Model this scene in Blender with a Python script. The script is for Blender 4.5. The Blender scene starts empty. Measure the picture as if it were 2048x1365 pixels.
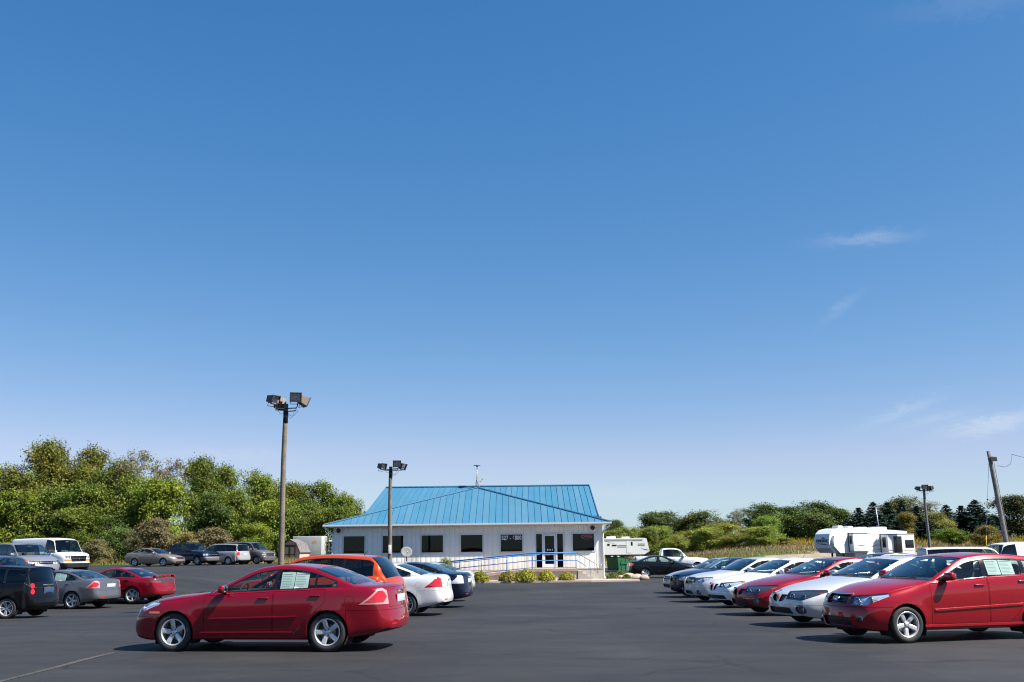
import bpy, bmesh, math, random
import numpy as np
from mathutils import Vector, Matrix
from mathutils.bvhtree import BVHTree

sc = bpy.context.scene
COL = sc.collection
R = math.radians
random.seed(7)

# ------------------------------------------------------------------ camera, sky, sun, exposure
EYE = 1.78
cam_d = bpy.data.cameras.new('camera')
cam = bpy.data.objects.new('camera', cam_d)
COL.objects.link(cam)
sc.camera = cam
cam_d.sensor_width = 36.0
cam_d.lens = 35.0
cam_d.clip_start = 0.1
cam_d.clip_end = 4000
cam.matrix_world = (Matrix.Translation((0, 0, EYE)) @ Matrix.Rotation(R(90 + 11.62), 4, 'X')
                    @ Matrix.Rotation(R(-0.65), 4, 'Z'))

LIGHT_DIR = Vector((-0.75, 0.28, -1.0)).normalized()      # direction the sunlight travels
SUN_EL = math.asin(-LIGHT_DIR.z)
SUN_AZ = math.atan2(-LIGHT_DIR.x, -LIGHT_DIR.y)            # clockwise from +Y

world = bpy.data.worlds.new('World')
sc.world = world
world.use_nodes = True
wn = world.node_tree.nodes
wl = world.node_tree.links
bg = wn['Background']
sky = wn.new('ShaderNodeTexSky')
sky.sky_type = 'NISHITA'
sky.sun_disc = False
sky.sun_elevation = SUN_EL
sky.sun_rotation = SUN_AZ
sky.altitude = 250
sky.air_density = 0.8
sky.dust_density = 0.3
sky.ozone_density = 1.5
bg.inputs['Strength'].default_value = 0.072

sun_d = bpy.data.lights.new('sun', 'SUN')
sun_d.energy = 5.0
sun_d.angle = R(0.53)
sun_d.color = (1.0, 0.955, 0.89)
sun = bpy.data.objects.new('sun', sun_d)
COL.objects.link(sun)
sun.rotation_euler = LIGHT_DIR.to_track_quat('-Z', 'Y').to_euler()
sun.location = (20, -10, 30)

sc.view_settings.view_transform = 'Standard'
sc.view_settings.look = 'None'
sc.view_settings.exposure = 1.08
sc.view_settings.gamma = 1.0
sc.view_settings.use_curve_mapping = False
sc.cycles.use_denoising = True
sc.cycles.pixel_filter_type = 'BLACKMAN_HARRIS'
sc.cycles.filter_width = 1.15
sc.cycles.max_bounces = 7
sc.cycles.transparent_max_bounces = 14
sc.cycles.diffuse_bounces = 3
sc.cycles.glossy_bounces = 3
sc.cycles.caustics_reflective = False
sc.cycles.caustics_refractive = False
sc.cycles.sample_clamp_indirect = 8

# thin high cirrus in the sky: streaky noise in direction space, mixed over the sky colour
def N(tree, t, **kw):
    n = tree.nodes.new(t)
    for k, v in kw.items():
        setattr(n, k, v)
    return n
tc = N(world.node_tree, 'ShaderNodeTexCoord')
def wmath(op, a, b=None):
    n = N(world.node_tree, 'ShaderNodeMath', operation=op)
    for i, v in enumerate((a, b)):
        if v is None:
            continue
        if isinstance(v, (int, float)):
            n.inputs[i].default_value = v
        else:
            wl.new(v, n.inputs[i])
    return n.outputs[0]
def wdot(vec):
    n = N(world.node_tree, 'ShaderNodeVectorMath', operation='DOT_PRODUCT')
    n.inputs[1].default_value = vec
    wl.new(tc.outputs['Generated'], n.inputs[0])
    return n.outputs['Value']
# each wisp: centre direction, long axis, short axis, half sizes, strength
WISPS = [
    ((0.3358, 0.8995, 0.2794), (0.9346, -0.3499, -0.0633), (0.0668, 0.2705, -0.9604), 0.0371, 0.0052, 0.20),
    ((0.314, 0.9238, 0.2192), (0.6903, -0.3903, 0.6092), (0.6123, -0.0229, -0.7903), 0.0206, 0.0042, 0.10),
    ((0.3616, 0.9248, 0.1186), (0.8418, -0.3953, 0.3675), (0.3274, -0.0098, -0.9448), 0.0352, 0.0055, 0.20),
    ((0.4326, 0.8958, 0.1021), (0.8642, -0.4616, 0.2002), (0.1548, 0.0338, -0.9874), 0.0385, 0.0071, 0.42),
    ((0.3892, 0.9145, 0.1104), (0.8677, -0.4181, 0.2689), (0.2281, 0.0182, -0.9735), 0.0299, 0.0041, 0.17),
    ((0.4063, 0.7904, 0.4585), (0.9005, -0.3878, -0.1966), (0.1409, 0.4362, -0.8888), 0.0616, 0.0109, 0.06),
    ((0.1098, 0.9927, 0.0505), (0.9886, -0.1508, -0.0016), (-0.011, 0.0486, -0.9988), 0.0824, 0.0068, 0.12),
    ((-0.2721, 0.9582, 0.0886), (0.9686, 0.2447, -0.0432), (-0.0296, 0.0808, -0.9963), 0.0659, 0.0057, 0.12),
]
nz = N(world.node_tree, 'ShaderNodeTexNoise')
nz.inputs['Scale'].default_value = 42
nz.inputs['Detail'].default_value = 7
nz.inputs['Roughness'].default_value = 0.65
nz.inputs['Distortion'].default_value = 1.2
mpz = N(world.node_tree, 'ShaderNodeMapping')
mpz.inputs['Scale'].default_value = (1.0, 1.0, 2.6)
mpz.inputs['Rotation'].default_value = (0, R(14), 0)
wl.new(tc.outputs['Generated'], mpz.inputs['Vector'])
wl.new(mpz.outputs['Vector'], nz.inputs['Vector'])
total = None
for (c_, u_, v_, la_, lb_, st_) in WISPS:
    cu, cv = sum(a_ * b_ for a_, b_ in zip(c_, u_)), sum(a_ * b_ for a_, b_ in zip(c_, v_))
    du = wmath('DIVIDE', wmath('SUBTRACT', wdot(u_), cu), la_)
    dv = wmath('DIVIDE', wmath('SUBTRACT', wdot(v_), cv), lb_)
    bend = wmath('MULTIPLY', wmath('SUBTRACT', nz.outputs['Fac'], .5), 4.0)
    dv = wmath('ADD', dv, bend)
    q = wmath('ADD', wmath('MULTIPLY', du, du), wmath('MULTIPLY', dv, dv))
    g_ = wmath('MULTIPLY', wmath('POWER', 2.718, wmath('MULTIPLY', q, -1.0)), st_)
    g_ = wmath('MULTIPLY', g_, wmath('GREATER_THAN', wdot(c_), 0.0))
    total = g_ if total is None else wmath('ADD', total, g_)
fac = wmath('MULTIPLY', total, wmath('ADD', .45, wmath('MULTIPLY', nz.outputs['Fac'], .8)))
mx = N(world.node_tree, 'ShaderNodeMix', data_type='RGBA')
mx.inputs['B'].default_value = (5.4, 5.8, 6.2, 1)
wl.new(fac, mx.inputs['Factor'])
# a clear, deeply blue autumn sky: per-channel grade of the sky model
sep = N(world.node_tree, 'ShaderNodeSeparateColor')
com = N(world.node_tree, 'ShaderNodeCombineColor')
wl.new(sky.outputs['Color'], sep.inputs['Color'])
graded = {}
for ch, (mul_, pw_) in zip(('Red', 'Green', 'Blue'), ((.4475, 1.5), (.979, .85), (1.80, .6))):
    graded[ch] = wmath('MULTIPLY', wmath('POWER', sep.outputs[ch], pw_), mul_)
wl.new(wmath('MINIMUM', graded['Red'], wmath('MULTIPLY', graded['Green'], .78)), com.inputs['Red'])
wl.new(graded['Green'], com.inputs['Green'])
wl.new(wmath('MAXIMUM', graded['Blue'], wmath('MULTIPLY', graded['Green'], 1.02)), com.inputs['Blue'])
wl.new(com.outputs['Color'], mx.inputs['A'])
wl.new(mx.outputs['Result'], bg.inputs['Color'])

# ------------------------------------------------------------------ small helpers
MATS = {}
def mat(name, color=(0.5, 0.5, 0.5), rough=0.5, metal=0.0, coat=0.0, spec=0.5, bump=0.0, bscale=40.0,
        var=0.0, vscale=3.0, emit=None, estr=0.0, transl=0.0):
    if name in MATS:
        return MATS[name]
    m = bpy.data.materials.new(name)
    m.use_nodes = True
    t = m.node_tree
    b = t.nodes['Principled BSDF']
    b.inputs['Base Color'].default_value = (*color, 1)
    b.inputs['Roughness'].default_value = rough
    b.inputs['Metallic'].default_value = metal
    b.inputs['Coat Weight'].default_value = coat
    b.inputs['Coat Roughness'].default_value = 0.03
    b.inputs['Specular IOR Level'].default_value = spec
    if emit:
        b.inputs['Emission Color'].default_value = (*emit, 1)
        b.inputs['Emission Strength'].default_value = estr
    if var or bump:
        co = N(t, 'ShaderNodeTexCoord')
        n1 = N(t, 'ShaderNodeTexNoise')
        n1.inputs['Scale'].default_value = vscale
        n1.inputs['Detail'].default_value = 6
        t.links.new(co.outputs['Object'], n1.inputs['Vector'])
        if var:
            mr = N(t, 'ShaderNodeMapRange')
            mr.inputs['From Min'].default_value = 0.3
            mr.inputs['From Max'].default_value = 0.7
            mr.inputs['To Min'].default_value = 1 - var
            mr.inputs['To Max'].default_value = 1 + var
            t.links.new(n1.outputs['Fac'], mr.inputs['Value'])
            hs = N(t, 'ShaderNodeHueSaturation')
            hs.inputs['Color'].default_value = (*color, 1)
            t.links.new(mr.outputs['Result'], hs.inputs['Value'])
            t.links.new(hs.outputs['Color'], b.inputs['Base Color'])
        if bump:
            n2 = N(t, 'ShaderNodeTexNoise')
            n2.inputs['Scale'].default_value = bscale
            n2.inputs['Detail'].default_value = 4
            t.links.new(co.outputs['Object'], n2.inputs['Vector'])
            bp = N(t, 'ShaderNodeBump')
            bp.inputs['Strength'].default_value = bump
            bp.inputs['Distance'].default_value = 0.02
            t.links.new(n2.outputs['Fac'], bp.inputs['Height'])
            t.links.new(bp.outputs['Normal'], b.inputs['Normal'])
    MATS[name] = m
    return m

def glass_mat(name, tint, rmin=0.045, rough=0.0):
    """thin pane: tinted see-through plus a Fresnel-weighted mirror"""
    if name in MATS:
        return MATS[name]
    m = bpy.data.materials.new(name)
    m.use_nodes = True
    t = m.node_tree
    t.nodes.remove(t.nodes['Principled BSDF'])
    out = t.nodes['Material Output']
    lw = N(t, 'ShaderNodeLayerWeight')
    lw.inputs['Blend'].default_value = 0.5
    p = N(t, 'ShaderNodeMath', operation='POWER')
    p.inputs[1].default_value = 4.0
    t.links.new(lw.outputs['Facing'], p.inputs[0])
    mr = N(t, 'ShaderNodeMapRange')
    mr.inputs['To Min'].default_value = rmin
    mr.inputs['To Max'].default_value = 1.0
    t.links.new(p.outputs[0], mr.inputs['Value'])
    tr = N(t, 'ShaderNodeBsdfTransparent')
    tr.inputs['Color'].default_value = (*tint, 1)
    gl = N(t, 'ShaderNodeBsdfGlossy')
    gl.inputs['Roughness'].default_value = rough
    gl.inputs['Color'].default_value = (1, 1, 1, 1)
    mx = N(t, 'ShaderNodeMixShader')
    t.links.new(mr.outputs['Result'], mx.inputs['Fac'])
    t.links.new(tr.outputs[0], mx.inputs[1])
    t.links.new(gl.outputs[0], mx.inputs[2])
    t.links.new(mx.outputs[0], out.inputs['Surface'])
    MATS[name] = m
    return m

def link(name, data, parent=None, loc=None, rot=None):
    o = bpy.data.objects.new(name, data)
    COL.objects.link(o)
    if parent is not None:
        o.parent = parent
    if loc is not None:
        o.location = loc
    if rot is not None:
        o.rotation_euler = rot
    return o

def tag(o, label=None, cat=None, group=None, kind=None):
    if label:
        o['label'] = label
    if cat:
        o['category'] = cat
    if group:
        o['group'] = group
    if kind:
        o['kind'] = kind
    return o

class MB:
    """collects simple shapes into one mesh"""
    def __init__(self):
        self.v, self.f, self.m, self.s = [], [], [], []
    def add(self, vs, fs, mi=0, smooth=False):
        b = len(self.v)
        self.v += [tuple(p) for p in vs]
        for f in fs:
            self.f.append(tuple(b + i for i in f))
            self.m.append(mi)
            self.s.append(smooth)
        return self
    def box(self, c, d, mi=0, rot=None):
        x, y, z = d[0] / 2, d[1] / 2, d[2] / 2
        vs = [Vector((sx * x, sy * y, sz * z)) for sx in (-1, 1) for sy in (-1, 1) for sz in (-1, 1)]
        if rot is not None:
            M = rot if isinstance(rot, Matrix) else Matrix.Rotation(rot, 3, 'Z')
            vs = [M @ p for p in vs]
        c = Vector(c)
        fs = [(0, 1, 3, 2), (4, 6, 7, 5), (0, 4, 5, 1), (2, 3, 7, 6), (0, 2, 6, 4), (1, 5, 7, 3)]
        return self.add([p + c for p in vs], fs, mi)
    def bbox(self, c, d, bev, mi=0, rot=None, top_scale=1.0):
        """chamfered box"""
        x, y, z = d[0] / 2, d[1] / 2, d[2] / 2
        b = min(bev, x * .9, y * .9, z * .9)
        bm = bmesh.new()
        bmesh.ops.create_cube(bm, size=1)
        for v in bm.verts:
            k = top_scale if v.co.z > 0 else 1
            v.co = Vector((v.co.x * 2 * x * k, v.co.y * 2 * y * k, v.co.z * 2 * z))
        bmesh.ops.bevel(bm, geom=bm.edges[:], offset=b, segments=2, affect='EDGES', profile=.6)
        M = None
        if rot is not None:
            M = rot if isinstance(rot, Matrix) else Matrix.Rotation(rot, 3, 'Z')
        c = Vector(c)
        bm.verts.index_update()
        vs = [((M @ v.co) if M else v.co) + c for v in bm.verts]
        fs = [[v.index for v in f.verts] for f in bm.faces]
        bm.free()
        return self.add(vs, fs, mi, True)
    def tube(self, pts, r, n=8, mi=0, caps=True, smooth=True):
        pts = [Vector(p) for p in pts]
        rs = r if isinstance(r, (list, tuple)) else [r] * len(pts)
        vs, fs = [], []
        up = None
        for i, p in enumerate(pts):
            d = (pts[min(i + 1, len(pts) - 1)] - pts[max(i - 1, 0)]).normalized()
            if up is None:
                up = Vector((0, 0, 1)) if abs(d.z) < 0.9 else Vector((1, 0, 0))
            a = d.cross(up).normalized()
            b = a.cross(d).normalized()
            up = b
            for k in range(n):
                t = 2 * math.pi * k / n
                vs.append(p + (a * math.cos(t) + b * math.sin(t)) * rs[i])
        for i in range(len(pts) - 1):
            for k in range(n):
                k2 = (k + 1) % n
                fs.append((i * n + k, i * n + k2, (i + 1) * n + k2, (i + 1) * n + k))
        self.add(vs, fs, mi, smooth)
        if caps:
            b0 = len(self.v) - len(vs)
            self.f.append(tuple(b0 + k for k in reversed(range(n)))); self.m.append(mi); self.s.append(False)
            e = b0 + (len(pts) - 1) * n
            self.f.append(tuple(e + k for k in range(n))); self.m.append(mi); self.s.append(False)
        return self
    def lathe(self, prof, n=32, axis='Z', c=(0, 0, 0), mi=0, smooth=True):
        vs, fs = [], []
        c = Vector(c)
        for (r, h) in prof:
            for k in range(n):
                t = 2 * math.pi * k / n
                a, b = r * math.cos(t), r * math.sin(t)
                p = {'Z': (a, b, h), 'Y': (a, h, b), 'X': (h, a, b)}[axis]
                vs.append(Vector(p) + c)
        for i in range(len(prof) - 1):
            for k in range(n):
                k2 = (k + 1) % n
                q = (i * n + k, i * n + k2, (i + 1) * n + k2, (i + 1) * n + k)
                fs.append(q if axis != 'Y' else q[::-1])
        return self.add(vs, fs, mi, smooth)
    def ball(self, c, r, n=12, m=8, mi=0):
        rx, ry, rz = r if isinstance(r, (tuple, list)) else (r, r, r)
        prof = []
        vs, fs = [], []
        for i in range(m + 1):
            a = math.pi * i / m
            for k in range(n):
                t = 2 * math.pi * k / n
                vs.append((c[0] + rx * math.sin(a) * math.cos(t), c[1] + ry * math.sin(a) * math.sin(t), c[2] + rz * math.cos(a)))
        for i in range(m):
            for k in range(n):
                k2 = (k + 1) % n
                fs.append((i * n + k, (i + 1) * n + k, (i + 1) * n + k2, i * n + k2))
        return self.add(vs, fs, mi, True)
    def prism(self, poly, y0, y1, mi=0, plane='xz'):
        """extrude a 2D polygon"""
        n = len(poly)
        def P(a, b, h):
            return {'xz': (a, h, b), 'xy': (a, b, h), 'yz': (h, a, b)}[plane]
        vs = [P(a, b, y0) for a, b in poly] + [P(a, b, y1) for a, b in poly]
        fs = [tuple(range(n)), tuple(range(2 * n - 1, n - 1, -1))]
        for i in range(n):
            j = (i + 1) % n
            fs.append((i, i + n, j + n, j))
        return self.add(vs, fs, mi)
    def mesh(self, name, mats):
        me = bpy.data.meshes.new(name)
        me.from_pydata(self.v, [], self.f)
        for m in (mats if isinstance(mats, (list, tuple)) else [mats]):
            me.materials.append(m)
        me.polygons.foreach_set('material_index', self.m)
        me.polygons.foreach_set('use_smooth', self.s)
        bm = bmesh.new()
        bm.from_mesh(me)
        bmesh.ops.recalc_face_normals(bm, faces=bm.faces)
        bm.to_mesh(me)
        bm.free()
        me.update()
        return me
    def build(self, name, mats, parent=None, loc=None, rot=None):
        return link(name, self.mesh(name, mats), parent, loc, rot)

def empty(name, loc=(0, 0, 0), rz=0.0):
    o = bpy.data.objects.new(name, None)
    COL.objects.link(o)
    o.location = loc
    o.rotation_euler = (0, 0, rz)
    o.empty_display_size = 0.3
    return o

def text_mesh(s, size, depth=0.0, bold=0.0, align='CENTER', shear=0.0, space=1.0):
    cu = bpy.data.curves.new('lettering', 'FONT')
    cu.body = s
    cu.size = size
    cu.extrude = depth
    cu.offset = bold
    cu.align_x = align
    cu.align_y = 'CENTER'
    cu.shear = shear
    cu.space_character = space
    o = bpy.data.objects.new('lettering', cu)
    COL.objects.link(o)
    dg = bpy.context.evaluated_depsgraph_get()
    me = bpy.data.meshes.new_from_object(o.evaluated_get(dg))
    bpy.data.objects.remove(o)
    bpy.data.curves.remove(cu)
    return me

def ss(a, b, x):
    t = min(1.0, max(0.0, (x - a) / (b - a)))
    return t * t * (3 - 2 * t)

def ground_z(x, y):
    """the lot dips a little away from the camera and rises again at the far left and in the far field"""
    z = -0.41 * ss(15, 48, y) - 0.10 * ss(20, 34, y) * ss(8, 14, -x) * (1 - ss(38, 50, y))
    z += 0.88 * ss(41, 54, y) * ss(11, 19, -x)
    z += (1.2 * ss(105, 130, y) + 0.7 * ss(125, 170, y)) * ss(16, 36, x) + 0.4 * ss(95, 140, y)
    return z
# ------------------------------------------------------------------ vehicle materials
def paint(name, c, metal=0.25, rough=0.32, coat=1.0):
    return mat('paint_' + name, c, rough=rough, metal=metal, coat=coat, spec=.10)
M_GLASS = glass_mat('car_glass', (0.64, 0.74, 0.70), 0.05)
M_DGLASS = glass_mat('privacy_glass', (0.10, 0.11, 0.12), 0.045)
M_LENS = glass_mat('clear_lens', (0.93, 0.95, 0.97), 0.08)
M_RUB = mat('rubber_tyre', (0.022, 0.022, 0.023), 0.75, bump=0.3, bscale=90)
M_BLK = mat('black_plastic', (0.016, 0.016, 0.018), 0.5)
M_GBLK = mat('gloss_black_trim', (0.010, 0.010, 0.012), 0.16)
M_UND = mat('underbody', (0.008, 0.008, 0.008), 0.9)
M_INT = mat('interior_trim', (0.045, 0.045, 0.05), 0.8)
M_SEAT = mat('seat_cloth', (0.09, 0.085, 0.085), 0.9)
M_HEADL = mat('headliner', (0.28, 0.27, 0.25), 0.9)
M_ALLOY = mat('alloy_wheel', (0.62, 0.62, 0.63), 0.34, metal=0.55)
M_DALLOY = mat('shaded_wheel_barrel', (0.05, 0.05, 0.052), 0.6, metal=0.3)
M_CHROME = mat('chrome', (0.75, 0.75, 0.77), 0.12, metal=1.0)
M_REFL = mat('lamp_reflector', (0.70, 0.73, 0.78), 0.25, metal=0.35)
M_DREFL = mat('smoked_lamp_housing', (0.06, 0.06, 0.07), 0.25, metal=0.3)
M_RED = mat('red_lens', (0.50, 0.008, 0.012), 0.12, coat=1.0)
M_AMB = mat('amber_lens', (0.75, 0.20, 0.015), 0.14, coat=1.0)
M_WLENS = mat('white_lamp_lens', (0.50, 0.48, 0.49), 0.14, coat=1.0, var=.3, vscale=14)
M_PAPER = mat('white_paper', (0.88, 0.90, 0.88), 0.8)
M_INK = mat('grey_print', (0.42, 0.45, 0.45), 0.9)
M_MIRR = mat('mirror_glass', (0.9, 0.9, 0.9), 0.02, metal=1.0)
M_PINKL = mat('pale_pink_lens', (.56, .24, .25), .14, coat=1.0, var=.2, vscale=14)
M_PLATE = mat('plate_plain', (0.42, 0.46, 0.52), 0.5)

# ------------------------------------------------------------------ curves and polygons
def pchip(pts):
    xs = np.array([p[0] for p in pts], float)
    ys = np.array([p[1] for p in pts], float)
    h = np.diff(xs)
    d = np.diff(ys) / h
    m = np.zeros(len(xs))
    m[0], m[-1] = d[0], d[-1]
    for i in range(1, len(xs) - 1):
        if d[i - 1] * d[i] > 0:
            w1, w2 = 2 * h[i] + h[i - 1], h[i] + 2 * h[i - 1]
            m[i] = (w1 + w2) / (w1 / d[i - 1] + w2 / d[i])
    def f(x):
        x = min(max(x, xs[0]), xs[-1])
        i = min(int(np.searchsorted(xs, x, 'right')) - 1, len(h) - 1)
        t = (x - xs[i]) / h[i]
        return float(ys[i] * (1 + 2 * t) * (1 - t) ** 2 + m[i] * h[i] * t * (1 - t) ** 2
                     + ys[i + 1] * t * t * (3 - 2 * t) + m[i + 1] * h[i] * t * t * (t - 1))
    return f

def hull(pts):
    pts = sorted(set((round(a, 5), round(b, 5)) for a, b in pts))
    def half(ps):
        o = []
        for p in ps:
            while len(o) > 1 and (o[-1][0] - o[-2][0]) * (p[1] - o[-2][1]) - (o[-1][1] - o[-2][1]) * (p[0] - o[-2][0]) <= 1e-9:
                o.pop()
            o.append(p)
        return o
    a, b = half(pts), half(pts[::-1])
    return a[:-1] + b[:-1]                     # CCW

def clip(poly, a, b):
    """keep the part of a convex polygon to the left of the line a->b"""
    out = []
    n = len(poly)
    def s(p):
        return (b[0] - a[0]) * (p[1] - a[1]) - (b[1] - a[1]) * (p[0] - a[0])
    for i in range(n):
        p, q = poly[i], poly[(i + 1) % n]
        sp, sq = s(p), s(q)
        if sp >= 0:
            out.append(p)
        if sp * sq < 0:
            t = sp / (sp - sq)
            out.append((p[0] + t * (q[0] - p[0]), p[1] + t * (q[1] - p[1])))
    return out

def inset(poly, d):
    out = list(poly)
    n = len(poly)
    for i in range(n):
        a, b = poly[i], poly[(i + 1) % n]
        l = math.hypot(b[0] - a[0], b[1] - a[1])
        if l < 1e-6:
            continue
        nx, ny = -(b[1] - a[1]) / l * d, (b[0] - a[0]) / l * d
        out = clip(out, (a[0] + nx, a[1] + ny), (b[0] + nx, b[1] + ny))
        if len(out) < 3:
            return []
    return out

def simplify(poly, eps=0.004):
    out = []
    for p in poly:
        if not out or math.hypot(p[0] - out[-1][0], p[1] - out[-1][1]) > eps:
            out.append(p)
    if len(out) > 2 and math.hypot(out[0][0] - out[-1][0], out[0][1] - out[-1][1]) < eps:
        out.pop()
    return out

PROJ = {'side': (Vector((1, 0, 0)), Vector((0, 0, 1))),
        'front': (Vector((0, 1, 0)), Vector((0, 0, 1)))}

def cut(bm, faces, poly, A, B):
    """split faces along a convex polygon (seen along A x B); returns the faces inside"""
    poly = simplify(hull(poly))
    D = A.cross(B)
    lo = (min(p[0] for p in poly), min(p[1] for p in poly))
    hi = (max(p[0] for p in poly), max(p[1] for p in poly))
    cur = []
    for f in faces:
        us = [v.co.dot(A) for v in f.verts]
        ws = [v.co.dot(B) for v in f.verts]
        if max(us) > lo[0] and min(us) < hi[0] and max(ws) > lo[1] and min(ws) < hi[1]:
            cur.append(f)
    n = len(poly)
    for i in range(n):
        a, b = poly[i], poly[(i + 1) % n]
        e = A * (b[0] - a[0]) + B * (b[1] - a[1])
        no = D.cross(e).normalized()                     # points inside
        co = A * a[0] + B * a[1]
        need = []
        keep = []
        for f in cur:
            ds = [(v.co - co).dot(no) for v in f.verts]
            if max(ds) <= 1e-5:
                continue
            if min(ds) >= -1e-5:
                keep.append(f)
            else:
                need.append(f)
        if need:
            es = {e for f in need for e in f.edges}
            vs = {v for f in need for v in f.verts}
            r = bmesh.ops.bisect_plane(bm, geom=list(need) + list(es) + list(vs), dist=1e-5, plane_co=co, plane_no=no)
            for f in r['geom']:
                if isinstance(f, bmesh.types.BMFace):
                    if (f.calc_center_median() - co).dot(no) > 0:
                        keep.append(f)
        cur = keep
    return cur

# ------------------------------------------------------------------ wheels
WHEELS = {}
def wheel_meshes(style, dia, width):
    key = (style, round(dia, 3), round(width, 3))
    if key in WHEELS:
        return WHEELS[key]
    Rt = dia / 2
    rr = {'steel': 0.63, 'truck': 0.62}.get(style, 0.69) * Rt
    w = width / 2
    t = MB()                                             # outside face looks to +Y
    t.lathe([(rr, -w * .8), (rr + .012, -w * .95), (Rt * .86, -w), (Rt * .95, -w * .92), (Rt * .99, -w * .7), (Rt, -w * .3), (Rt, w * .3),
             (Rt * .99, w * .7), (Rt * .95, w * .92), (Rt * .86, w), (Rt * .80, w * 1.0), (rr + .012, w * .95), (rr, w * .8)], 36, 'Y')
    tyre = t.mesh('tyre', M_RUB)
    m = MB()
    m.lathe([(rr + .008, w * .80), (rr + .004, w * .92), (rr - .012, w * .90), (rr - .022, w * .72), (rr - .03, -w * .75)], 36, 'Y', mi=0)
    m.lathe([(rr - .02, -w * .25), (0.0, -w * .25)], 24, 'Y', mi=1)            # dark barrel back
    m.lathe([(rr * .62, -w * .05), (rr * .62, w * .02), (0.05, w * .02)], 24, 'Y', mi=2)   # brake disc
    yo = w * .80
    ns, wi, wo, tw = {'five': (5, .074, .086, 0), 'fivetaper': (5, .085, .060, 0), 'split': (10, .034, .03, 0), 'seven': (7, .05, .055, 0),
                      'star': (5, .11, .045, 0), 'multi': (9, .045, .05, 0), 'steel': (8, .07, .085, 0), 'truck': (6, .07, .085, 0)}[style]
    sc_ = Rt / .328
    for k in range(ns):
        a = 2 * math.pi * k / ns + math.pi / 2
        if style == 'split':
            a = 2 * math.pi * (k // 2) / 5 + math.pi / 2 + (0.2 if k % 2 else -0.2)
        rad = Vector((math.cos(a), 0, math.sin(a)))
        tan = Vector((-math.sin(a), 0, math.cos(a)))
        rings = []
        for (r, wd, y, th) in ((.03, wi, yo * .62, .05), (rr * .45, (wi + wo) / 2 * .97, yo * .84, .045), (rr * .8, wo, yo * .95, .04), (rr - .012, wo * 1.12, yo * .97, .04)):
            hw = wd * sc_ / 2
            c = rad * r
            rings.append([c + tan * (-hw) + Vector((0, y - .010, 0)), c + tan * (-hw * .62) + Vector((0, y, 0)), c + tan * (hw * .62) + Vector((0, y, 0)),
                          c + tan * hw + Vector((0, y - .010, 0)), c + tan * (hw * .9) + Vector((0, y - th, 0)), c + tan * (-hw * .9) + Vector((0, y - th, 0))])
        vs = [p for r_ in rings for p in r_]
        fs = []
        for i in range(3):
            for j in range(6):
                j2 = (j + 1) % 6
                fs.append((i * 6 + j, i * 6 + j2, (i + 1) * 6 + j2, (i + 1) * 6 + j))
        m.add(vs, fs, 0, False)
    hub = .062 * sc_ if style != 'steel' else .075
    m.lathe([(hub, yo * .50), (hub, yo * .70), (hub * .55, yo * .72), (hub * .5, yo * .78), (hub * .3, yo * .80), (0.0, yo * .80)], 20, 'Y', mi=0)
    for k in range(5):
        a = 2 * math.pi * (k + .5) / 5 + math.pi / 2
        m.lathe([(.011, yo * .5), (.011, yo * .79), (0, yo * .80)], 8, 'Y', (math.cos(a) * hub * .85, 0, math.sin(a) * hub * .85), mi=1)
    rim = m.mesh('rim', [M_ALLOY, M_DALLOY, mat('brake_disc', (.2, .19, .18), .4, metal=.8)])
    WHEELS[key] = (tyre, rim)
    return WHEELS[key]

# ------------------------------------------------------------------ vehicle bodies
# ring key points K0..K13 run from the underside centre up the side to the roof centre; segments between them:
SEG = [1, 2, 2, 3, 3, 3, 2, 2, 3, 3, 3, 3, 4]
KIDX = [0]
for n_ in SEG:
    KIDX.append(KIDX[-1] + n_)
def seg_of(j):
    for k in range(13):
        if j < KIDX[k + 1]:
            return k
    return 12

def catmull(P, seg):
    P = [np.array(p, float) for p in P]
    out = [P[0]]
    n = len(P)
    for i in range(n - 1):
        p0 = P[i - 1] if i > 0 else P[0] * 2 - P[1]
        p1, p2 = P[i], P[i + 1]
        p3 = P[i + 2] if i + 2 < n else P[-1] * 2 - P[-2]
        t0 = 0.0
        t1 = t0 + max(np.linalg.norm(p1 - p0), 1e-4) ** .5
        t2 = t1 + max(np.linalg.norm(p2 - p1), 1e-4) ** .5
        t3 = t2 + max(np.linalg.norm(p3 - p2), 1e-4) ** .5
        for k in range(1, seg[i] + 1):
            t = t1 + (t2 - t1) * k / seg[i]
            a1 = (t1 - t) / (t1 - t0) * p0 + (t - t0) / (t1 - t0) * p1
            a2 = (t2 - t) / (t2 - t1) * p1 + (t - t1) / (t2 - t1) * p2
            a3 = (t3 - t) / (t3 - t2) * p2 + (t - t2) / (t3 - t2) * p3
            b1 = (t2 - t) / (t2 - t0) * a1 + (t - t0) / (t2 - t0) * a2
            b2 = (t3 - t) / (t3 - t1) * a2 + (t - t1) / (t3 - t1) * a3
            out.append((t2 - t) / (t2 - t1) * b1 + (t - t1) / (t2 - t1) * b2)
    return out

class Model:
    """a vehicle type: list of parts (name, mesh, parent part index, location, role)"""
    def __init__(self):
        self.parts = []
    def add(self, name, me, parent=-1, loc=None, role=None, rot=None, label=None):
        self.parts.append((name, me, parent, loc, role, rot, label))
        return len(self.parts) - 1

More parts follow.
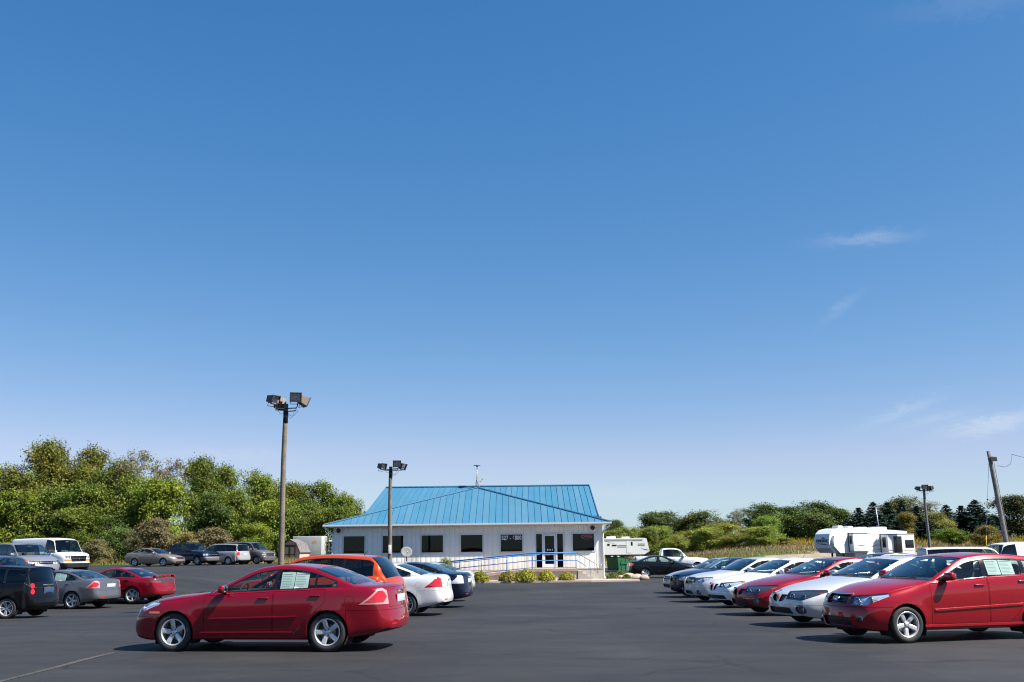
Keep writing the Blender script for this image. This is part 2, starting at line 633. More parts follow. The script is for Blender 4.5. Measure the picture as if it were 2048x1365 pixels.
def car_model(S):
    L, W = S['L'], S['W']
    hw = W / 2
    xf = lambda s: L / 2 - s                     # s: metres behind the nose, local +X is forward
    top = pchip(S['top'])
    belt = pchip(S['belt'])
    plan = pchip(S.get('plan', [(0, .83), (.12, .895), (.35, .955), (.9, .99), (1.6, 1.0), (L - 1.6, 1.0), (L - .8, .985), (L - .3, .945), (L - .1, .90), (L, .84)]))
    fs, rs_ = S['fo'], S['fo'] + S['wb']
    cl = S.get('clear', .20)
    bot = pchip(S.get('bot', [(0, cl + .03), (.3, cl - .01), (fs, cl), (rs_, cl), (L - .35, cl + .08), (L, cl + .16)]))
    crown = S.get('crown', .055)
    tum = S.get('tum', .42)
    sweep = pchip(S.get('sweep', [(0, .33), (.5, .30), (S['cowl'], .20), (S['wst'], .09), (S['wst'] + .6, 0.0), (S['rgt'] - .4, 0), (S['rgt'], -.05), (S['rgb'], -.10), (L - .3, -.16), (L, -.20)]))
    sweep_p = S.get('sweep_p', 2.4)
    tr = S['tyre'] / 2
    ra = tr + S.get('archgap', .045)
    sh = S.get('shoulder', .045)

    def ring(s):
        w = hw * plan(s)
        zb, zs, zt = bot(s), belt(s), top(s)
        cr_ = crown
        zr = max(zt - cr_, zs + .012)
        g = min(1.0, max(0.0, (zr - zs - .012) / .25))
        zr = min(zr, zt - .008)
        h = zs - zb
        wsd = w - sh
        wr = wsd - .018 - (zr - zs) * tum
        K = [(0, zb), (w - .20, zb), (w - .085, zb + .012), (w - .045, zb + .085), (w - .014, zb + .40 * h), (w, zb + .66 * h),
             (w - .010, zb + .86 * h), (wsd, zs - .008), (wsd - .022 * g - .008, zs + .003),
             ((wsd + wr) / 2 + .010 * g - .006, (zs + zr) / 2 + .003), (wr + .006, zr - .022 * g), (wr - .030 - .02 * (1 - g), zr + .35 * (zt - zr)),
             (.56 * wr, zt - .24 * (zt - zr)), (0, zt)]
        return catmull(K, SEG)

    special = sorted({S['cowl'], S['cowl'] - .045, S['wst'], S['rgt'], S['rgb'], S['rgb'] + .03} | set(S.get('stations', [])))
    base = [0, .02, .05, .09, .14, .20, .28] + list(np.arange(.36, L - .3, S.get('step', .085))) + [L - .28, L - .20, L - .14, L - .09, L - .05, L - .02, L]
    st = sorted(special + [b for b in base if all(abs(b - x) > .022 for x in special)])
    bm = bmesh.new()
    zone = bm.faces.layers.int.new('zone')       # 0 under 1 side 2 glasshouse side 3 rail 4 top 5 front 6 rear
    part = bm.faces.layers.int.new('part')
    nring = KIDX[-1] + 1
    rows = []
    for s in st:
        r = ring(s)
        k = 1.0
        e = min(s, L - s)
        if e < .10:
            k = 1 - .055 * (1 - e / .10) ** 2
        zm = (r[0][1] + r[-1][1]) / 2
        rows.append([bm.verts.new((xf(s), p[0] * k, zm + (p[1] - zm) * (k if e < .10 else 1))) for p in r])
    zmap = [0, 0, 1, 1, 1, 1, 1, 1, 2, 2, 3, 4, 4]
    topface = {}
    for i in range(len(st) - 1):
        for j in range(nring - 1):
            f = bm.faces.new((rows[i][j], rows[i][j + 1], rows[i + 1][j + 1], rows[i + 1][j]))
            f[zone] = zmap[seg_of(j)]
            if j >= KIDX[10]:
                topface[f] = ((st[i] + st[i + 1]) / 2, j)
    for (row, zn) in ((rows[0], 5), (rows[-1], 6)):
        prev = None
        for j in range(KIDX[1], nring):
            v0 = row[j]
            if v0.co.y < 1e-4:
                cur = [v0] * 9
            else:
                cur = [v0] + [bm.verts.new((v0.co.x, v0.co.y * (1 - q / 8), v0.co.z)) for q in range(1, 9)]
            if prev is not None:
                for q in range(8):
                    vs = []
                    for v in ((prev[q], prev[q + 1], cur[q + 1], cur[q]) if zn == 5 else (prev[q], cur[q], cur[q + 1], prev[q + 1])):
                        if v not in vs:
                            vs.append(v)
                    if len(vs) > 2:
                        f = bm.faces.new(vs)
                        f[zone] = zn
            prev = cur
    # plan sweep and the lean of nose and tail
    nose = pchip(S.get('nose', [(.1, -.12), (.25, -.05), (.40, 0), (.55, -.015), (.70, -.07), (.95, -.16), (2.2, -.2)]))
    tail = pchip(S.get('tail', [(.1, -.10), (.30, -.04), (.48, 0), (.60, -.02), (.72, -.05), (1.10, -.11), (2.2, -.2)]))
    for v in bm.verts:
        s = L / 2 - v.co.x
        k = sweep(s) * min(1.15, abs(v.co.y) / hw) ** sweep_p
        d = nose(v.co.z) * max(0, 1 - s / .55) ** 1.5 - tail(v.co.z) * max(0, 1 - (L - s) / .45) ** 1.5
        v.co.x += d - k
    wc = [Vector((xf(fs), 0, tr)), Vector((xf(rs_), 0, tr))]
    for v in bm.verts:
        if v.co.y > hw * .75:
            for c in wc:
                r = math.hypot(v.co.x - c.x, v.co.z - c.z)
                v.co.y += S.get('flare', .014) * math.exp(-((r - ra) / .07) ** 2)
    bm.normal_update()
    side_up = [f for f in bm.faces if f[zone] == 1]
    if sum(f.normal.y for f in side_up) < 0:
        bmesh.ops.reverse_faces(bm, faces=bm.faces[:])
    bm.normal_update()
    rail = [(r[KIDX[10]].co.x, r[KIDX[10]].co.z) for r in rows]
    blt = [(r[KIDX[8]].co.x, r[KIDX[8]].co.z) for r in rows]
    rx = np.array([p[0] for p in rail])[::-1]; rz = np.array([p[1] for p in rail])[::-1]
    bx_ = np.array([p[0] for p in blt])[::-1]; bz = np.array([p[1] for p in blt])[::-1]
    railz = lambda x: float(np.interp(x, rx, rz))
    beltz = lambda x: float(np.interp(x, bx_, bz))
    A, B = PROJ['side']
    As, Bs = A, B
    names = ['body']
    opts = [dict(mat='paint', both=True, thick=.02)]
    def pid(name, **o):
        names.append(name)
        opts.append(o)
        return len(names) - 1
    bvh = BVHTree.FromBMesh(bm)
    def side_y(x, z):
        h = bvh.ray_cast(Vector((x, 3, z)), Vector((0, -1, 0)))
        return (h[0].y, h[1]) if h[0] is not None else (hw, Vector((0, 1, 0)))
    def end_x(y, z, rear=False):
        h = bvh.ray_cast(Vector((-9 if rear else 9, max(y, .004), z)), Vector((1 if rear else -1, 0, 0)))
        return h[0].x if h[0] is not None else (-L / 2 if rear else L / 2)

    # underside
    p_un = pid('underbody', mat=M_UND, both=True)
    for f in bm.faces:
        if f[zone] == 0:
            f[part] = p_un
    # screens, hood, deck, roof by grid position
    p_ws = pid('windshield', mat=M_GLASS, both=True, inset=.006)
    p_rg = pid('rear_window', mat=S.get('rearglass', M_GLASS), both=True, inset=.006)
    p_hd = pid('hood', mat='paint', both=True, thick=.015)
    p_tk = pid('trunk_lid' if S.get('deck', True) else 'tailgate', mat='paint', both=True, thick=.015)
    p_cw = pid('cowl', mat=M_BLK, both=True)
    nrear = S.get('rear_glass', True)
    for f, (s, j) in topface.items():
        zt = f[zone]
        if S['cowl'] < s < S['wst'] and j >= KIDX[11]:
            f[part] = p_ws
        elif nrear and S['rgt'] < s < S['rgb'] and j >= KIDX[11]:
            f[part] = p_rg
        elif S['cowl'] - .045 < s < S['cowl'] and j >= KIDX[10]:
            f[part] = p_cw
        elif .09 < s < S['cowl'] - .045 and j >= KIDX[10]:
            f[part] = p_hd
        elif S['rgb'] + .03 < s < L - .09 and j >= KIDX[11]:
            f[part] = p_tk
        if 'bedcover' in S and S['bedcover'][0] < s < S['bedcover'][1] and j >= KIDX[11]:
            f[part] = S.setdefault('_bed', pid('bed_cover', mat=M_BLK, both=True))
    S.pop('_bed', None)

    # wheel arches
    dead = []
    for c in wc:
        poly = [(c.x + ra * math.cos(a), c.z + ra * math.sin(a)) for a in np.linspace(0, 2 * math.pi, 29)[:-1]]
        cand = [f for f in bm.faces if f[zone] in (0, 1) and max(v.co.y for v in f.verts) > .52 and abs(f.calc_center_median().x - c.x) < ra + .2 and f.calc_center_median().z < c.z + ra + .1]
        ins = cut(bm, cand, poly, A, B)
        dead += [f for f in ins if f.calc_center_median().y > .52]
    bmesh.ops.delete(bm, geom=list(set(dead)), context='FACES')

    sidef = lambda zs_=(1,): [f for f in bm.faces if f[zone] in zs_ and f[part] == 0]
    # --- side glass
    xa = xf(S['cowl'] - .1)
    wins = S['windows']                                  # [(s_front, s_rear, kind, tilt)]
    s_lo, s_hi = S.get('dlo', (S['cowl'] + .05, S['rgt'] + .55))
    mt, mb_ = S.get('dlo_top', .012), S.get('dlo_bot', .012)
    pts = []
    for s in np.linspace(s_lo, s_hi, 40):
        x = xf(s)
        lo, hi = beltz(x) + mb_, railz(x) - mt
        if hi - lo > .02:
            pts += [(x, lo), (x, hi)]
    dlo = hull(pts)
    for (corner, r_) in S.get('dlo_clip', []):
        dlo = clip(dlo, (xf(corner[0]), corner[1]), (xf(r_[0]), r_[1]))
    p_trim = pid('window_trim', mat=S.get('trim', M_GBLK), thick=.012, both=False)
    ins = cut(bm, sidef((2, 3)), dlo, A, B)
    for f in ins:
        f[part] = p_trim
    pane_ids = []
    for (s0, s1, kind, t0, t1) in wins:
        pl = inset(dlo, S.get('trim_w', .016))
        x0, x1 = xf(s0), xf(s1)                           # x0 > x1
        zc = S['belt_mid']
        pl = clip(pl, (x0 - t0 * .0, zc), (x0 - t0, zc + .4)) if True else pl
        pl = clip(pl, (x1 - t1, zc + .4), (x1, zc))
        if len(pl) < 3:
            continue
        pi = pid('side_window', mat=M_DGLASS if kind == 'dark' else M_GLASS, both=False, inset=.006, door=kind)
        for f in cut(bm, [f for f in bm.faces if f[part] == p_trim], pl, A, B):
            f[part] = pi
        pane_ids.append((pi, pl))
    # --- doors
    door_polys = []
    for d in S['doors']:                                  # (s_front, s_rear, z_low, arch_clip)
        x0, x1 = xf(d[0]), xf(d[1])
        pl = hull([(x1, d[2]), (x0, d[2]), (x0, beltz(x0) - .012), (x1, beltz(x1) - .012)])
        if len(d) > 3 and d[3]:
            c = wc[1]
            rr = ra + .05
            for a0, a1 in ((28, 64),):
                pa = (c.x + rr * math.cos(R(a0)), c.z + rr * math.sin(R(a0)))
                pb = (c.x + rr * math.cos(R(a1)), c.z + rr * math.sin(R(a1)))
                # keep the side towards the front of the car
                pl = clip(pl, pb, pa)
        g = inset(pl, .006)
        ring_f = cut(bm, sidef(), pl, A, B)
        pi = pid('door', mat='paint', thick=.02, both=False)
        for f in ring_f:
            f[part] = -1
        for f in cut(bm, [f for f in bm.faces if f[part] == -1], g, A, B):
            f[part] = pi
        bmesh.ops.delete(bm, geom=[f for f in bm.faces if f[part] == -1], context='FACES')
        door_polys.append((pi, g))
    # --- bumpers, with an open seam towards the wings
    for key, nm in (('fbump', 'front_bumper'), ('rbump', 'rear_bumper')):
        if key not in S:
            continue
        sb, zb_ = S[key]
        X0, X1 = (xf(sb), L / 2 + 1) if key == 'fbump' else (-L / 2 - 1, xf(sb))
        g = .005
        big = [(X0, -1), (X1, -1), (X1, zb_), (X0, zb_)]
        sm = [(X0 + (g if key == 'fbump' else 0), -1), (X1 - (0 if key == 'fbump' else g), -1), (X1 - (0 if key == 'fbump' else g), zb_ - g), (X0 + (g if key == 'fbump' else 0), zb_ - g)]
        zn_ = 5 if key == 'fbump' else 6
        ins = cut(bm, [f for f in bm.faces if f[zone] in (1, zn_) and f[part] == 0], big, A, B)
        for f in ins:
            f[part] = -1
        pi = pid(nm, mat=S.get('bump_mat', 'paint'), thick=.015, both=True)
        for f in cut(bm, [f for f in bm.faces if f[part] == -1], sm, A, B):
            f[part] = pi
        bmesh.ops.delete(bm, geom=[f for f in bm.faces if f[part] == -1], context='FACES')
    # --- lamps, grille and other cut-outs
    for c in S.get('cuts', []):
        nm, view, poly = c['name'], c['view'], c['poly']
        if view == 'side':
            A2, B2 = As, Bs
            p2 = [(xf(a), b) for a, b in poly]
        elif view in ('front', 'rear'):
            A2, B2 = PROJ['front']
            p2 = list(poly)
        else:                                              # diagonal: points are (s, y, z)
            sg = 1 if view == 'fdiag' else -1
            ang = R(c.get('ang', 45))
            D = Vector((sg * math.cos(ang), math.sin(ang), 0))
            B2 = Vector((0, 0, 1))
            A2 = B2.cross(D)
            p2 = [(Vector((xf(a), b, z)).dot(A2), z) for a, b, z in poly]
        Dv = A2.cross(B2)
        fr = view in ('front', 'fdiag') or (view == 'side' and np.mean([p[0] for p in p2]) > 0)
        smax = c.get('reach', .9)
        def ok(f):
            if names[f[part]] not in c.get('over', ('body', 'hood', 'trunk_lid', 'tailgate', 'front_bumper', 'rear_bumper')):
                return False
            x = f.calc_center_median().x
            if view == 'side':
                return f.normal.y > .15
            if fr and x < L / 2 - smax or (not fr) and x > -L / 2 + smax:
                return False
            d = f.normal.dot(Dv)
            want = Vector((1 if fr else -1, .6 if 'diag' in view else 0, 0))
            return f.normal.dot(want) > .12
        ins = cut(bm, [f for f in bm.faces if ok(f)], p2, A2, B2)
        pi = pid(nm, mat=c.get('mat', M_BLK), both=c.get('both', False), inset=c.get('inset', 0), recess=c.get('recess', 0),
                 lens=c.get('lens'), bulbs=c.get('bulbs', 0), thick=c.get('thick', 0), fr=fr, label=c.get('label'), sub=c.get('over', [None])[0] if c.get('sub') else None)
        if c.get('gap'):
            for f in ins:
                f[part] = -1
            ins = cut(bm, [f for f in bm.faces if f[part] == -1], inset(hull(p2), c['gap']), A2, B2)
        for f in ins:
            f[part] = pi
        if c.get('gap'):
            bmesh.ops.delete(bm, geom=[f for f in bm.faces if f[part] == -1], context='FACES')
    bm.normal_update()
    # ---------------------------------------------------------------- turn the regions into meshes
    nrm = {}
    for v in bm.verts:
        n = v.normal.copy()
        if abs(v.co.y) < 1e-4:
            n.y = 0
            if n.length > 1e-6:
                n.normalize()
        nrm[v] = n
    groups = {}
    for f in bm.faces:
        groups.setdefault(f[part], []).append(f)

    def region(faces, thick=0, ins=0, both=False, mats=None, recess=0, rdir=None, flip=False, close=False):
        """-> (mesh for +y or both halves, mirrored mesh or None)"""
        verts, loops, fidx, mi = [], [], [], []
        vi = {}
        def vid(v, off):
            k = (v, off)
            if k not in vi:
                vi[k] = len(verts)
                verts.append(v.co - nrm[v] * off if rdir is None else v.co + rdir * off)
            return vi[k]
        F, LN, MI = [], [], []
        o0 = recess if recess else ins
        for f in faces:
            F.append([vid(v, o0) for v in f.verts]); LN.append([nrm[v] for v in f.verts]); MI.append(0)
        inset_ = set(faces)
        bnd = []
        for f in faces:
            for l in f.loops:
                e = l.edge
                if sum(1 for g in e.link_faces if g in inset_) == 1 and not (abs(e.verts[0].co.y) < 1e-4 and abs(e.verts[1].co.y) < 1e-4 and both):
                    bnd.append((l.vert, l.link_loop_next.vert))
        if thick:
            for f in faces:
                F.append([vid(v, o0 + thick) for v in reversed(f.verts)]); LN.append([-nrm[v] for v in reversed(f.verts)]); MI.append(1)
            for a, b in bnd:
                q = [a, b]
                pa, pb = a.co, b.co
                n = (pb - pa).cross(nrm[a])
                n = n.normalized() if n.length > 1e-9 else nrm[a]
                F.append([vid(b, o0), vid(a, o0), vid(a, o0 + thick), vid(b, o0 + thick)]); LN.append([n] * 4); MI.append(0)
        if recess:
            for a, b in bnd:
                n = nrm[a].cross(b.co - a.co)
                n = n.normalized() if n.length > 1e-9 else nrm[a]
                F.append([vid(a, 0), vid(b, 0), vid(b, recess), vid(a, recess)][::-1]); LN.append([n] * 4); MI.append(0)
        V = [tuple(p) for p in verts]
        def mk(V, F, LN, MI, nm):
            me = bpy.data.meshes.new(nm)
            me.from_pydata(V, [], F)
            for m in mats:
                me.materials.append(m)
            me.polygons.foreach_set('use_smooth', [True] * len(F))
            me.polygons.foreach_set('material_index', MI)
            me.normals_split_custom_set([tuple(n) for ln in LN for n in ln])
            return me
        mV = [(p[0], -p[1], p[2]) for p in V]
        mF = [f[::-1] for f in F]
        mL = [[Vector((n.x, -n.y, n.z)) for n in ln[::-1]] for ln in LN]
        if both:
            b = len(V)
            return mk(V + mV, F + [[i + b for i in f] for f in mF], LN + mL, MI + MI, 'part'), None
        return mk(V, F, LN, MI, 'part'), mk(mV, mF, mL, MI, 'part')

    M = Model()
    S2 = {}
    M.spec = S
    PM = mat('paint_placeholder', (.5, .5, .5))
    door_idx = {}
    last_idx = {}
    order = sorted(groups, key=lambda k: 0 if names[k] in ('body',) else (1 if names[k] == 'door' else 2))
    # arch liners belong to the body: built from the arch outline
    for k in order:
        o = opts[k]
        role = None
        m0 = o['mat']
        if m0 == 'paint':
            m0 = PM
            role = 'paint'
        mats = [m0] + ([M_INT] if o.get('thick') else [])
        rdir = None
        if o.get('recess'):
            rdir = Vector((-1 if o['fr'] else 1, 0, 0))
            a, b = region(groups[k], both=o.get('both', False), mats=mats, recess=o['recess'], rdir=rdir)
        else:
            a, b = region(groups[k], thick=o.get('thick', 0), ins=o.get('inset', 0), both=o.get('both', False), mats=mats)
        kids = [a] if b is None else [a, b]
        for q, me in enumerate(kids):
            par = -1
            if names[k] == 'side_window' and S.get('win_parent', True):
                # the pane belongs to the door below it
                cx = np.mean([f.calc_center_median().x for f in groups[k]])
                for (di, g) in door_polys:
                    if min(p[0] for p in g) < cx < max(p[0] for p in g):
                        par = door_idx.get((di, q), -1)
            if o.get('sub'):
                par = last_idx.get((o['sub'], q), -1)
            idx = M.add(names[k], me, par, role=role, label=o.get('label'))
            last_idx[(names[k], q)] = idx
            if names[k] == 'door':
                door_idx[(k, q)] = idx
            if o.get('lens') is not None:
                la, lb = region(groups[k], ins=.002, both=o.get('both', False), mats=[o['lens']])
                M.add('lens', la if q == 0 else lb, idx)
            nb = o.get('bulbs', 0)
            if nb:
                cs = [f.calc_center_median() for f in groups[k]]
                xs = [c.y for c in cs]
                zc = np.mean([c.z for c in cs])
                y0_, y1_ = min(xs), max(xs)
                zz = [c.z for c in cs]
                rad = min(.075, (max(zz) - min(zz)) * .48)
                for bi in range(nb):
                    yy = y0_ + (y1_ - y0_) * (bi + .75) / (nb + .6)
                    near = [c for c in cs if abs(c.y - yy) < .07] or cs
                    cc = sum(near, Vector()) / len(near)
                    mb = MB()
                    dx = o['recess'] * .7
                    mb.lathe([(rad * .98, .0), (rad, .012), (rad * .8, -.01), (rad * .45, -.03), (0, -.035)], 16, 'X', mi=0)
                    mb.ball((-.005, 0, 0), rad * .33, 8, 6, mi=1)
                    me_b = mb.mesh('bulb', [M_CHROME, M_WLENS])
                    M.add('bulb', me_b, idx, (cc.x - dx * (1 if o['fr'] else -1), cc.y * (1 if q == 0 else -1), cc.z), rot=(0, 0, 0 if o['fr'] else math.pi))
    # arch liners
    for c in wc:
        for sg in (1, -1):
            mb = MB()
            n = 18
            vs, fs_ = [], []
            for i in range(n + 1):
                a = math.pi * (1.18 - 1.36 * i / n)
                x, z = c.x + (ra + .001) * math.cos(a), c.z + (ra + .001) * math.sin(a)
                ys = [max(.56, side_y(c.x + ra * 1.03 * math.cos(a), c.z + ra * 1.03 * math.sin(a))[0] - .004), .50, .50]
                vs += [(x, ys[0] * sg, z), (x, .50 * sg, z), (c.x, .50 * sg, c.z)]
            for i in range(n):
                for q in range(2):
                    fs_.append((i * 3 + q, i * 3 + q + 1, i * 3 + q + 4, i * 3 + q + 3))
            mb.add(vs, fs_, 0, False)
            M.add('wheel_arch_liner', mb.mesh('wheel_arch_liner', M_UND))
    # wheels
    ty, rim = wheel_meshes(S['wheel'], S['tyre'], S.get('tyre_w', .215))
    track = hw - S.get('tyre_w', .215) / 2 - .022
    for c in wc:
        for sg in (1, -1):
            wi = M.add('wheel', None, -1, (c.x, track * sg, tr), rot=(0, random.uniform(0, 6), 0 if sg > 0 else math.pi))
            M.add('tyre', ty, wi)
            M.add('rim', rim, wi)
    # door handles, mirrors
    for (di, g) in door_polys:
        x1 = min(p[0] for p in g)
        zb = beltz(x1 + .2) - S.get('handle_drop', .115)
        yy, nn = side_y(x1 + .17, zb)
        for q, sg in ((0, 1), (1, -1)):
            mb = MB()
            mb.bbox((0, .012 * sg, 0), (.19, .026, .032), .010, 0)
            M.add('door_handle', mb.mesh('door_handle', [PM if S.get('handle', 'paint') == 'paint' else M_BLK, M_UND]), door_idx[(di, q)], (x1 + .17, yy * sg, zb), role='paint' if S.get('handle', 'paint') == 'paint' else None)
    mxs = S.get('mirror_s', S['cowl'] + .42)
    mz = beltz(xf(mxs)) + S.get('mirror_up', .075)
    for sg in (1, -1):
        yy = side_y(xf(mxs), beltz(xf(mxs)) - .03)[0]
        mb = MB()
        k = S.get('mirror_k', 1.0)
        bmm = MB()
        bmm.bbox((0, .115 * sg, 0), (.12 * k, .21 * k, .14 * k), .05, 0)
        bmm.bbox((.01, .01 * sg, -.055), (.07, .10, .05), .015, 1)
        mi = M.add('side_mirror', bmm.mesh('side_mirror', [PM if S.get('mirror', 'paint') == 'paint' else M_BLK, M_BLK]), -1, (xf(mxs), yy * sg, mz), role='paint' if S.get('mirror', 'paint') == 'paint' else None)
        gb = MB()
        gb.bbox((-.061 * k, .118 * sg, 0), (.006, .17 * k, .105 * k), .002, 0)
        M.add('mirror_glass', gb.mesh('mirror_glass', M_MIRR), mi)
    # rub strips
    for (s0, s1, z0, z1, hgt, role) in S.get('strips', []):
        for sg in (1, -1):
            mb = MB()
            pts = []
            n = 14
            vs = []
            for i in range(n + 1):
                s = s0 + (s1 - s0) * i / n
                z = z0 + (z1 - z0) * i / n
                y = side_y(xf(s), z)[0]
                for (dy, dz) in ((-.004, -hgt / 2), (.014, -hgt * .3), (.014, hgt * .3), (-.004, hgt / 2)):
                    vs.append((xf(s), (y + dy) * sg, z + dz))
            fs_ = [(i * 4 + q, i * 4 + (q + 1) % 4, i * 4 + 4 + (q + 1) % 4, i * 4 + 4 + q) for i in range(n) for q in range(4)]
            fs_ += [(0, 1, 2, 3), (n * 4 + 3, n * 4 + 2, n * 4 + 1, n * 4)]
            mb.add(vs, fs_, 0, False)
            M.add('side_moulding', mb.mesh('side_moulding', PM if role == 'paint' else role), role='paint' if role == 'paint' else None)
    # bars across the grille or intake: (y half width, z, thickness, depth into nose, material)
    for (yh, z, th, dep, mm) in S.get('bars', []):
        mb = MB()
        pts = [(end_x(abs(yh * t), z) - dep, yh * t, z) for t in np.linspace(-1, 1, 13)]
        mb.tube(pts, th / 2, 6)
        M.add('grille_bar', mb.mesh('grille_bar', PM if mm == 'paint' else mm), role='paint' if mm == 'paint' else None)
    for (nm, y0_, y1_, z0, z1, dep, mm, rear) in S.get('plates', []):
        mb = MB()
        yc, zc = (y0_ + y1_) / 2, (z0 + z1) / 2
        x = end_x(abs(yc), zc, rear)
        mb.bbox((x + (dep if not rear else -dep), yc, zc), (.012, y1_ - y0_, z1 - z0), .003, 0)
        M.add(nm, mb.mesh(nm, mm))
    for fn in S.get('extra', []):
        fn(M, S, xf, side_y, end_x, beltz, railz, top, PM)
    # interior
    if S.get('interior', True):
        cz = S['belt_mid']
        xc = xf(S['cowl'])
        mb = MB()
        mb.bbox((xc - .50, 0, cz - .12), (.62, W - .42, .22), .06, 0)
        M.add('dashboard', mb.mesh('dashboard', M_INT))
        sx = xf(S['seat'])
        for sg in (1, -1):
            mb = MB()
            mb.bbox((sx + .15, .36 * sg, .48 * S.get('seat_up', 1)), (.52, .50, .16), .06)
            mb.bbox((sx - .14, .36 * sg, cz - .18), (.16, .48, .66), .07, rot=Matrix.Rotation(R(-14), 3, 'Y'))
            mb.bbox((sx - .245, .36 * sg, cz + .235), (.10, .27, .19), .045)
            mb.tube([(sx - .22, .30 * sg, cz + .05), (sx - .235, .30 * sg, cz + .2)], .008, 6)
            mb.tube([(sx - .22, .42 * sg, cz + .05), (sx - .235, .42 * sg, cz + .2)], .008, 6)
            M.add('front_seat', mb.mesh('front_seat', M_SEAT))
        if S.get('rear_seat'):
            rx_ = xf(S['rear_seat'])
            mb = MB()
            mb.bbox((rx_ + .15, 0, .48), (.5, 1.3, .16), .06)
            mb.bbox((rx_ - .16, 0, cz - .20), (.16, 1.3, .62), .07, rot=Matrix.Rotation(R(-20), 3, 'Y'))
            for sg in (1, -1):
                mb.bbox((rx_ - .28, .36 * sg, cz + .14), (.09, .25, .15), .04)
            mb.bbox((rx_ - .50, 0, cz - .02), (.5, 1.2, .03), .01)
            M.add('rear_seat', mb.mesh('rear_seat', M_SEAT))
        mb = MB()
        ring_ = [(math.cos(a) * .18, math.sin(a) * .18) for a in np.linspace(0, 2 * math.pi, 17)]
        mb.tube([(sx + .52 - b * .35, .36 + a, cz - .04 + b * .92) for a, b in ring_], .014, 6, caps=False)
        mb.tube([(sx + .52, .20, cz - .04), (sx + .52, .52, cz - .04)], .016, 6)
        M.add('steering_wheel', mb.mesh('steering_wheel', M_INT))
        mb = MB()
        mb.bbox((xf(S['wst']) + .16, 0, top(S['wst']) - .13), (.03, .24, .07), .012)
        M.add('rear_view_mirror', mb.mesh('rear_view_mirror', M_INT))
    bm.free()
    M.L, M.W = L, W
    M.fs, M.rs, M.track = fs, rs_, track
    M.side_y = side_y
    return M

def place_vehicle(M, name, pm, loc, heading, label, cat, group=None, tilt=0.0, skip=(), k=1.0):
    root = empty(name, loc, heading)
    root.scale = (k, k, k)
    tag(root, label, cat, group)
    objs = []
    for (n, me, par, l, role, rot, lab) in M.parts:
        if n in skip:
            objs.append(None)
            continue
        p = root if par < 0 else objs[par]
        o = bpy.data.objects.new(n, me)
        COL.objects.link(o)
        o.parent = p
        if l is not None:
            o.location = l
        if rot is not None:
            o.rotation_euler = rot
        if lab:
            o['label'] = lab
        if role == 'paint' and me is not None:
            o.material_slots[0].link = 'OBJECT'
            o.material_slots[0].material = pm
        objs.append(o)
    root.rotation_euler = (0, tilt, heading)
    return root

def park(M, name, pm, wheel, at, heading, label, cat, group=None, dz=0.0, skip=(), k=1.0):
    """park a vehicle so that the named wheel (f/r + l/r) stands at the ground point"""
    lx = (M.L / 2 - (M.fs if wheel[0] == 'f' else M.rs)) * k
    ly = M.track * k * (1 if wheel[1] == 'l' else -1)
    c, s = math.cos(heading), math.sin(heading)
    X = at[0] - (lx * c - ly * s)
    Y = at[1] - (lx * s + ly * c)
    # height and pitch from the ground under front and rear axle
    fx, rx = (M.L / 2 - M.fs) * k, (M.L / 2 - M.rs) * k
    zf = ground_z(X + fx * c, Y + fx * s)
    zr = ground_z(X + rx * c, Y + rx * s)
    z = zr + (zf - zr) * (0 - rx) / (fx - rx)
    return place_vehicle(M, name, pm, (X, Y, z + dz + .004), heading, label, cat, group, -math.atan2(zf - zr, fx - rx), skip, k)
# ------------------------------------------------------------------ vehicle types
def sedan_top(L, H, zn, zh, cowl, zc, wst, zw, peak, rgt, zrt, rgb, zd, zt):
    return [(0, zn), (.05, zn + (zh - zn) * .45), (.22, zh), (cowl * .55, zh + (zc - zh) * .58), (cowl - .06, zc - .012), (cowl, zc),
            (cowl + .08, zc + (zw - zc) * .115), ((cowl + wst) / 2, (zc + zw) / 2 + .012), (wst - .10, zw - .032), (wst, zw), (wst + .12, zw + (H - zw) * .42),
            (peak, H), (rgt - .10, zrt + .022), (rgt, zrt), ((rgt + rgb) / 2, (zrt + zd) / 2 + .008), (rgb - .07, zd + .026), (rgb, zd), (L - .18, (zd + zt * 2) / 3 + .012),
            (L - .05, zt - .005), (L, zt - .05)]

def wagon_top(L, H, zn, zh, cowl, zc, wst, zw, peak, rgt, zrt, rgb, zd):
    """one-box tail: the rear screen ends just above the bumper line"""
    return [(0, zn), (.05, zn + (zh - zn) * .45), (.22, zh), (cowl * .55, zh + (zc - zh) * .58), (cowl - .06, zc - .012), (cowl, zc),
            (cowl + .08, zc + (zw - zc) * .115), ((cowl + wst) / 2, (zc + zw) / 2 + .012), (wst - .10, zw - .032), (wst, zw), (wst + .14, zw + (H - zw) * .42),
            (peak, H), (rgt - .10, zrt + .014), (rgt, zrt), ((rgt + rgb) / 2, (zrt + zd) / 2 + .015), (rgb, zd), (rgb + (L - rgb) * .6, zd - .06), (L, zd - .16)]

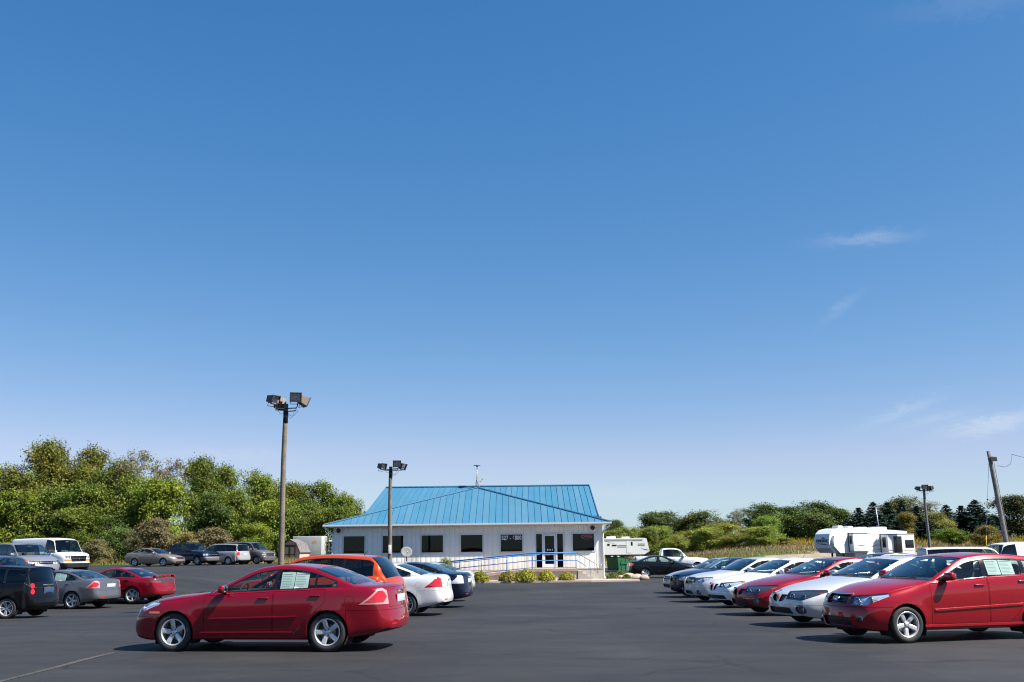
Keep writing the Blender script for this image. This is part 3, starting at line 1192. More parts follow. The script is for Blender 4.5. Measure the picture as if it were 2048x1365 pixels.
def sedan(L, W, H, wb, fo, tyre, wheel, cowl, wst, rgt, rgb, zn, zh, zc, zrt, zd, zt, b0, b1, B, C, cuts, **kw):
    S = dict(L=L, W=W, wb=wb, fo=fo, tyre=tyre, wheel=wheel, cowl=cowl, wst=wst, rgt=rgt, rgb=rgb, belt_mid=(b0 + b1) / 2,
             top=sedan_top(L, H, zn, zh, cowl, zc, wst, H - .06, (wst + rgt) / 2, rgt, zrt, rgb, zd, zt),
             belt=[(0, zn - .06), (.3, zh - .07), (cowl * .66, zh + (zc - zh) * .6 - .07), (cowl, b0 - .02), (cowl + .7, b0), (rgt, b1), (rgb - .1, zd - .075), (L - .3, zt - .04), (L, zt - .09)],
             windows=[(cowl - .4, B - .03, 'g', .0, .05), (B + .03, C, 'g', .05, .02), (C + .035, L, 'g', .02, 0)],
             dlo=(cowl + .08, rgt + (rgb - rgt) * .55), doors=[(cowl + .05, B, .30), (B + .01, min(C + .2, fo + wb - .05), .30, True)], seat=B - .28, rear_seat=C + .05,
             fbump=(fo - .27, zn - .16), rbump=(fo + wb + .30, zt - .36), cuts=cuts)
    S.update(kw)
    return S

def hl(y0, y1, s1, zl, zh, s0=.10, zo=None, **kw):
    """wrap-round headlight outline"""
    zo = zh if zo is None else zo
    return dict(dict(name='headlight', view='fdiag', ang=38, poly=[(s0, y0, zh - .03), (s0, y0, zl + .01), (s0 + .08, y1 * .82, zl - .01), (s1, y1, zo - .05), (s1, y1 - .03, zo), (s0 + .2, y1 * .75, zh)],
                     mat=M_REFL, recess=.07, lens=M_LENS, bulbs=2, reach=.8), **kw)

def tl(L, W, s1, y0, zl, zh, mat_=M_RED, z_tip=None, **kw):
    zt_ = (zl + zh) / 2 if z_tip is None else z_tip
    h = W / 2
    return dict(dict(name='taillight', view='rdiag', ang=40, poly=[(L - s1, h, zt_ - .02), (L - s1, h, zt_ + .02), (L - .20, h - .06, zh), (L - .02, y0, zh - .01), (L - .02, y0, zl), (L - .22, h - .03, zl)],
                     mat=mat_, inset=-.004, reach=.85), **kw)

def intake(z0, z1, y1, **kw):
    return dict(dict(name='lower_intake', view='front', poly=[(-.01, z0), (y1, z0), (y1 - .06, z1), (-.01, z1)], mat=M_BLK, recess=.05, both=True), **kw)

def lid(z0, z1, y1, y2=None):
    return dict(name='lid_panel', view='rear', poly=[(-.05, z0), (y1, z0), (y2 or y1 + .08, z1), (-.05, z1)], mat='paint', both=True, gap=.005, over=('body',), thick=.012)

def price_sheet(s0, w, h, zc, lines=9):
    def fn(M, S, xf, side_y, end_x, beltz, railz, top, PM):
        for k in range(2):
            x = xf(s0 + k * (w / 2 + .012) + w / 4)
            ya, yb = side_y(x, zc - h / 2)[0] - .020, side_y(x, zc + h / 2)[0] - .020
            mb = MB()
            W2 = w / 2
            mb.add([(x + W2 / 2, ya, zc - h / 2), (x - W2 / 2, ya, zc - h / 2), (x - W2 / 2, yb, zc + h / 2), (x + W2 / 2, yb, zc + h / 2)], [(0, 1, 2, 3)], 0)
            rnd = random.Random(k)
            for i in range(lines):
                t0 = .1 + .84 * i / lines
                t1 = t0 + .016 + (.03 if i == lines - 1 else 0)
                xa, xb = x + W2 * .42, x - W2 * (.42 - .5 * rnd.random() * .6)
                P = lambda t: (ya + (yb - ya) * t + .002, zc - h / 2 + h * t)
                (y0, z0), (y1, z1) = P(t0), P(t1)
                mb.add([(xa, y0, z0), (xb, y0, z0), (xb, y1, z1), (xa, y1, z1)], [(0, 1, 2, 3)], 1)
            M.add('price_sheet', mb.mesh('price_sheet', [M_PAPER, M_INK]), -1, label='white printed price sheet inside the side window')
    return fn

def spoiler(z, s, h, w, role='paint'):
    def fn(M, S, xf, side_y, end_x, beltz, railz, top, PM):
        mb = MB()
        n = 12
        vs = []
        for i in range(n + 1):
            t = -1 + 2 * i / n
            y = t * w
            bow = .06 * t * t
            zz = z + h - .025 * t * t
            vs += [(xf(s) + bow, y, zz - .035), (xf(s) + bow, y, zz), (xf(s + .2) + bow, y, zz + .025), (xf(s + .21) + bow, y, zz)]
        fs = [(i * 4 + q, i * 4 + (q + 1) % 4, i * 4 + 4 + (q + 1) % 4, i * 4 + 4 + q) for i in range(n) for q in range(4)]
        fs += [(0, 1, 2, 3), (n * 4 + 3, n * 4 + 2, n * 4 + 1, n * 4)]
        mb.add(vs, fs, 0, False)
        for sg in (1, -1):
            mb.bbox((xf(s + .10), sg * (w - .06), z + h / 2 - .04), (.16, .05, h + .06), .015)
        M.add('rear_spoiler', mb.mesh('rear_spoiler', PM if role == 'paint' else role), role='paint' if role == 'paint' else None)
    return fn

def roof_rack():
    def fn(M, S, xf, side_y, end_x, beltz, railz, top, PM):
        for sg in (1, -1):
            mb = MB()
            pts = [(xf(s), sg * (S['W'] / 2 - .36), top(s) + (.03 if 0 < i < 9 else -.02)) for i, s in enumerate(np.linspace(S['wst'] + .5, S['rgt'] - .1, 10))]
            mb.tube(pts, .016, 6)
            M.add('roof_rail', mb.mesh('roof_rail', M_BLK))
    return fn

def wiper(z0=None):
    def fn(M, S, xf, side_y, end_x, beltz, railz, top, PM):
        for (ya, yb) in ((-.05, -.62), (.5, -.02)):
            mb = MB()
            c = S['cowl']
            pts = [(xf(c + .03 - .20 * (abs(y) / (S['W'] / 2)) ** 2 * -1) , y, top(c + .03) + .012 - .03 * (y / .9) ** 2) for y in np.linspace(ya, yb, 6)]
            mb.tube(pts, .009, 5)
            M.add('wiper', mb.mesh('wiper', M_BLK))
    return fn

def badge(kind, y, z, rear=False, size=.06, m=None):
    def fn(M, S, xf, side_y, end_x, beltz, railz, top, PM):
        x = end_x(abs(y), z, rear)
        mb = MB()
        sg = -1 if rear else 1
        if kind == 'oval':
            mb.lathe([(1.0, -.02), (1.0, .012), (.8, .018), (.78, .012), (0, .012)], 20, 'X')
            mb.v = [(p[0] * sg, p[1] * size, p[2] * size * .55) for p in mb.v]
        elif kind == 'bowtie':
            mb.bbox((0, 0, 0), (.02, size * 2, size * .5), .008)
            mb.bbox((0, 0, 0), (.024, size * .8, size * .9), .008)
        elif kind == 'arrow':
            mb.prism([(-size * .35, size), (0, size * .6), (size * .35, size), (0, -size)], -.01, .012, plane='yz')
        elif kind == 'disc':
            mb.lathe([(size, -.02), (size, .010), (size * .7, .018), (0, .018)], 18, 'X')
            mb.v = [(p[0] * sg, p[1], p[2]) for p in mb.v]
        M.add('badge', mb.mesh('badge', m or M_CHROME), -1, (x + sg * .006, y, z))
    return fn

def antenna(s, y, h=.16):
    def fn(M, S, xf, side_y, end_x, beltz, railz, top, PM):
        mb = MB()
        mb.tube([(xf(s), y, top(s) - .01), (xf(s + h * .9), y, top(s) + h)], .006, 5)
        M.add('antenna', mb.mesh('antenna', M_BLK))
    return fn

def fog(y, z, r):
    return dict(name='fog_lamp', view='front', poly=[(y + r * math.cos(a), z + r * math.sin(a)) for a in np.linspace(0, 2 * math.pi, 13)[:-1]], mat=M_DREFL, recess=.04, lens=M_LENS, bulbs=1, reach=.8)

M_DAMB = mat('dim_amber_lens', (.28, .08, .03), .14, coat=1.0)
SPEC = {}
L = 4.98
def saloon_cuts(core, outer):
    return [
        hl(.42, .93, .60, .62, .865, zo=.86),
        dict(name='side_marker', view='side', poly=[(.50, .655), (.72, .655), (.72, .69), (.50, .69)], mat=M_AMB, inset=-.003),
        dict(name='grille', view='front', poly=[(-.01, .56), (.36, .56), (.36, .78), (-.01, .78)], mat=M_BLK, recess=.05, both=True),
        intake(.27, .42, .52),
        lid(.74, 1.075, .60, .62),
        dict(name='taillight', view='rdiag', ang=40, poly=[(L - .56, .93, .795), (L - .20, .86, 1.055), (L - .13, .78, 1.065), (L - .02, .63, .98), (L - .02, .60, .795)], mat=outer, inset=-.004, reach=.8),
        dict(name='lamp_core', view='rdiag', ang=40, poly=[(L - .46, .92, .825), (L - .21, .86, 1.015), (L - .14, .78, 1.02), (L - .08, .70, .92), (L - .14, .80, .825)], mat=core, inset=-.007, reach=.8, over=('taillight',), sub=True),
        dict(name='rear_reflector', view='rear', poly=[(.42, .44), (.60, .44), (.60, .47), (.42, .47)], mat=M_RED, inset=-.002),
        dict(name='fuel_door', view='side', poly=[(4.22 + .085 * math.cos(a), .86 + .085 * math.sin(a)) for a in np.linspace(0, 2 * math.pi, 13)[:-1]], mat='paint', gap=.004, thick=.01),
    ]
SALOON = dict(
    L=L, W=1.88, wb=2.84, fo=.99, tyre=.665, tyre_w=.22, wheel='five', cowl=1.52, wst=2.42, rgt=3.55, rgb=4.34, belt_mid=1.03,
    top=sedan_top(L, 1.495, .76, .86, 1.52, 1.045, 2.42, 1.435, 2.95, 3.58, 1.425, 4.36, 1.150, 1.09),
    belt=[(0, .70), (.3, .79), (1.0, .90), (1.5, .985), (2.2, 1.01), (3.4, 1.055), (4.2, 1.075), (4.7, 1.06), (L, 1.00)],
    windows=[(1.2, 2.80, 'g', .0, .05), (2.86, 3.56, 'g', .05, .02), (3.60, 5, 'g', .02, 0)],
    dlo=(1.60, 3.98), doors=[(1.56, 2.83, .30), (2.84, 3.78, .30, True)], seat=2.55, rear_seat=3.62,
    strips=[(1.60, 3.28, .565, .60, .03, 'paint'), (1.5, 3.2, .330, .335, .025, 'paint')],
    fbump=(.72, .60), rbump=(4.16, .70),
    bars=[(.35, .62, .022, .012, M_CHROME), (.35, .67, .022, .012, M_CHROME), (.35, .72, .022, .012, M_CHROME)],
    plates=[('number_plate', -.26, .26, .81, .94, .006, M_PLATE, True)])
SPEC['saloon'] = dict(SALOON, cuts=saloon_cuts(M_RED, M_PINKL), extra=[price_sheet(2.93, .50, .30, 1.20), badge('oval', 0, .985, True, .07), wiper()])
SPEC['saloon_red_lamps'] = dict(SALOON, cuts=saloon_cuts(M_RED, M_RED), wheel='split', extra=[badge('oval', 0, .985, True, .07)])
SPEC['saloon_clear_lamps'] = dict(SALOON, cuts=saloon_cuts(M_REFL, M_WLENS), wheel='fivetaper', extra=[badge('oval', 0, .985, True, .07)])
SPEC['saloon_price'] = dict(SALOON, cuts=saloon_cuts(M_RED, M_PINKL), wheel='fivetaper', extra=[price_sheet(2.93, .50, .30, 1.20), badge('oval', 0, .985, True, .07)])

# big front-drive saloon with cat-eye lamps in dark housings and a two-part nose grille
L = 5.04
SPEC['cateye'] = sedan(L, 1.86, 1.44, 2.81, 1.04, .66, 'fivetaper', 1.60, 2.52, 3.55, 4.38, .62, .745, 1.02, 1.38, 1.13, 1.06, .985, 1.05, 2.93, 3.66, [
    hl(.30, .90, .66, .56, .76, s0=.06, zo=.765, mat=M_DREFL, bulbs=2),
    dict(name='turn_signal', view='fdiag', ang=38, poly=[(.50, .84, .60), (.50, .84, .70), (.70, .95, .72), (.70, .95, .66)], mat=M_DAMB, inset=.002, over=('headlight',), sub=True, reach=.9),
    dict(name='grille', view='front', poly=[(.035, .50), (.22, .54), (.30, .66), (.06, .66)], mat=M_GBLK, recess=.05),
    intake(.27, .40, .48), fog(.66, .37, .10),
    tl(L, 1.86, .42, .45, .84, 1.0), lid(.74, 1.03, .60)],
    extra=[badge('arrow', 0, .60, False, .06, M_RED), wiper()])

# mid-size saloon with slim clear lamps, split grille and wide lower mouth
L = 4.82
SPEC['slimlamp'] = sedan(L, 1.80, 1.45, 2.85, .94, .655, 'five', 1.42, 2.34, 3.42, 4.20, .66, .785, 1.03, 1.39, 1.15, 1.09, .99, 1.055, 2.78, 3.52, [
    hl(.34, .88, .64, .60, .765, s0=.08, zo=.80),
    dict(name='turn_signal', view='fdiag', ang=38, poly=[(.56, .84, .60), (.56, .84, .82), (.72, .95, .82), (.72, .95, .66)], mat=M_AMB, inset=.002, over=('headlight',), sub=True, reach=.9),
    dict(name='grille', view='front', poly=[(.03, .50), (.19, .54), (.25, .70), (.05, .70)], mat=M_GBLK, recess=.05),
    intake(.26, .38, .62),
    tl(L, 1.80, .42, .45, .84, 1.02), lid(.74, 1.06, .58)],
    extra=[badge('arrow', 0, .62, False, .06, M_RED), wiper(), antenna(3.1, 0, .18)])

# upright-nosed saloon with a cross-bar grille and square lamps with amber corners
L = 4.86
SPEC['crossbar'] = sedan(L, 1.84, 1.50, 2.765, .97, .665, 'seven', 1.42, 2.30, 3.42, 4.20, .76, .895, 1.07, 1.43, 1.18, 1.10, 1.03, 1.09, 2.76, 3.48, [
    hl(.37, .88, .50, .655, .845, s0=.05, zo=.86),
    dict(name='turn_signal', view='fdiag', ang=38, poly=[(.38, .80, .64), (.38, .80, .78), (.60, .95, .80), (.60, .95, .64)], mat=M_AMB, inset=.002, over=('headlight',), sub=True, reach=.9),
    dict(name='grille', view='front', poly=[(-.01, .62), (.31, .63), (.34, .85), (-.01, .85)], mat=M_GBLK, recess=.06, both=True),
    intake(.28, .40, .30), fog(.58, .345, .085),
    tl(L, 1.84, .40, .45, .84, 1.02), lid(.74, 1.07, .58)],
    bars=[(.33, .735, .035, .0, 'paint')],
    plates=[('cross_upright', -.018, .018, .63, .84, .002, M_CHROME, False)], extra=[wiper()],
    nose=[(.1, -.12), (.25, -.05), (.40, 0), (.60, -.005), (.80, -.02), (.95, -.10), (2.2, -.2)])

# conservative saloon
L = 4.85
SPEC['plain'] = sedan(L, 1.80, 1.46, 2.72, .98, .64, 'seven', 1.42, 2.30, 3.42, 4.20, .68, .79, 1.02, 1.39, 1.12, 1.06, .98, 1.04, 2.78, 3.48, [
    hl(.44, .88, .50, .60, .765, s0=.09, zo=.79),
    dict(name='grille', view='front', poly=[(-.01, .57), (.38, .58), (.40, .71), (-.01, .71)], mat=M_GBLK, recess=.05, both=True),
    intake(.26, .38, .55), tl(L, 1.80, .36, .55, .80, 1.0), lid(.72, 1.03, .58)],
    bars=[(.38, .64, .03, .005, M_CHROME)], plates=[('number_plate', -.26, .26, .78, .92, .006, M_PLATE, True)], extra=[wiper()])
L = 5.10
SPEC['long_plain'] = sedan(L, 1.86, 1.47, 2.81, 1.05, .66, 'five', 1.55, 2.48, 3.62, 4.46, .68, .79, 1.02, 1.40, 1.13, 1.06, .98, 1.04, 2.92, 3.66, [
    hl(.46, .90, .52, .60, .765, s0=.09, zo=.79),
    dict(name='grille', view='front', poly=[(-.01, .57), (.40, .58), (.42, .71), (-.01, .71)], mat=M_GBLK, recess=.05, both=True),
    intake(.26, .38, .55), tl(L, 1.86, .34, .55, .80, 1.0), lid(.72, 1.03, .60)],
    bars=[(.40, .64, .03, .005, M_CHROME)], strips=[(1.6, 3.5, .60, .62, .035, 'paint')], extra=[wiper()])

# sporty four-door with dark rear lamp band and boot wing
L = 5.10
SPEC['winged'] = sedan(L, 1.90, 1.44, 2.85, 1.06, .68, 'fivetaper', 1.62, 2.55, 3.50, 4.32, .62, .745, 1.02, 1.38, 1.10, 1.06, .985, 1.06, 2.92, 3.62, [
    hl(.30, .90, .66, .56, .76, s0=.06, zo=.765, mat=M_DREFL),
    dict(name='taillight', view='rdiag', ang=40, poly=[(L - .40, .95, .90), (L - .36, .95, 1.0), (L - .10, .80, 1.03), (L - .02, .40, 1.02), (L - .02, .40, .84), (L - .2, .90, .84)], mat=M_DREFL, inset=-.003, reach=.9),
    dict(name='lamp_core', view='rdiag', ang=40, poly=[(L - .30, .93, .86), (L - .12, .82, .86), (L - .06, .60, .86), (L - .06, .60, .92), (L - .3, .93, .93)], mat=M_RED, inset=-.006, over=('taillight',), sub=True, reach=.9),
    dict(name='lid_band', view='rear', poly=[(-.01, .86), (.40, .86), (.40, 1.0), (-.01, 1.0)], mat=M_DREFL, both=True, inset=-.002, over=('body', 'trunk_lid')),
    intake(.27, .40, .48), fog(.66, .37, .10)],
    strips=[(1.7, 3.6, .55, .58, .06, 'paint')], extra=[spoiler(1.05, 4.70, .10, .80)], rearglass=M_DGLASS)

# compact five-door with a square chromed grille
L = 4.40
SPEC['hatch'] = dict(
    L=L, W=1.76, wb=2.62, fo=.88, tyre=.615, tyre_w=.21, wheel='five', cowl=1.28, wst=2.14, rgt=3.80, rgb=4.24, belt_mid=1.06, deck=False,
    top=wagon_top(L, 1.49, .74, .855, 1.28, 1.055, 2.14, 1.425, 2.75, 3.80, 1.41, 4.24, 1.06),
    belt=[(0, .66), (.3, .775), (.85, .90), (1.28, 1.0), (2.0, 1.035), (3.2, 1.10), (4.0, 1.10), (L, .90)],
    windows=[(.9, 2.47, 'g', 0, .05), (2.56, 3.28, 'g', .05, .03), (3.36, 5, 'g', .03, 0)], dlo=(1.34, 4.0), trim_w=.022,
    doors=[(1.36, 2.52, .30), (2.53, 3.42, .30, True)], seat=2.28, rear_seat=3.2,
    strips=[(1.42, 3.2, .535, .60, .05, 'paint'), (1.22, 3.18, .275, .275, .06, 'paint')],
    fbump=(.62, .60), rbump=(3.85, .62),
    cuts=[hl(.40, .86, .55, .63, .805, s0=.07, zo=.835),
          dict(name='turn_signal', view='fdiag', ang=38, poly=[(.22, .66, .60), (.30, .74, .71), (.52, .90, .70), (.60, .95, .60)], mat=M_AMB, inset=.003, over=('headlight',), sub=True, reach=.9),
          dict(name='grille', view='front', poly=[(-.01, .64), (.30, .64), (.33, .80), (-.01, .80)], mat=M_GBLK, recess=.05, both=True),
          intake(.26, .42, .46), fog(.60, .40, .055),
          dict(name='taillight', view='rdiag', ang=45, poly=[(L - .32, .86, 1.0), (L - .2, .84, 1.32), (L - .1, .76, 1.32), (L - .02, .62, .9), (L - .1, .84, .9)], mat=M_RED, inset=-.004, reach=.8)],
    bars=[(.33, .805, .045, -.004, M_CHROME), (.31, .69, .012, .01, M_BLK), (.31, .74, .012, .01, M_BLK)],
    extra=[price_sheet(2.62, .54, .26, 1.235), badge('oval', 0, .725, False, .075), wiper()])

# tall orange crossover wagon with curved rear quarter glass
L = 4.62
SPEC['crossover'] = dict(
    L=L, W=1.82, wb=2.70, fo=.90, tyre=.66, tyre_w=.22, wheel='split', cowl=1.28, wst=2.16, rgt=3.98, rgb=4.50, belt_mid=1.12, deck=False, rearglass=M_DGLASS,
    top=wagon_top(L, 1.67, .86, .97, 1.28, 1.15, 2.16, 1.60, 2.9, 3.98, 1.605, 4.50, 1.14),
    belt=[(0, .78), (.3, .88), (.85, .99), (1.28, 1.08), (2.0, 1.10), (3.2, 1.15), (4.1, 1.15), (L, .95)],
    windows=[(.9, 2.50, 'g', 0, .05), (2.57, 3.28, 'dark', .05, .05), (3.33, 5, 'dark', .05, 0)], dlo=(1.34, 4.05), doors=[(1.36, 2.53, .32), (2.54, 3.46, .32, True)],
    seat=2.28, rear_seat=3.2, fbump=(.64, .66), rbump=(4.0, .70),
    cuts=[hl(.45, .88, .48, .68, .89, s0=.07, zo=.92), dict(name='grille', view='front', poly=[(-.01, .64), (.40, .64), (.42, .82), (-.01, .82)], mat=M_GBLK, recess=.05, both=True),
          dict(name='taillight', view='rdiag', ang=45, poly=[(L - .30, .88, .70), (L - .26, .88, .92), (L - .04, .70, .92), (L - .02, .68, .70)], mat=M_RED, inset=-.004, reach=.8)],
    extra=[wiper(), antenna(3.6, 0, .1)])

# black retro high-roof wagon with stacked round rear lamps
L = 4.55
SPEC['retro'] = dict(
    L=L, W=1.80, wb=2.66, fo=.92, tyre=.665, tyre_w=.22, wheel='split', cowl=1.42, wst=1.98, rgt=4.20, rgb=4.42, belt_mid=1.13, deck=False, rearglass=M_DGLASS, tum=.30,
    top=wagon_top(L, 1.68, .88, 1.0, 1.42, 1.17, 1.98, 1.60, 2.8, 4.20, 1.60, 4.42, 1.14),
    belt=[(0, .80), (.3, .92), (.9, 1.04), (1.42, 1.10), (2.0, 1.11), (3.4, 1.13), (4.2, 1.13), (L, .97)],
    windows=[(1.0, 2.50, 'dark', 0, .03), (2.57, 3.36, 'dark', .03, .02), (3.44, 5, 'dark', .02, 0)], dlo=(1.50, 4.22), doors=[(1.5, 2.53, .32), (2.54, 3.44, .32, True)],
    seat=2.3, rear_seat=3.2, fbump=(.66, .66), rbump=(4.02, .66),
    cuts=[hl(.48, .86, .40, .70, .92, s0=.07, zo=.92), dict(name='grille', view='front', poly=[(-.01, .60), (.40, .60), (.42, .86), (-.01, .86)], mat=M_GBLK, recess=.05, both=True)]
    + [dict(name='taillight', view='rdiag', ang=40, poly=[(L - .10 + .0 * math.cos(a), .80 + .085 * math.cos(a), zc + .085 * math.sin(a)) for a in np.linspace(0, 2 * math.pi, 13)[:-1]], mat=M_RED, inset=-.012, reach=.8) for zc in (.84, 1.02)],
    bars=[], plates=[('tailgate_handle', -.30, .30, 1.015, 1.055, .008, M_CHROME, True), ('number_plate', -.28, .28, .76, .96, .003, mat('plate_blue', (.04, .06, .12), .3), True)],
    extra=[badge('bowtie', 0, 1.035, True, .07, mat('gold_badge', (.6, .42, .12), .2, metal=1.0))])

# minivan
L = 5.10
SPEC['minivan'] = dict(
    L=L, W=2.0, wb=3.03, fo=.98, tyre=.66, tyre_w=.215, wheel='steel', cowl=1.10, wst=2.05, rgt=4.72, rgb=4.98, belt_mid=1.12, deck=False, rearglass=M_DGLASS, tum=.30,
    top=wagon_top(L, 1.76, .80, .92, 1.10, 1.13, 2.05, 1.68, 3.0, 4.72, 1.68, 4.98, 1.13),
    belt=[(0, .72), (.3, .84), (.8, .98), (1.1, 1.05), (2.0, 1.09), (4.0, 1.11), (4.7, 1.11), (L, .95)],
    windows=[(.7, 2.40, 'g', 0, .06), (2.48, 3.55, 'dark', .06, 0), (3.62, 6, 'dark', 0, 0)], dlo=(1.25, 4.72), doors=[(1.40, 2.46, .32), (2.47, 3.62, .32)],
    seat=2.2, rear_seat=3.3, fbump=(.72, .62), rbump=(4.34, .62), strips=[(1.45, 3.55, .58, .60, .06, 'paint')],
    cuts=[hl(.42, .94, .48, .66, .83, s0=.07, zo=.86), dict(name='turn_signal', view='fdiag', ang=38, poly=[(.30, .84, .62), (.30, .84, .9), (.60, 1.02, .9), (.60, 1.02, .62)], mat=M_AMB, inset=.002, over=('headlight',), sub=True, reach=.9),
          dict(name='grille', view='front', poly=[(-.01, .64), (.36, .65), (.38, .82), (-.01, .82)], mat=M_GBLK, recess=.05, both=True), intake(.27, .42, .55),
          dict(name='taillight', view='rdiag', ang=40, poly=[(L - .20, .97, .78), (L - .20, .97, 1.08), (L - .02, .78, 1.06), (L - .02, .78, .78)], mat=M_RED, inset=-.004, reach=.8)],
    bars=[(.37, .735, .05, -.002, M_CHROME), (.37, .66, .03, -.002, M_CHROME), (.37, .81, .03, -.002, M_CHROME)],
    plates=[('number_plate', -.26, .26, .80, .94, .004, M_PLATE, True)], extra=[wiper()])

# full-size cargo van: blind sides, dark bumper and grille
L = 5.70
SPEC['cargo'] = dict(
    L=L, W=2.02, wb=3.43, fo=.82, tyre=.74, tyre_w=.235, wheel='steel', cowl=.86, wst=1.42, rgt=5.50, rgb=5.64, belt_mid=1.22, deck=False, tum=.20, crown=.07, clear=.30,
    top=wagon_top(L, 2.10, 1.06, 1.16, .86, 1.26, 1.42, 1.97, 2.6, 5.50, 2.04, 5.64, 1.25),
    belt=[(0, 1.0), (.3, 1.09), (.86, 1.18), (1.5, 1.20), (5.4, 1.20), (L, 1.05)],
    rear_glass=False, windows=[(.6, 1.98, 'g', 0, .03)], dlo=(.98, 2.02), doors=[(1.02, 2.06, .40)], seat=1.75, seat_up=1.6,
    fbump=(.60, .60), rbump=(5.1, .55), bump_mat=M_BLK, mirror='black', handle='black', mirror_k=1.5, sweep=[(0, .20), (.5, .18), (.86, .10), (1.42, .05), (2.0, 0), (L - .3, -.03), (L, -.05)],
    cuts=[dict(name='headlight', view='front', poly=[(.60, .84), (.84, .84), (.84, 1.0), (.60, 1.0)], mat=M_REFL, recess=.04, lens=M_LENS, bulbs=1),
          dict(name='turn_signal', view='front', poly=[(.50, .70), (.86, .70), (.86, .81), (.50, .81)], mat=M_AMB, inset=-.002),
          dict(name='grille', view='front', poly=[(-.01, .66), (.49, .66), (.59, 1.02), (-.01, 1.02)], mat=M_GBLK, recess=.04, both=True)],
    bars=[(.48, .84, .05, .0, M_BLK)], extra=[badge('bowtie', 0, .84, False, .08, mat('silver_badge', (.6, .6, .62), .25, metal=.9))],
    nose=[(.1, -.05), (.40, 0), (.60, .02), (.66, -.04), (1.0, -.05), (1.2, -.10), (2.2, -.2)])

# mid-size passenger van
L = 4.82
SPEC['midvan'] = dict(
    L=L, W=1.97, wb=2.82, fo=.82, tyre=.70, tyre_w=.225, wheel='truck', cowl=.95, wst=1.62, rgt=4.62, rgb=4.76, belt_mid=1.20, deck=False, tum=.22, crown=.07, clear=.26, rearglass=M_DGLASS,
    top=wagon_top(L, 1.93, .98, 1.08, .95, 1.22, 1.62, 1.82, 2.6, 4.62, 1.87, 4.76, 1.22),
    belt=[(0, .92), (.3, 1.01), (.95, 1.15), (1.6, 1.18), (4.5, 1.18), (L, 1.02)],
    windows=[(.7, 2.05, 'g', 0, .03), (2.2, 3.2, 'dark', 0, 0), (3.3, 6, 'dark', 0, 0)], dlo=(1.06, 4.5), doors=[(1.10, 2.1, .36)], seat=1.85, seat_up=1.4,
    fbump=(.52, .58), rbump=(4.3, .55), sweep=[(0, .18), (.5, .16), (.95, .10), (1.62, .05), (2.2, 0), (L - .3, -.03), (L, -.05)],
    cuts=[dict(name='headlight', view='front', poly=[(.52, .76), (.86, .76), (.86, .90), (.52, .90)], mat=M_REFL, recess=.04, lens=M_LENS, bulbs=1),
          dict(name='grille', view='front', poly=[(-.01, .64), (.49, .64), (.49, .92), (-.01, .92)], mat=M_GBLK, recess=.04, both=True)],
    bars=[(.48, .70, .035, 0, M_CHROME), (.48, .78, .035, 0, M_CHROME), (.48, .86, .035, 0, M_CHROME)], extra=[],
    nose=[(.1, -.05), (.40, 0), (.60, .02), (.66, -.04), (1.0, -.05), (1.2, -.10), (2.2, -.2)])

# four-door sport-utility pickup with sloping sail panels
def truck(L, H, wb, fo, cowl, wst, rgt, rgb, zbed, wins, doors, dlo, **kw):
    S = dict(L=L, W=2.02, wb=wb, fo=fo, tyre=.78, tyre_w=.25, wheel='truck', cowl=cowl, wst=wst, rgt=rgt, rgb=rgb, belt_mid=1.24, tum=.26, crown=.06, clear=.34, archgap=.06, deck=False,
             top=[(0, .98), (.06, 1.05), (.22, 1.10), (cowl * .55, 1.16), (cowl - .06, 1.20), (cowl, 1.215), (cowl + .08, 1.28), ((cowl + wst) / 2, (1.215 + H - .07) / 2 + .012), (wst - .1, H - .10), (wst, H - .07),
                  (wst + .14, H - .035), ((wst + rgt) / 2, H), (rgt - .1, H - .03), (rgt, H - .045), (rgb, zbed + .02), (rgb + .05, zbed), (L - .06, zbed), (L, zbed - .05)],
             belt=[(0, .92), (.3, 1.03), (cowl, 1.16), (cowl + .6, 1.20), (rgb, 1.22), (rgb + .2, zbed - .05), (L - .1, zbed - .05), (L, zbed - .11)],
             windows=wins, doors=doors, dlo=dlo, seat=cowl + 1.05, seat_up=1.7, fbump=(fo - .38, .70), rbump=(fo + wb + .42, .66), stations=[rgb + .06],
             sweep=[(0, .16), (.6, .12), (cowl, .12), (wst, .05), (wst + .5, 0), (L - .3, 0), (L, -.04)], bedcover=(rgb + .06, L - .10),
             nose=[(.1, -.05), (.40, 0), (.62, .03), (.70, -.04), (1.0, -.05), (1.2, -.10), (2.2, -.2)], mirror_k=1.35,
             cuts=[dict(name='headlight', view='fdiag', ang=30, poly=[(.04, .58, .80), (.04, .58, .97), (.30, .96, .97), (.30, .96, .80)], mat=M_REFL, recess=.05, lens=M_LENS, bulbs=1),
                   dict(name='grille', view='front', poly=[(-.01, .74), (.54, .74), (.54, 1.0), (-.01, 1.0)], mat=M_GBLK, recess=.05, both=True),
                   dict(name='taillight', view='rdiag', ang=40, poly=[(L - .16, .96, .80), (L - .16, .96, 1.18), (L - .02, .84, 1.18), (L - .02, .84, .80)], mat=M_RED, inset=-.004, reach=.8)],
             bars=[(.53, .86, .05, 0, M_CHROME)], extra=[badge('bowtie', 0, .86, False, .08, mat('gold_badge', (.6, .42, .12), .2, metal=1.0))])
    S.update(kw)
    return S
SPEC['sportpickup'] = truck(5.60, 1.88, 3.30, .98, 1.62, 2.34, 3.92, 4.55, 1.36, [(1.0, 2.92, 'g', 0, .04), (3.0, 6, 'dark', .04, 0)], [(1.74, 2.96, .46), (2.97, 4.0, .46, True)], (1.75, 4.0), bump_mat=mat('grey_cladding', (.12, .12, .125), .6),
                            strips=[(1.35, 3.75, .62, .62, .34, mat('grey_cladding', (.12, .12, .125), .6))])
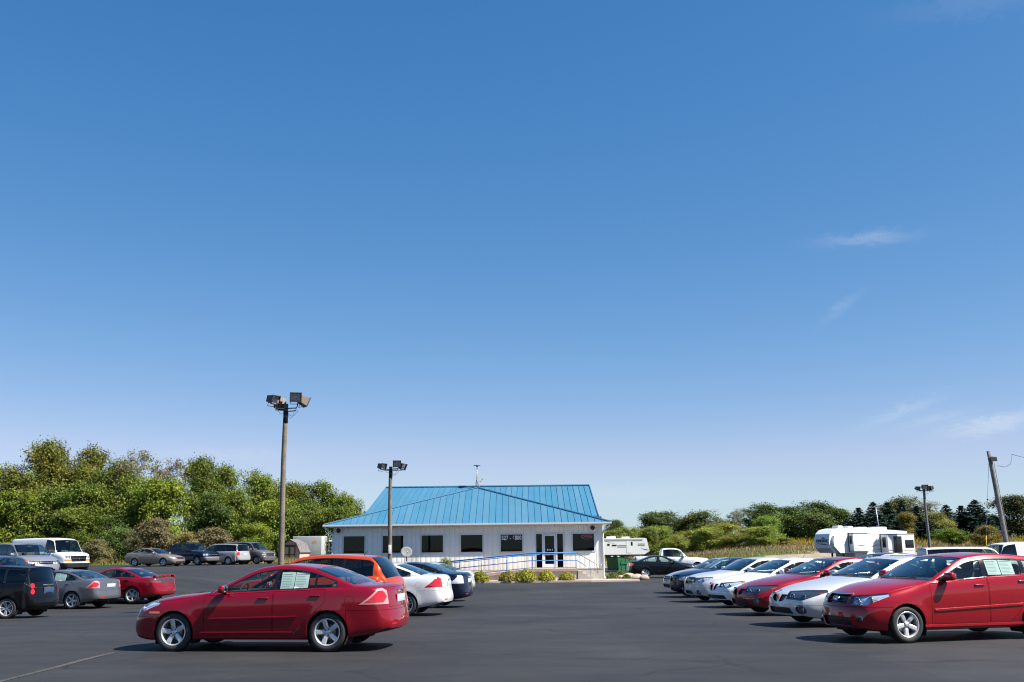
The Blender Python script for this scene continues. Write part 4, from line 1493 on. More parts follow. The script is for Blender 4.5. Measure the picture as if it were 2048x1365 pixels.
SPEC['extcab'] = truck(5.85, 1.88, 3.64, 1.0, 1.62, 2.34, 3.62, 3.76, 1.30, [(1.0, 2.82, 'g', 0, .04), (3.0, 3.42, 'dark', .02, 0)], [(1.74, 2.92, .46)], (1.75, 3.56), bump_mat=M_CHROME)
SPEC['toppertruck'] = dict(truck(5.85, 1.88, 3.64, 1.0, 1.62, 2.34, 5.60, 5.72, 1.30, [(1.0, 2.82, 'g', 0, .04), (3.0, 3.42, 'dark', .02, 0), (4.0, 5.3, 'dark', 0, 0)], [(1.74, 2.92, .46)], (1.75, 5.5)), bedcover=(5.9, 5.91), stations=[])
# ------------------------------------------------------------------ ground
def ground_mat():
    m = bpy.data.materials.new('field_grass')
    m.use_nodes = True
    t = m.node_tree
    b = t.nodes['Principled BSDF']
    b.inputs['Roughness'].default_value = 0.95
    b.inputs['Specular IOR Level'].default_value = 0.1
    g = N(t, 'ShaderNodeNewGeometry')
    n1 = N(t, 'ShaderNodeTexNoise'); n1.inputs['Scale'].default_value = .06; n1.inputs['Detail'].default_value = 5
    n2 = N(t, 'ShaderNodeTexNoise'); n2.inputs['Scale'].default_value = 1.7; n2.inputs['Detail'].default_value = 8
    t.links.new(g.outputs['Position'], n1.inputs['Vector'])
    t.links.new(g.outputs['Position'], n2.inputs['Vector'])
    r1 = N(t, 'ShaderNodeValToRGB')
    r1.color_ramp.elements[0].position = .38; r1.color_ramp.elements[0].color = (.075, .095, .022, 1)
    r1.color_ramp.elements[1].position = .62; r1.color_ramp.elements[1].color = (.20, .155, .075, 1)
    t.links.new(n1.outputs['Fac'], r1.inputs['Fac'])
    mr = N(t, 'ShaderNodeMapRange'); mr.inputs['From Min'].default_value = .3; mr.inputs['From Max'].default_value = .7
    mr.inputs['To Min'].default_value = .55; mr.inputs['To Max'].default_value = 1.35
    t.links.new(n2.outputs['Fac'], mr.inputs['Value'])
    hs = N(t, 'ShaderNodeHueSaturation')
    t.links.new(r1.outputs['Color'], hs.inputs['Color'])
    t.links.new(mr.outputs['Result'], hs.inputs['Value'])
    t.links.new(hs.outputs['Color'], b.inputs['Base Color'])
    bp = N(t, 'ShaderNodeBump'); bp.inputs['Strength'].default_value = .8; bp.inputs['Distance'].default_value = .15
    t.links.new(n2.outputs['Fac'], bp.inputs['Height'])
    t.links.new(bp.outputs['Normal'], b.inputs['Normal'])
    return m

def asphalt_mat():
    m = bpy.data.materials.new('sealed_asphalt')
    m.use_nodes = True
    t = m.node_tree
    b = t.nodes['Principled BSDF']
    b.inputs['Specular IOR Level'].default_value = .35
    g = N(t, 'ShaderNodeNewGeometry')
    def noise(sc_, det, rough=.55, vec=None):
        n = N(t, 'ShaderNodeTexNoise'); n.inputs['Scale'].default_value = sc_; n.inputs['Detail'].default_value = det; n.inputs['Roughness'].default_value = rough
        t.links.new(vec or g.outputs['Position'], n.inputs['Vector'])
        return n
    mp_ = N(t, 'ShaderNodeMapping'); mp_.inputs['Scale'].default_value = (.45, 1.0, 1); mp_.inputs['Rotation'].default_value = (0, 0, R(38))
    t.links.new(g.outputs['Position'], mp_.inputs['Vector'])
    big = noise(.16, 6)
    streak = noise(1.1, 7, .6, mp_.outputs['Vector'])
    fine = noise(95, 3, .7)
    grit = N(t, 'ShaderNodeTexVoronoi'); grit.inputs['Scale'].default_value = 55
    t.links.new(g.outputs['Position'], grit.inputs['Vector'])
    r = N(t, 'ShaderNodeValToRGB')
    r.color_ramp.elements[0].position = .33; r.color_ramp.elements[0].color = (.0140, .0146, .0168, 1)
    r.color_ramp.elements[1].position = .68; r.color_ramp.elements[1].color = (.0290, .0287, .0295, 1)
    t.links.new(big.outputs['Fac'], r.inputs['Fac'])
    def mul(c, src, lo, hi, a=.3, b_=.7):
        mr = N(t, 'ShaderNodeMapRange'); mr.inputs['From Min'].default_value = a; mr.inputs['From Max'].default_value = b_
        mr.inputs['To Min'].default_value = lo; mr.inputs['To Max'].default_value = hi
        t.links.new(src, mr.inputs['Value'])
        h = N(t, 'ShaderNodeHueSaturation')
        t.links.new(c, h.inputs['Color']); t.links.new(mr.outputs['Result'], h.inputs['Value'])
        return h.outputs['Color']
    c = mul(r.outputs['Color'], streak.outputs['Fac'], .80, 1.26)
    c = mul(c, fine.outputs['Fac'], .62, 1.45)
    c = mul(c, grit.outputs['Distance'], 1.5, .9, .0, .12)
    # sparse pale dust scuffs
    sc1 = noise(.9, 9, .7)
    mr = N(t, 'ShaderNodeMapRange'); mr.inputs['From Min'].default_value = .62; mr.inputs['From Max'].default_value = .80; mr.inputs['To Max'].default_value = .6
    t.links.new(sc1.outputs['Fac'], mr.inputs['Value'])
    def over(base, fac, col):
        mx = N(t, 'ShaderNodeMix', data_type='RGBA'); mx.inputs['B'].default_value = (*col, 1)
        t.links.new(fac, mx.inputs['Factor']); t.links.new(base, mx.inputs['A'])
        return mx.outputs['Result']
    def rng(src, a, b_, lo, hi):
        m_ = N(t, 'ShaderNodeMapRange'); m_.inputs['From Min'].default_value = a; m_.inputs['From Max'].default_value = b_
        m_.inputs['To Min'].default_value = lo; m_.inputs['To Max'].default_value = hi
        t.links.new(src, m_.inputs['Value'])
        return m_.outputs['Result']
    def mathn(op, a, b_):
        m_ = N(t, 'ShaderNodeMath', operation=op); t.links.new(a, m_.inputs[0]); t.links.new(b_, m_.inputs[1])
        return m_.outputs[0]
    c = over(c, mr.outputs['Result'], (.070, .066, .062))
    # hairline cracks: cell borders, broken up by noise
    wob = noise(.8, 5)
    wv = N(t, 'ShaderNodeVectorMath', operation='ADD')
    t.links.new(g.outputs['Position'], wv.inputs[0]); t.links.new(wob.outputs['Color'], wv.inputs[1])
    vc = N(t, 'ShaderNodeTexVoronoi', feature='DISTANCE_TO_EDGE'); vc.inputs['Scale'].default_value = .23
    t.links.new(wv.outputs[0], vc.inputs['Vector'])
    brk = noise(.35, 4)
    crack = mathn('MULTIPLY', rng(vc.outputs['Distance'], .0, .012, 1, 0), rng(brk.outputs['Fac'], .46, .56, 0, 1))
    c = over(c, crack, (.010, .010, .011))
    # oil drips and tar patches
    vo = N(t, 'ShaderNodeTexVoronoi'); vo.inputs['Scale'].default_value = .42; vo.inputs['Randomness'].default_value = 1
    t.links.new(wv.outputs[0], vo.inputs['Vector'])
    c = over(c, mathn('MULTIPLY', rng(vo.outputs['Distance'], .05, .16, .75, 0), rng(noise(.21, 3).outputs['Fac'], .48, .56, 0, 1)), (.011, .011, .0125))
    # sealer laid in lanes: each pass a little different
    sp_ = N(t, 'ShaderNodeSeparateXYZ'); t.links.new(wv.outputs[0], sp_.inputs['Vector'])
    lane = N(t, 'ShaderNodeTexVoronoi', voronoi_dimensions='1D'); lane.inputs['Scale'].default_value = .33
    t.links.new(sp_.outputs['X'], lane.inputs['W'])
    ls = N(t, 'ShaderNodeSeparateColor'); t.links.new(lane.outputs['Color'], ls.inputs['Color'])
    c = mul(c, ls.outputs['Red'], .90, 1.10, 0, 1)
    t.links.new(c, b.inputs['Base Color'])
    rr = N(t, 'ShaderNodeMapRange'); rr.inputs['To Min'].default_value = .62; rr.inputs['To Max'].default_value = .9
    t.links.new(streak.outputs['Fac'], rr.inputs['Value']); t.links.new(rr.outputs['Result'], b.inputs['Roughness'])
    bp = N(t, 'ShaderNodeBump'); bp.inputs['Strength'].default_value = .55; bp.inputs['Distance'].default_value = .006
    t.links.new(fine.outputs['Fac'], bp.inputs['Height']); t.links.new(bp.outputs['Normal'], b.inputs['Normal'])
    return m

def sheet_mesh(name, xs, ys, zoff, m, keep=None):
    vs, fs, idx = [], [], {}
    for j, y in enumerate(ys):
        for i, x in enumerate(xs):
            idx[i, j] = len(vs)
            vs.append((x, y, ground_z(x, y) + zoff))
    for j in range(len(ys) - 1):
        for i in range(len(xs) - 1):
            if keep is None or keep((xs[i] + xs[i + 1]) / 2, (ys[j] + ys[j + 1]) / 2):
                fs.append((idx[i, j], idx[i + 1, j], idx[i + 1, j + 1], idx[i, j + 1]))
    me = bpy.data.meshes.new(name)
    me.from_pydata(vs, [], fs)
    me.materials.append(m)
    me.polygons.foreach_set('use_smooth', [True] * len(fs))
    return me

gx = list(np.concatenate([np.linspace(-1500, -90, 12), np.arange(-84, 85, 2.0), np.linspace(90, 1500, 12)]))
gy = list(np.concatenate([np.linspace(-400, -25, 6), np.arange(-20, 220, 2.0), np.linspace(230, 2500, 12)]))
tag(link('ground', sheet_mesh('ground', gx, gy, -.035, ground_mat())), kind='structure')

def lot_edge(x):
    """far edge of the asphalt"""
    w = .8 * math.sin(x * .37) + .5 * math.sin(x * .9 + 1)
    if x < -15:
        return 93 + w * .7
    if x < 8:
        return 66
    return 98 + w
ax = list(np.arange(-84, 84.1, 1.5))
ay = list(np.arange(-20, 104.1, 1.5))
lot = sheet_mesh('parking_lot', ax, ay, 0.0, asphalt_mat(), lambda x, y: y < lot_edge(x))
tag(link('parking_lot', lot), kind='structure')

# pale gravel apron behind the lot on the right
M_GRAVEL = mat('gravel', (.25, .205, .14), .95, var=.3, vscale=1.2, bump=.5, bscale=8)
tag(link('gravel_apron', sheet_mesh('gravel_apron', list(np.arange(8, 85, 3.0)), list(np.arange(92, 136, 3.0)), -.022, M_GRAVEL, lambda x, y: 96 < y < 119 + 3 * math.sin(x * .2))), kind='structure')
# dirt-filled joint in the asphalt at the front
mb = MB()
P = [(-7.24, 12.6), (-7.21, 13.8), (-7.20, 15.0), (-7.17, 16.2), (-7.21, 17.4), (-7.18, 18.6)]
vs = []
for i, (x, y) in enumerate(P):
    w = .055 + .02 * math.sin(i * 2.1)
    vs += [(x - w, y, ground_z(x, y) + .005), (x + w, y, ground_z(x, y) + .005)]
mb.add(vs, [(2 * i, 2 * i + 1, 2 * i + 3, 2 * i + 2) for i in range(len(P) - 1)], 0)
tag(mb.build('pavement_joint', mat('joint_dirt', (.052, .047, .041), .95, var=.5, vscale=9, bump=.4, bscale=60)), kind='structure')

# concrete walk along the building front
M_CONC = mat('concrete', (.40, .36, .31), .9, var=.18, vscale=2.0, bump=.25, bscale=30)
M_PCONC = mat('pink_concrete', (.46, .37, .31), .9, var=.15, vscale=1.4, bump=.2, bscale=30)
for (x0, x1) in ((-3.2, -0.6), (-.58, 1.98), (2.0, 4.58), (4.6, 7.6)):
    mb = MB()
    d = 1.5 if x1 < 7 else 1.2
    y0, y1 = 61.5, 61.5 + d
    if x1 > 7:
        poly = [(x0, y0), (x1, y1 - .5), (x1 - .2, y1 + .3), (x0, 64.2)]
        mb.prism(poly, -.46, ground_z(x0, 62) + .11, plane='xy')
    else:
        mb.prism([(x0, y0), (x1, y0), (x1, 64.2), (x0, 64.2)], -.46, ground_z(x0, 62) + .11, plane='xy')
    o = mb.build('walk_slab', M_PCONC)
    tag(o, kind='structure')
# ------------------------------------------------------------------ sales office
M_WHITE = mat('white_siding', (.88, .86, .80), .7, var=.03, vscale=2)
M_WTRIM = mat('white_trim', (.76, .76, .75), .55)
M_GUT = mat('gutter_aluminium', (.62, .62, .62), .45)
M_ROOF = mat('blue_roof_metal', (.042, .160, .250), .5, metal=.05, var=.07, vscale=.5, bump=.05, bscale=3)
_t = M_ROOF.node_tree                                   # sheets differ a little in fading from one to the next
_h = [n for n in _t.nodes if n.type == 'HUE_SAT'][0]
_oi = N(_t, 'ShaderNodeObjectInfo')
_mr = N(_t, 'ShaderNodeMapRange'); _mr.inputs['To Min'].default_value = .90; _mr.inputs['To Max'].default_value = 1.04
_t.links.new(_oi.outputs['Random'], _mr.inputs['Value']); _t.links.new(_mr.outputs['Result'], _h.inputs['Saturation'])
M_ROOFD = mat('blue_roof_trim_seam_shade', (.022, .12, .23), .75)  # deeper blue for the caps; on the seams it paints their shade
M_BLUE = mat('blue_rail_paint', (.010, .16, .46), .5)
M_BASE = mat('block_foundation', (.48, .44, .38), .9, var=.14, vscale=3, bump=.3, bscale=25)
M_OGLASS = glass_mat('office_glass', (.16, .185, .20), .022)
M_DARK = mat('dim_room', (.05, .05, .052), .9)  # room surfaces near black: the dimness behind the panes is put into the colour
BY, BL, BR = 64.5, -11.45, 5.55
ZF, ZE, ZG = .36, 3.04, -.50
office = empty('sales_office', (0, 0, 0))
tag(office, 'white sided single-storey sales office with blue standing-seam metal roof', 'building')
WINS = [(-10.85, -9.50), (-8.37, -7.05), (-5.90, -4.52), (-3.40, -2.01), (-.87, .52), (3.70, 5.08)]
ZW0, ZW1 = 1.41, 2.49
DOOR = (1.38, 3.10)
# wall core (a shell with openings), then single boards on it
HOLES = [(a, b, ZW0, ZW1) for a, b in WINS] + [(DOOR[0], DOOR[1], ZF - .02, 2.53)]
def wall_rects(x0, x1, z0, z1, holes):
    """rectangles that tile a wall around its openings"""
    xs = sorted({x0, x1} | {v for h in holes for v in h[:2] if x0 < v < x1})
    out = []
    for a, b in zip(xs, xs[1:]):
        zz = [(h[2], h[3]) for h in holes if h[0] < (a + b) / 2 < h[1]]
        cur = z0
        for lo, hi in sorted(zz):
            if lo > cur:
                out.append((a, b, cur, lo))
            cur = max(cur, hi)
        if cur < z1:
            out.append((a, b, cur, z1))
    return out
mb = MB()
for (a, b, z0, z1) in wall_rects(BL + .02, BR - .02, ZF - .1, ZE + .12, HOLES):
    mb.box(((a + b) / 2, BY + .08, (z0 + z1) / 2), (b - a, .12, z1 - z0))
DB = 7.6
mb.box((BL + .08, BY + DB / 2, (ZF + ZE) / 2), (.12, DB - .1, ZE - ZF + .2))
mb.box((BR - .08, BY + DB / 2, (ZF + ZE) / 2), (.12, DB - .1, ZE - ZF + .2))
mb.box(((BL + BR) / 2, BY + DB, (ZF + ZE) / 2), (BR - BL - .04, .12, ZE - ZF + .2))
mb.build('wall', M_WHITE, office)
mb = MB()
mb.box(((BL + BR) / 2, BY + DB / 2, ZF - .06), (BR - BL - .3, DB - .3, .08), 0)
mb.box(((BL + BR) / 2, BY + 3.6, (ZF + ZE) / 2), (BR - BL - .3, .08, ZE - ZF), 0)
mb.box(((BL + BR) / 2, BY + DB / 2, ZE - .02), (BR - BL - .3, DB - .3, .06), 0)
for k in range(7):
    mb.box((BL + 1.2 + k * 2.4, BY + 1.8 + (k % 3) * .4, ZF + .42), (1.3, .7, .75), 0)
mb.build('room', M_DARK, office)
# siding boards
bw = .305
rects = wall_rects(BL, BR, ZF - .06, ZE + .10, [(a - .07, b + .07, c - .07, d + .07) for a, b, c, d in HOLES[:-1]] + [(DOOR[0] - .06, DOOR[1] + .06, ZF - .1, 2.59)])
BOARDS = {}
n_b = int((BR - BL) / bw)
for i in range(n_b + 1):
    a, b = BL + i * bw, min(BR, BL + (i + 1) * bw)
    for (ra_, rb_, z0, z1) in rects:
        x0, x1 = max(a, ra_), min(b, rb_)
        if x1 - x0 < .03:
            continue
        w, h = round(x1 - x0 - .014, 3), round(z1 - z0, 3)
        if w < .015:
            continue
        if (w, h) not in BOARDS:
            mb = MB()
            mb.bbox((0, 0, 0), (w, .022, h), .005)
            BOARDS[(w, h)] = mb.mesh('siding_board', M_WHITE)
        link('siding_board', BOARDS[(w, h)], office, ((x0 + x1) / 2, BY + .006 + random.uniform(0, .003), (z0 + z1) / 2))
# windows
def window_frame(x0, x1, z0, z1, t=.06):
    mb = MB()
    y = BY - .012
    for (cx, cz, w, h) in (((x0 + x1) / 2, z1 + t / 2 - .01, x1 - x0 + 2 * t, t), ((x0 + x1) / 2, z0 - t / 2 + .01, x1 - x0 + 2 * t, t),
                           (x0 - t / 2 + .01, (z0 + z1) / 2, t, z1 - z0 + .0), (x1 + t / 2 - .01, (z0 + z1) / 2, t, z1 - z0 + .0)):
        mb.box((cx, y + .03, cz), (w - .002, .09, h - .002))
    return mb
for k, (a, b) in enumerate(WINS):
    w = window_frame(a, b, ZW0, ZW1).build('window', M_WTRIM, office)
    mb = MB(); mb.box(((a + b) / 2, BY + .05, (ZW0 + ZW1) / 2), (b - a - .01, .008, ZW1 - ZW0 - .01))
    mb.build('pane', M_OGLASS, w)
    if k in (3,):
        mb = MB(); mb.tube([(a + .45, BY + .25, ZW0 + .25), (a + .95, BY + .35, ZW1 - .15)], .012, 6)
        mb.build('blind_cord', mat('cord', (.5, .48, .4), .7), w)
    if k == 4:
        me = text_mesh('527 - 6800', .36, .002, .012, space=1.1)
        me.materials.append(M_WTRIM)
        wx = [v.co.x for v in me.vertices]
        kx = 1.26 / (max(wx) - min(wx))
        o = link('lettering', me, w, ((a + b) / 2, BY + .040, ZW1 - .225), (R(90), 0, 0))
        o.scale = (kx, 1, 1)
    if k == 0:
        mb = MB(); mb.box((b - .16, BY + .062, ZW0 + .2), (.26, .004, .34)); mb.build('notice', M_PAPER, w)
        mb = MB()
        cx, cz = b - .16, ZW0 + .2
        mb.tube([(cx + .06 * math.cos(t), BY + .056, cz - .05 + .06 * math.sin(t)) for t in np.linspace(-2.6, 1.2, 10)], .010, 5)
        mb.tube([(cx - .02, BY + .056, cz + .08), (cx - .02, BY + .056, cz), (cx + .04, BY + .056, cz), (cx + .07, BY + .056, cz - .08)], .012, 5)
        mb.ball((cx - .02, BY + .056, cz + .11), .018, 8, 6)
        mb.build('wheelchair_symbol', M_INK, w)
# door with side lights
d = empty('entrance', (0, 0, 0)); d.parent = office
mb = window_frame(DOOR[0], DOOR[1], ZF, 2.50, .06)
for x in (1.80, 2.68):
    mb.box((x, BY + .02, (ZF + 2.5) / 2), (.08, .08, 2.5 - ZF - .02))
mb.build('door_frame', M_WTRIM, d)
for (a, b) in ((DOOR[0] + .02, 1.755), (2.725, DOOR[1] - .02)):
    mb = MB(); mb.box(((a + b) / 2, BY + .05, (ZF + 2.5) / 2), (b - a, .008, 2.5 - ZF - .06)); mb.build('side_light', M_OGLASS, d)
mb = MB()
for (cx, cz, w, h) in ((1.895, 1.43, .10, 2.08), (2.585, 1.43, .10, 2.08), (2.24, 2.42, .59, .10), (2.24, .50, .59, .24), (2.24, 1.20, .59, .05)):
    mb.box((cx, BY + .03, cz), (w, .05, h))
dr = mb.build('door', M_WTRIM, d)
mb = MB(); mb.box((2.24, BY + .03, 1.5), (.60, .008, 1.9)); mb.build('pane', M_OGLASS, dr)
mb = MB(); mb.tube([(2.56, BY - .04, 1.25), (2.56, BY - .04, 1.55)], .014, 8); mb.build('door_handle', M_CHROME, dr)
mb = MB()
for (x, w, h) in ((2.10, .07, .12), (2.20, .06, .08), (2.29, .07, .09), (2.41, .04, .13)):
    mb.box((x, BY + .022, 1.50), (w, .004, h))
mb.build('hours_decal', M_WTRIM, dr)
# neon sign
neon = empty('open_sign', (4.62, BY + .10, 2.30))
tag(neon, 'red and blue neon OPEN sign hanging in the window right of the door', 'sign')
me = text_mesh('OPEN', .25, .012, .004, space=1.05); me.materials.append(mat('neon_red', (.6, .02, .03), .4, emit=(1, .05, .07), estr=3.5))
link('letters', me, neon, (0, 0, 0), (R(90), 0, 0))
mb = MB(); mb.tube([(.36 * math.cos(a), 0, .165 * math.sin(a)) for a in np.linspace(0, 2 * math.pi, 33)], .010, 6, caps=False)
mb.build('tube', mat('neon_blue', (.05, .06, .3), .4, emit=(.25, .25, 1), estr=2.5), neon)
mb = MB(); mb.box((0, .03, 0), (.80, .02, .40)); mb.build('back_plate', M_GBLK, neon)

# ---- roof: front hip slope
EL, ER, ZR0 = -12.08, 6.15, 3.16
EY, AX, AY, AZ = BY - .46, -2.52, 70.0, 5.73
M2W = lambda y: ZR0 + (AZ - ZR0) * (y - EY) / (AY - EY)
slope = math.atan2(AZ - ZR0, AY - EY)
roof = MB()
roof.add([(EL, EY, ZR0 - .02), (ER, EY, ZR0 - .02), (AX, AY, AZ - .02), (EL, 73, ZR0 - .02), (ER, 73, ZR0 - .02), (AX, 73, AZ - .02)],
         [(0, 1, 2), (0, 2, 5, 3), (1, 4, 5, 2)], 0)
roof_o = roof.build('roof', M_ROOF, office)
def panel(x0, x1, base, topf, side, parent, y0, zf, nm='roof_panel'):
    """one pan of the standing-seam roof between two seams, with the seam rib on its edge"""
    ya, yb = topf(x0), topf(x1)
    mb = MB()
    up = .012
    vs = [(x0 + .006, y0, zf(y0) + up), (x1 - .006, y0, zf(y0) + up), (x1 - .006, yb, zf(yb) + up), (x0 + .006, ya, zf(ya) + up)]
    lo = [(a, b, c - .02) for a, b, c in vs]
    mb.add(vs + lo, [(0, 1, 2, 3), (0, 4, 5, 1), (1, 5, 6, 2), (3, 7, 4, 0)], 0)
    o = mb.build(nm, M_ROOF, parent)
    if side is not None and yb - y0 > .2:
        r = MB()
        r.add([(x1 - .012, y0 - .01, zf(y0) - .01), (x1 + .012, y0 - .01, zf(y0) - .01), (x1 + .012, y0 - .01, zf(y0) + .048), (x1 - .012, y0 - .01, zf(y0) + .048),
               (x1 - .012, yb, zf(yb) - .01), (x1 + .012, yb, zf(yb) - .01), (x1 + .012, yb, zf(yb) + .048), (x1 - .012, yb, zf(yb) + .048)],
              [(0, 1, 2, 3), (1, 5, 6, 2), (3, 2, 6, 7), (0, 3, 7, 4)], 0)
        r.build('seam', M_ROOFD, o)  # same blue metal as the pan, its shade put into a darker colour
    return o
def front_top(x):
    t = (x - EL) / (AX - EL) if x < AX else (ER - x) / (ER - AX)
    return EY + (AY - EY) * max(0.0, min(1.0, t))
pw = .42
xs = [EL + i * pw for i in range(int((ER - EL) / pw) + 1)] + [ER]
for a, b in zip(xs, xs[1:]):
    if b - a > .05:
        panel(a, b, 0, front_top, 1, roof_o, EY, M2W)
# ---- main roof behind
RZL, RZR, RY = 5.80, 5.93, 72.0
ML0, MR0, MY0 = -10.15, 5.64, 67.5
ML1, MR1 = -9.15, 5.42
def mz(y):
    return 3.66 + (RZR - 3.66) * (y - MY0) / (RY - MY0)
back = MB()
back.add([(ML0, MY0, mz(MY0) - .03), (MR0, MY0, mz(MY0) - .03), (MR1, RY, RZR - .03), (ML1, RY, RZR - .03), (ML0, RY + 5, 3.6), (MR0, RY + 5, 3.6)], [(0, 1, 2, 3), (3, 2, 5, 4), (0, 3, 4), (1, 5, 2)], 0)
back_o = back.build('rear_roof', M_ROOF, office)
def main_panel(x0, x1):
    vs = []
    def P(t, v):
        a, b = ML0 + (MR0 - ML0) * t, ML1 + (MR1 - ML1) * t
        y = MY0 + (RY - MY0) * v
        return Vector((a + (b - a) * v, y, mz(y)))
    mb = MB()
    q = [P(x0, 0), P(x1, 0), P(x1, 1), P(x0, 1)]
    mb.add([p + Vector((0, 0, .012)) for p in q] + [p - Vector((0, 0, .02)) for p in q], [(0, 1, 2, 3), (0, 4, 5, 1), (1, 5, 6, 2), (0, 3, 7, 4)], 0)
    o = mb.build('roof_panel', M_ROOF, back_o)
    r = MB()
    e = Vector((.012, 0, 0)); u = Vector((0, 0, .052))
    r.add([q[1] - e, q[1] + e, q[1] + e + u, q[1] - e + u, q[2] - e, q[2] + e, q[2] + e + u, q[2] - e + u], [(0, 1, 2, 3), (1, 5, 6, 2), (3, 2, 6, 7), (0, 3, 7, 4)], 0)
    r.build('seam', M_ROOFD, o)  # rib shade painted in with the darker blue
npn = 37
for i in range(npn):
    main_panel(i / npn, (i + 1) / npn)
for (a, b, r_) in (((EL, EY, ZR0 + .05), (AX, AY, AZ + .05), .05), ((ER, EY, ZR0 + .05), (AX, AY, AZ + .05), .06), ((ML1, RY, RZR + .05), (MR1, RY, RZR + .05), .07), ((MR0, MY0, mz(MY0) + .03), (MR1, RY, RZR + .03), .05), ((ML0, MY0, mz(MY0) + .03), (ML1, RY, RZR + .03), .04)):
    mb = MB(); mb.tube([a, b], r_, 6, smooth=False); mb.build('ridge_cap', M_ROOFD, roof_o)
mb = MB(); mb.box((MR0 - .25, MY0 - .02, mz(MY0) - .10), (.9, .08, .16)); mb.build('fascia_end', M_ROOFD, back_o)
# soffit, gutter, downspouts
mb = MB(); mb.box(((EL + ER) / 2, EY + .26, ZE + .055), (ER - EL - .1, .44, .03)); mb.box((ER - .32, BY + 4, ZE + .055), (.56, 8, .03)); mb.box((EL + .32, BY + 4, ZE + .055), (.56, 8, .03))
mb.build('soffit', M_WTRIM, office)
mb = MB()
mb.prism([(EY - .10, ZE + .16), (EY - .10, ZE + .06), (EY - .06, ZE + .015), (EY + .02, ZE + .015), (EY + .02, ZE + .15), (EY + .0, ZE + .15), (EY + .0, ZE + .04), (EY - .05, ZE + .04), (EY - .08, ZE + .07), (EY - .08, ZE + .16)], EL - .02, ER + .02, plane='yz')
mb.build('gutter', M_GUT, office)
mb = MB(); mb.prism([(EY + .02, ZE + .02), (EY + .05, ZE + .02), (EY + .05, ZR0 - .03), (EY + .02, ZR0 - .03)], EL, ER, plane='yz'); mb.build('fascia', M_WTRIM, office)
for (x, sg) in ((BR + .09, 1), (BL - .09, -1)):
    mb = MB()
    mb.tube([(x + sg * .42, EY + .02, ZE + .02), (x + sg * .40, EY + .04, ZE - .08), (x, BY - .06, ZE - .42), (x, BY - .06, ZG + .35), (x + .06 * sg, BY - .12, ZG + .22), (x + .30 * sg, BY - .30, ZG + .14)], .045, 6, smooth=False)
    mb.build('downspout', M_WTRIM, office)
# corner boards
for x in (BL, BR):
    mb = MB(); mb.box((x, BY - .006, (ZF + ZE) / 2 + .02), (.09, .03, ZE - ZF + .1)); mb.build('corner_board', M_WTRIM, office)
# corner flood lamps
for (x, sg) in ((BR - .58, 1), (BL + .30, -1)):
    mb = MB(); mb.lathe([(.0, -.02), (.13, .0), (.15, .06), (.10, .14), (.05, .18), (0, .18)], 14, 'Y', (x, BY - .30, ZE - .20)); mb.tube([(x, BY - .12, ZE - .20), (x, BY + .0, ZE - .12)], .03, 6)
    mb.build('flood_lamp', M_BLK, office)
# foundation
mb = MB(); mb.box(((BL + BR) / 2, BY + .06, (ZF + ZG) / 2 - .05), (BR - BL - .04, .10, ZF - ZG - .1)); mb.box((BR - .08, BY + 3.8, (ZF + ZG) / 2 - .05), (.10, 7.4, ZF - ZG - .1))
mb.build('foundation', M_BASE, office)

# ---- ramp, landing, steps
M_RAMP = mat('ramp_edge', (.40, .30, .23), .85, var=.12, vscale=2, bump=.2, bscale=30)
ramp = empty('access_ramp', (0, 0, 0))
tag(ramp, 'concrete access ramp and landing leading up to the office entrance', 'ramp')
RY0, RY1 = 62.9, BY - .03
mb = MB()
mb.prism([(.92, -.5), (3.85, -.5), (3.85, .20), (.92, .20)], RY0 + .10, RY1, 0)
mb.build('landing_base', M_BASE, ramp)
mb = MB(); mb.prism([(.93, .205), (3.90, .205), (3.90, .36), (.93, .36)], RY0, RY1, 0); mb.build('landing_slab', M_RAMP, ramp)
mb = MB(); mb.prism([(-5.9, -.5), (.91, -.5), (.91, .20), (-5.9, -.42)], RY0 + .10, RY1, 0); mb.build('ramp_base', M_BASE, ramp)
mb = MB(); mb.prism([(-5.9, -.415), (.925, .205), (.925, .36), (-5.9, -.26)], RY0, RY1, 0); mb.build('ramp_slab', M_RAMP, ramp)
mb = MB(); mb.box((4.72, BY - .38, -.08), (1.62, .70, .80)); mb.build('stair_wall', M_BASE, ramp)
mb = MB(); mb.box((4.72, BY - .38, .335), (1.66, .74, .05)); mb.build('stair_cap', M_CONC, ramp)
for i in range(4):
    mb = MB(); mb.box((4.05 + i * .30, RY0 + .55, (.22 - i * .17 - .5) / 2), (.296, 1.0, .72 - i * .17)); mb.build('step', M_CONC, ramp)
def deck_z(x):
    return .36 if x > .93 else .36 + (x - .93) * (.62 / 6.83)
posts = [-4.75, -3.4, -2.05, -.50, 1.12, 2.44, 3.80]
railing = empty('blue_railing', (0, 0, 0))
tag(railing, 'blue painted pipe railing along the ramp and landing', 'railing')
RYr = RY0 + .08
for x in posts:
    mb = MB(); mb.tube([(x, RYr, deck_z(x) - .12), (x, RYr, deck_z(x) + .95)], .022, 8); mb.build('post', M_BLUE, railing)
for (h, r_) in ((.95, .042), (.50, .026), (.07, .022)):
    mb = MB(); mb.tube([(-4.95, RYr, deck_z(-4.95) + h), (.95, RYr, deck_z(.95) + h), (3.80, RYr, .36 + h)], r_, 8); mb.build('rail', M_BLUE, railing)
mb = MB(); mb.tube([(-4.95, RYr - .09, deck_z(-4.95) + .86), (.95, RYr - .09, 1.22), (1.6, RYr - .09, 1.24)], .024, 8)
for x in (-3.9, -2.6, -1.25, .2):
    mb.tube([(x, RYr - .09, deck_z(x) + .86), (x, RYr, deck_z(x) + .86)], .016, 6)
mb.build('grab_rail', M_BLUE, railing)
srail = empty('steel_stair_rail', (0, 0, 0))
tag(srail, 'grey steel pipe handrail slanting down beside the steps', 'railing')
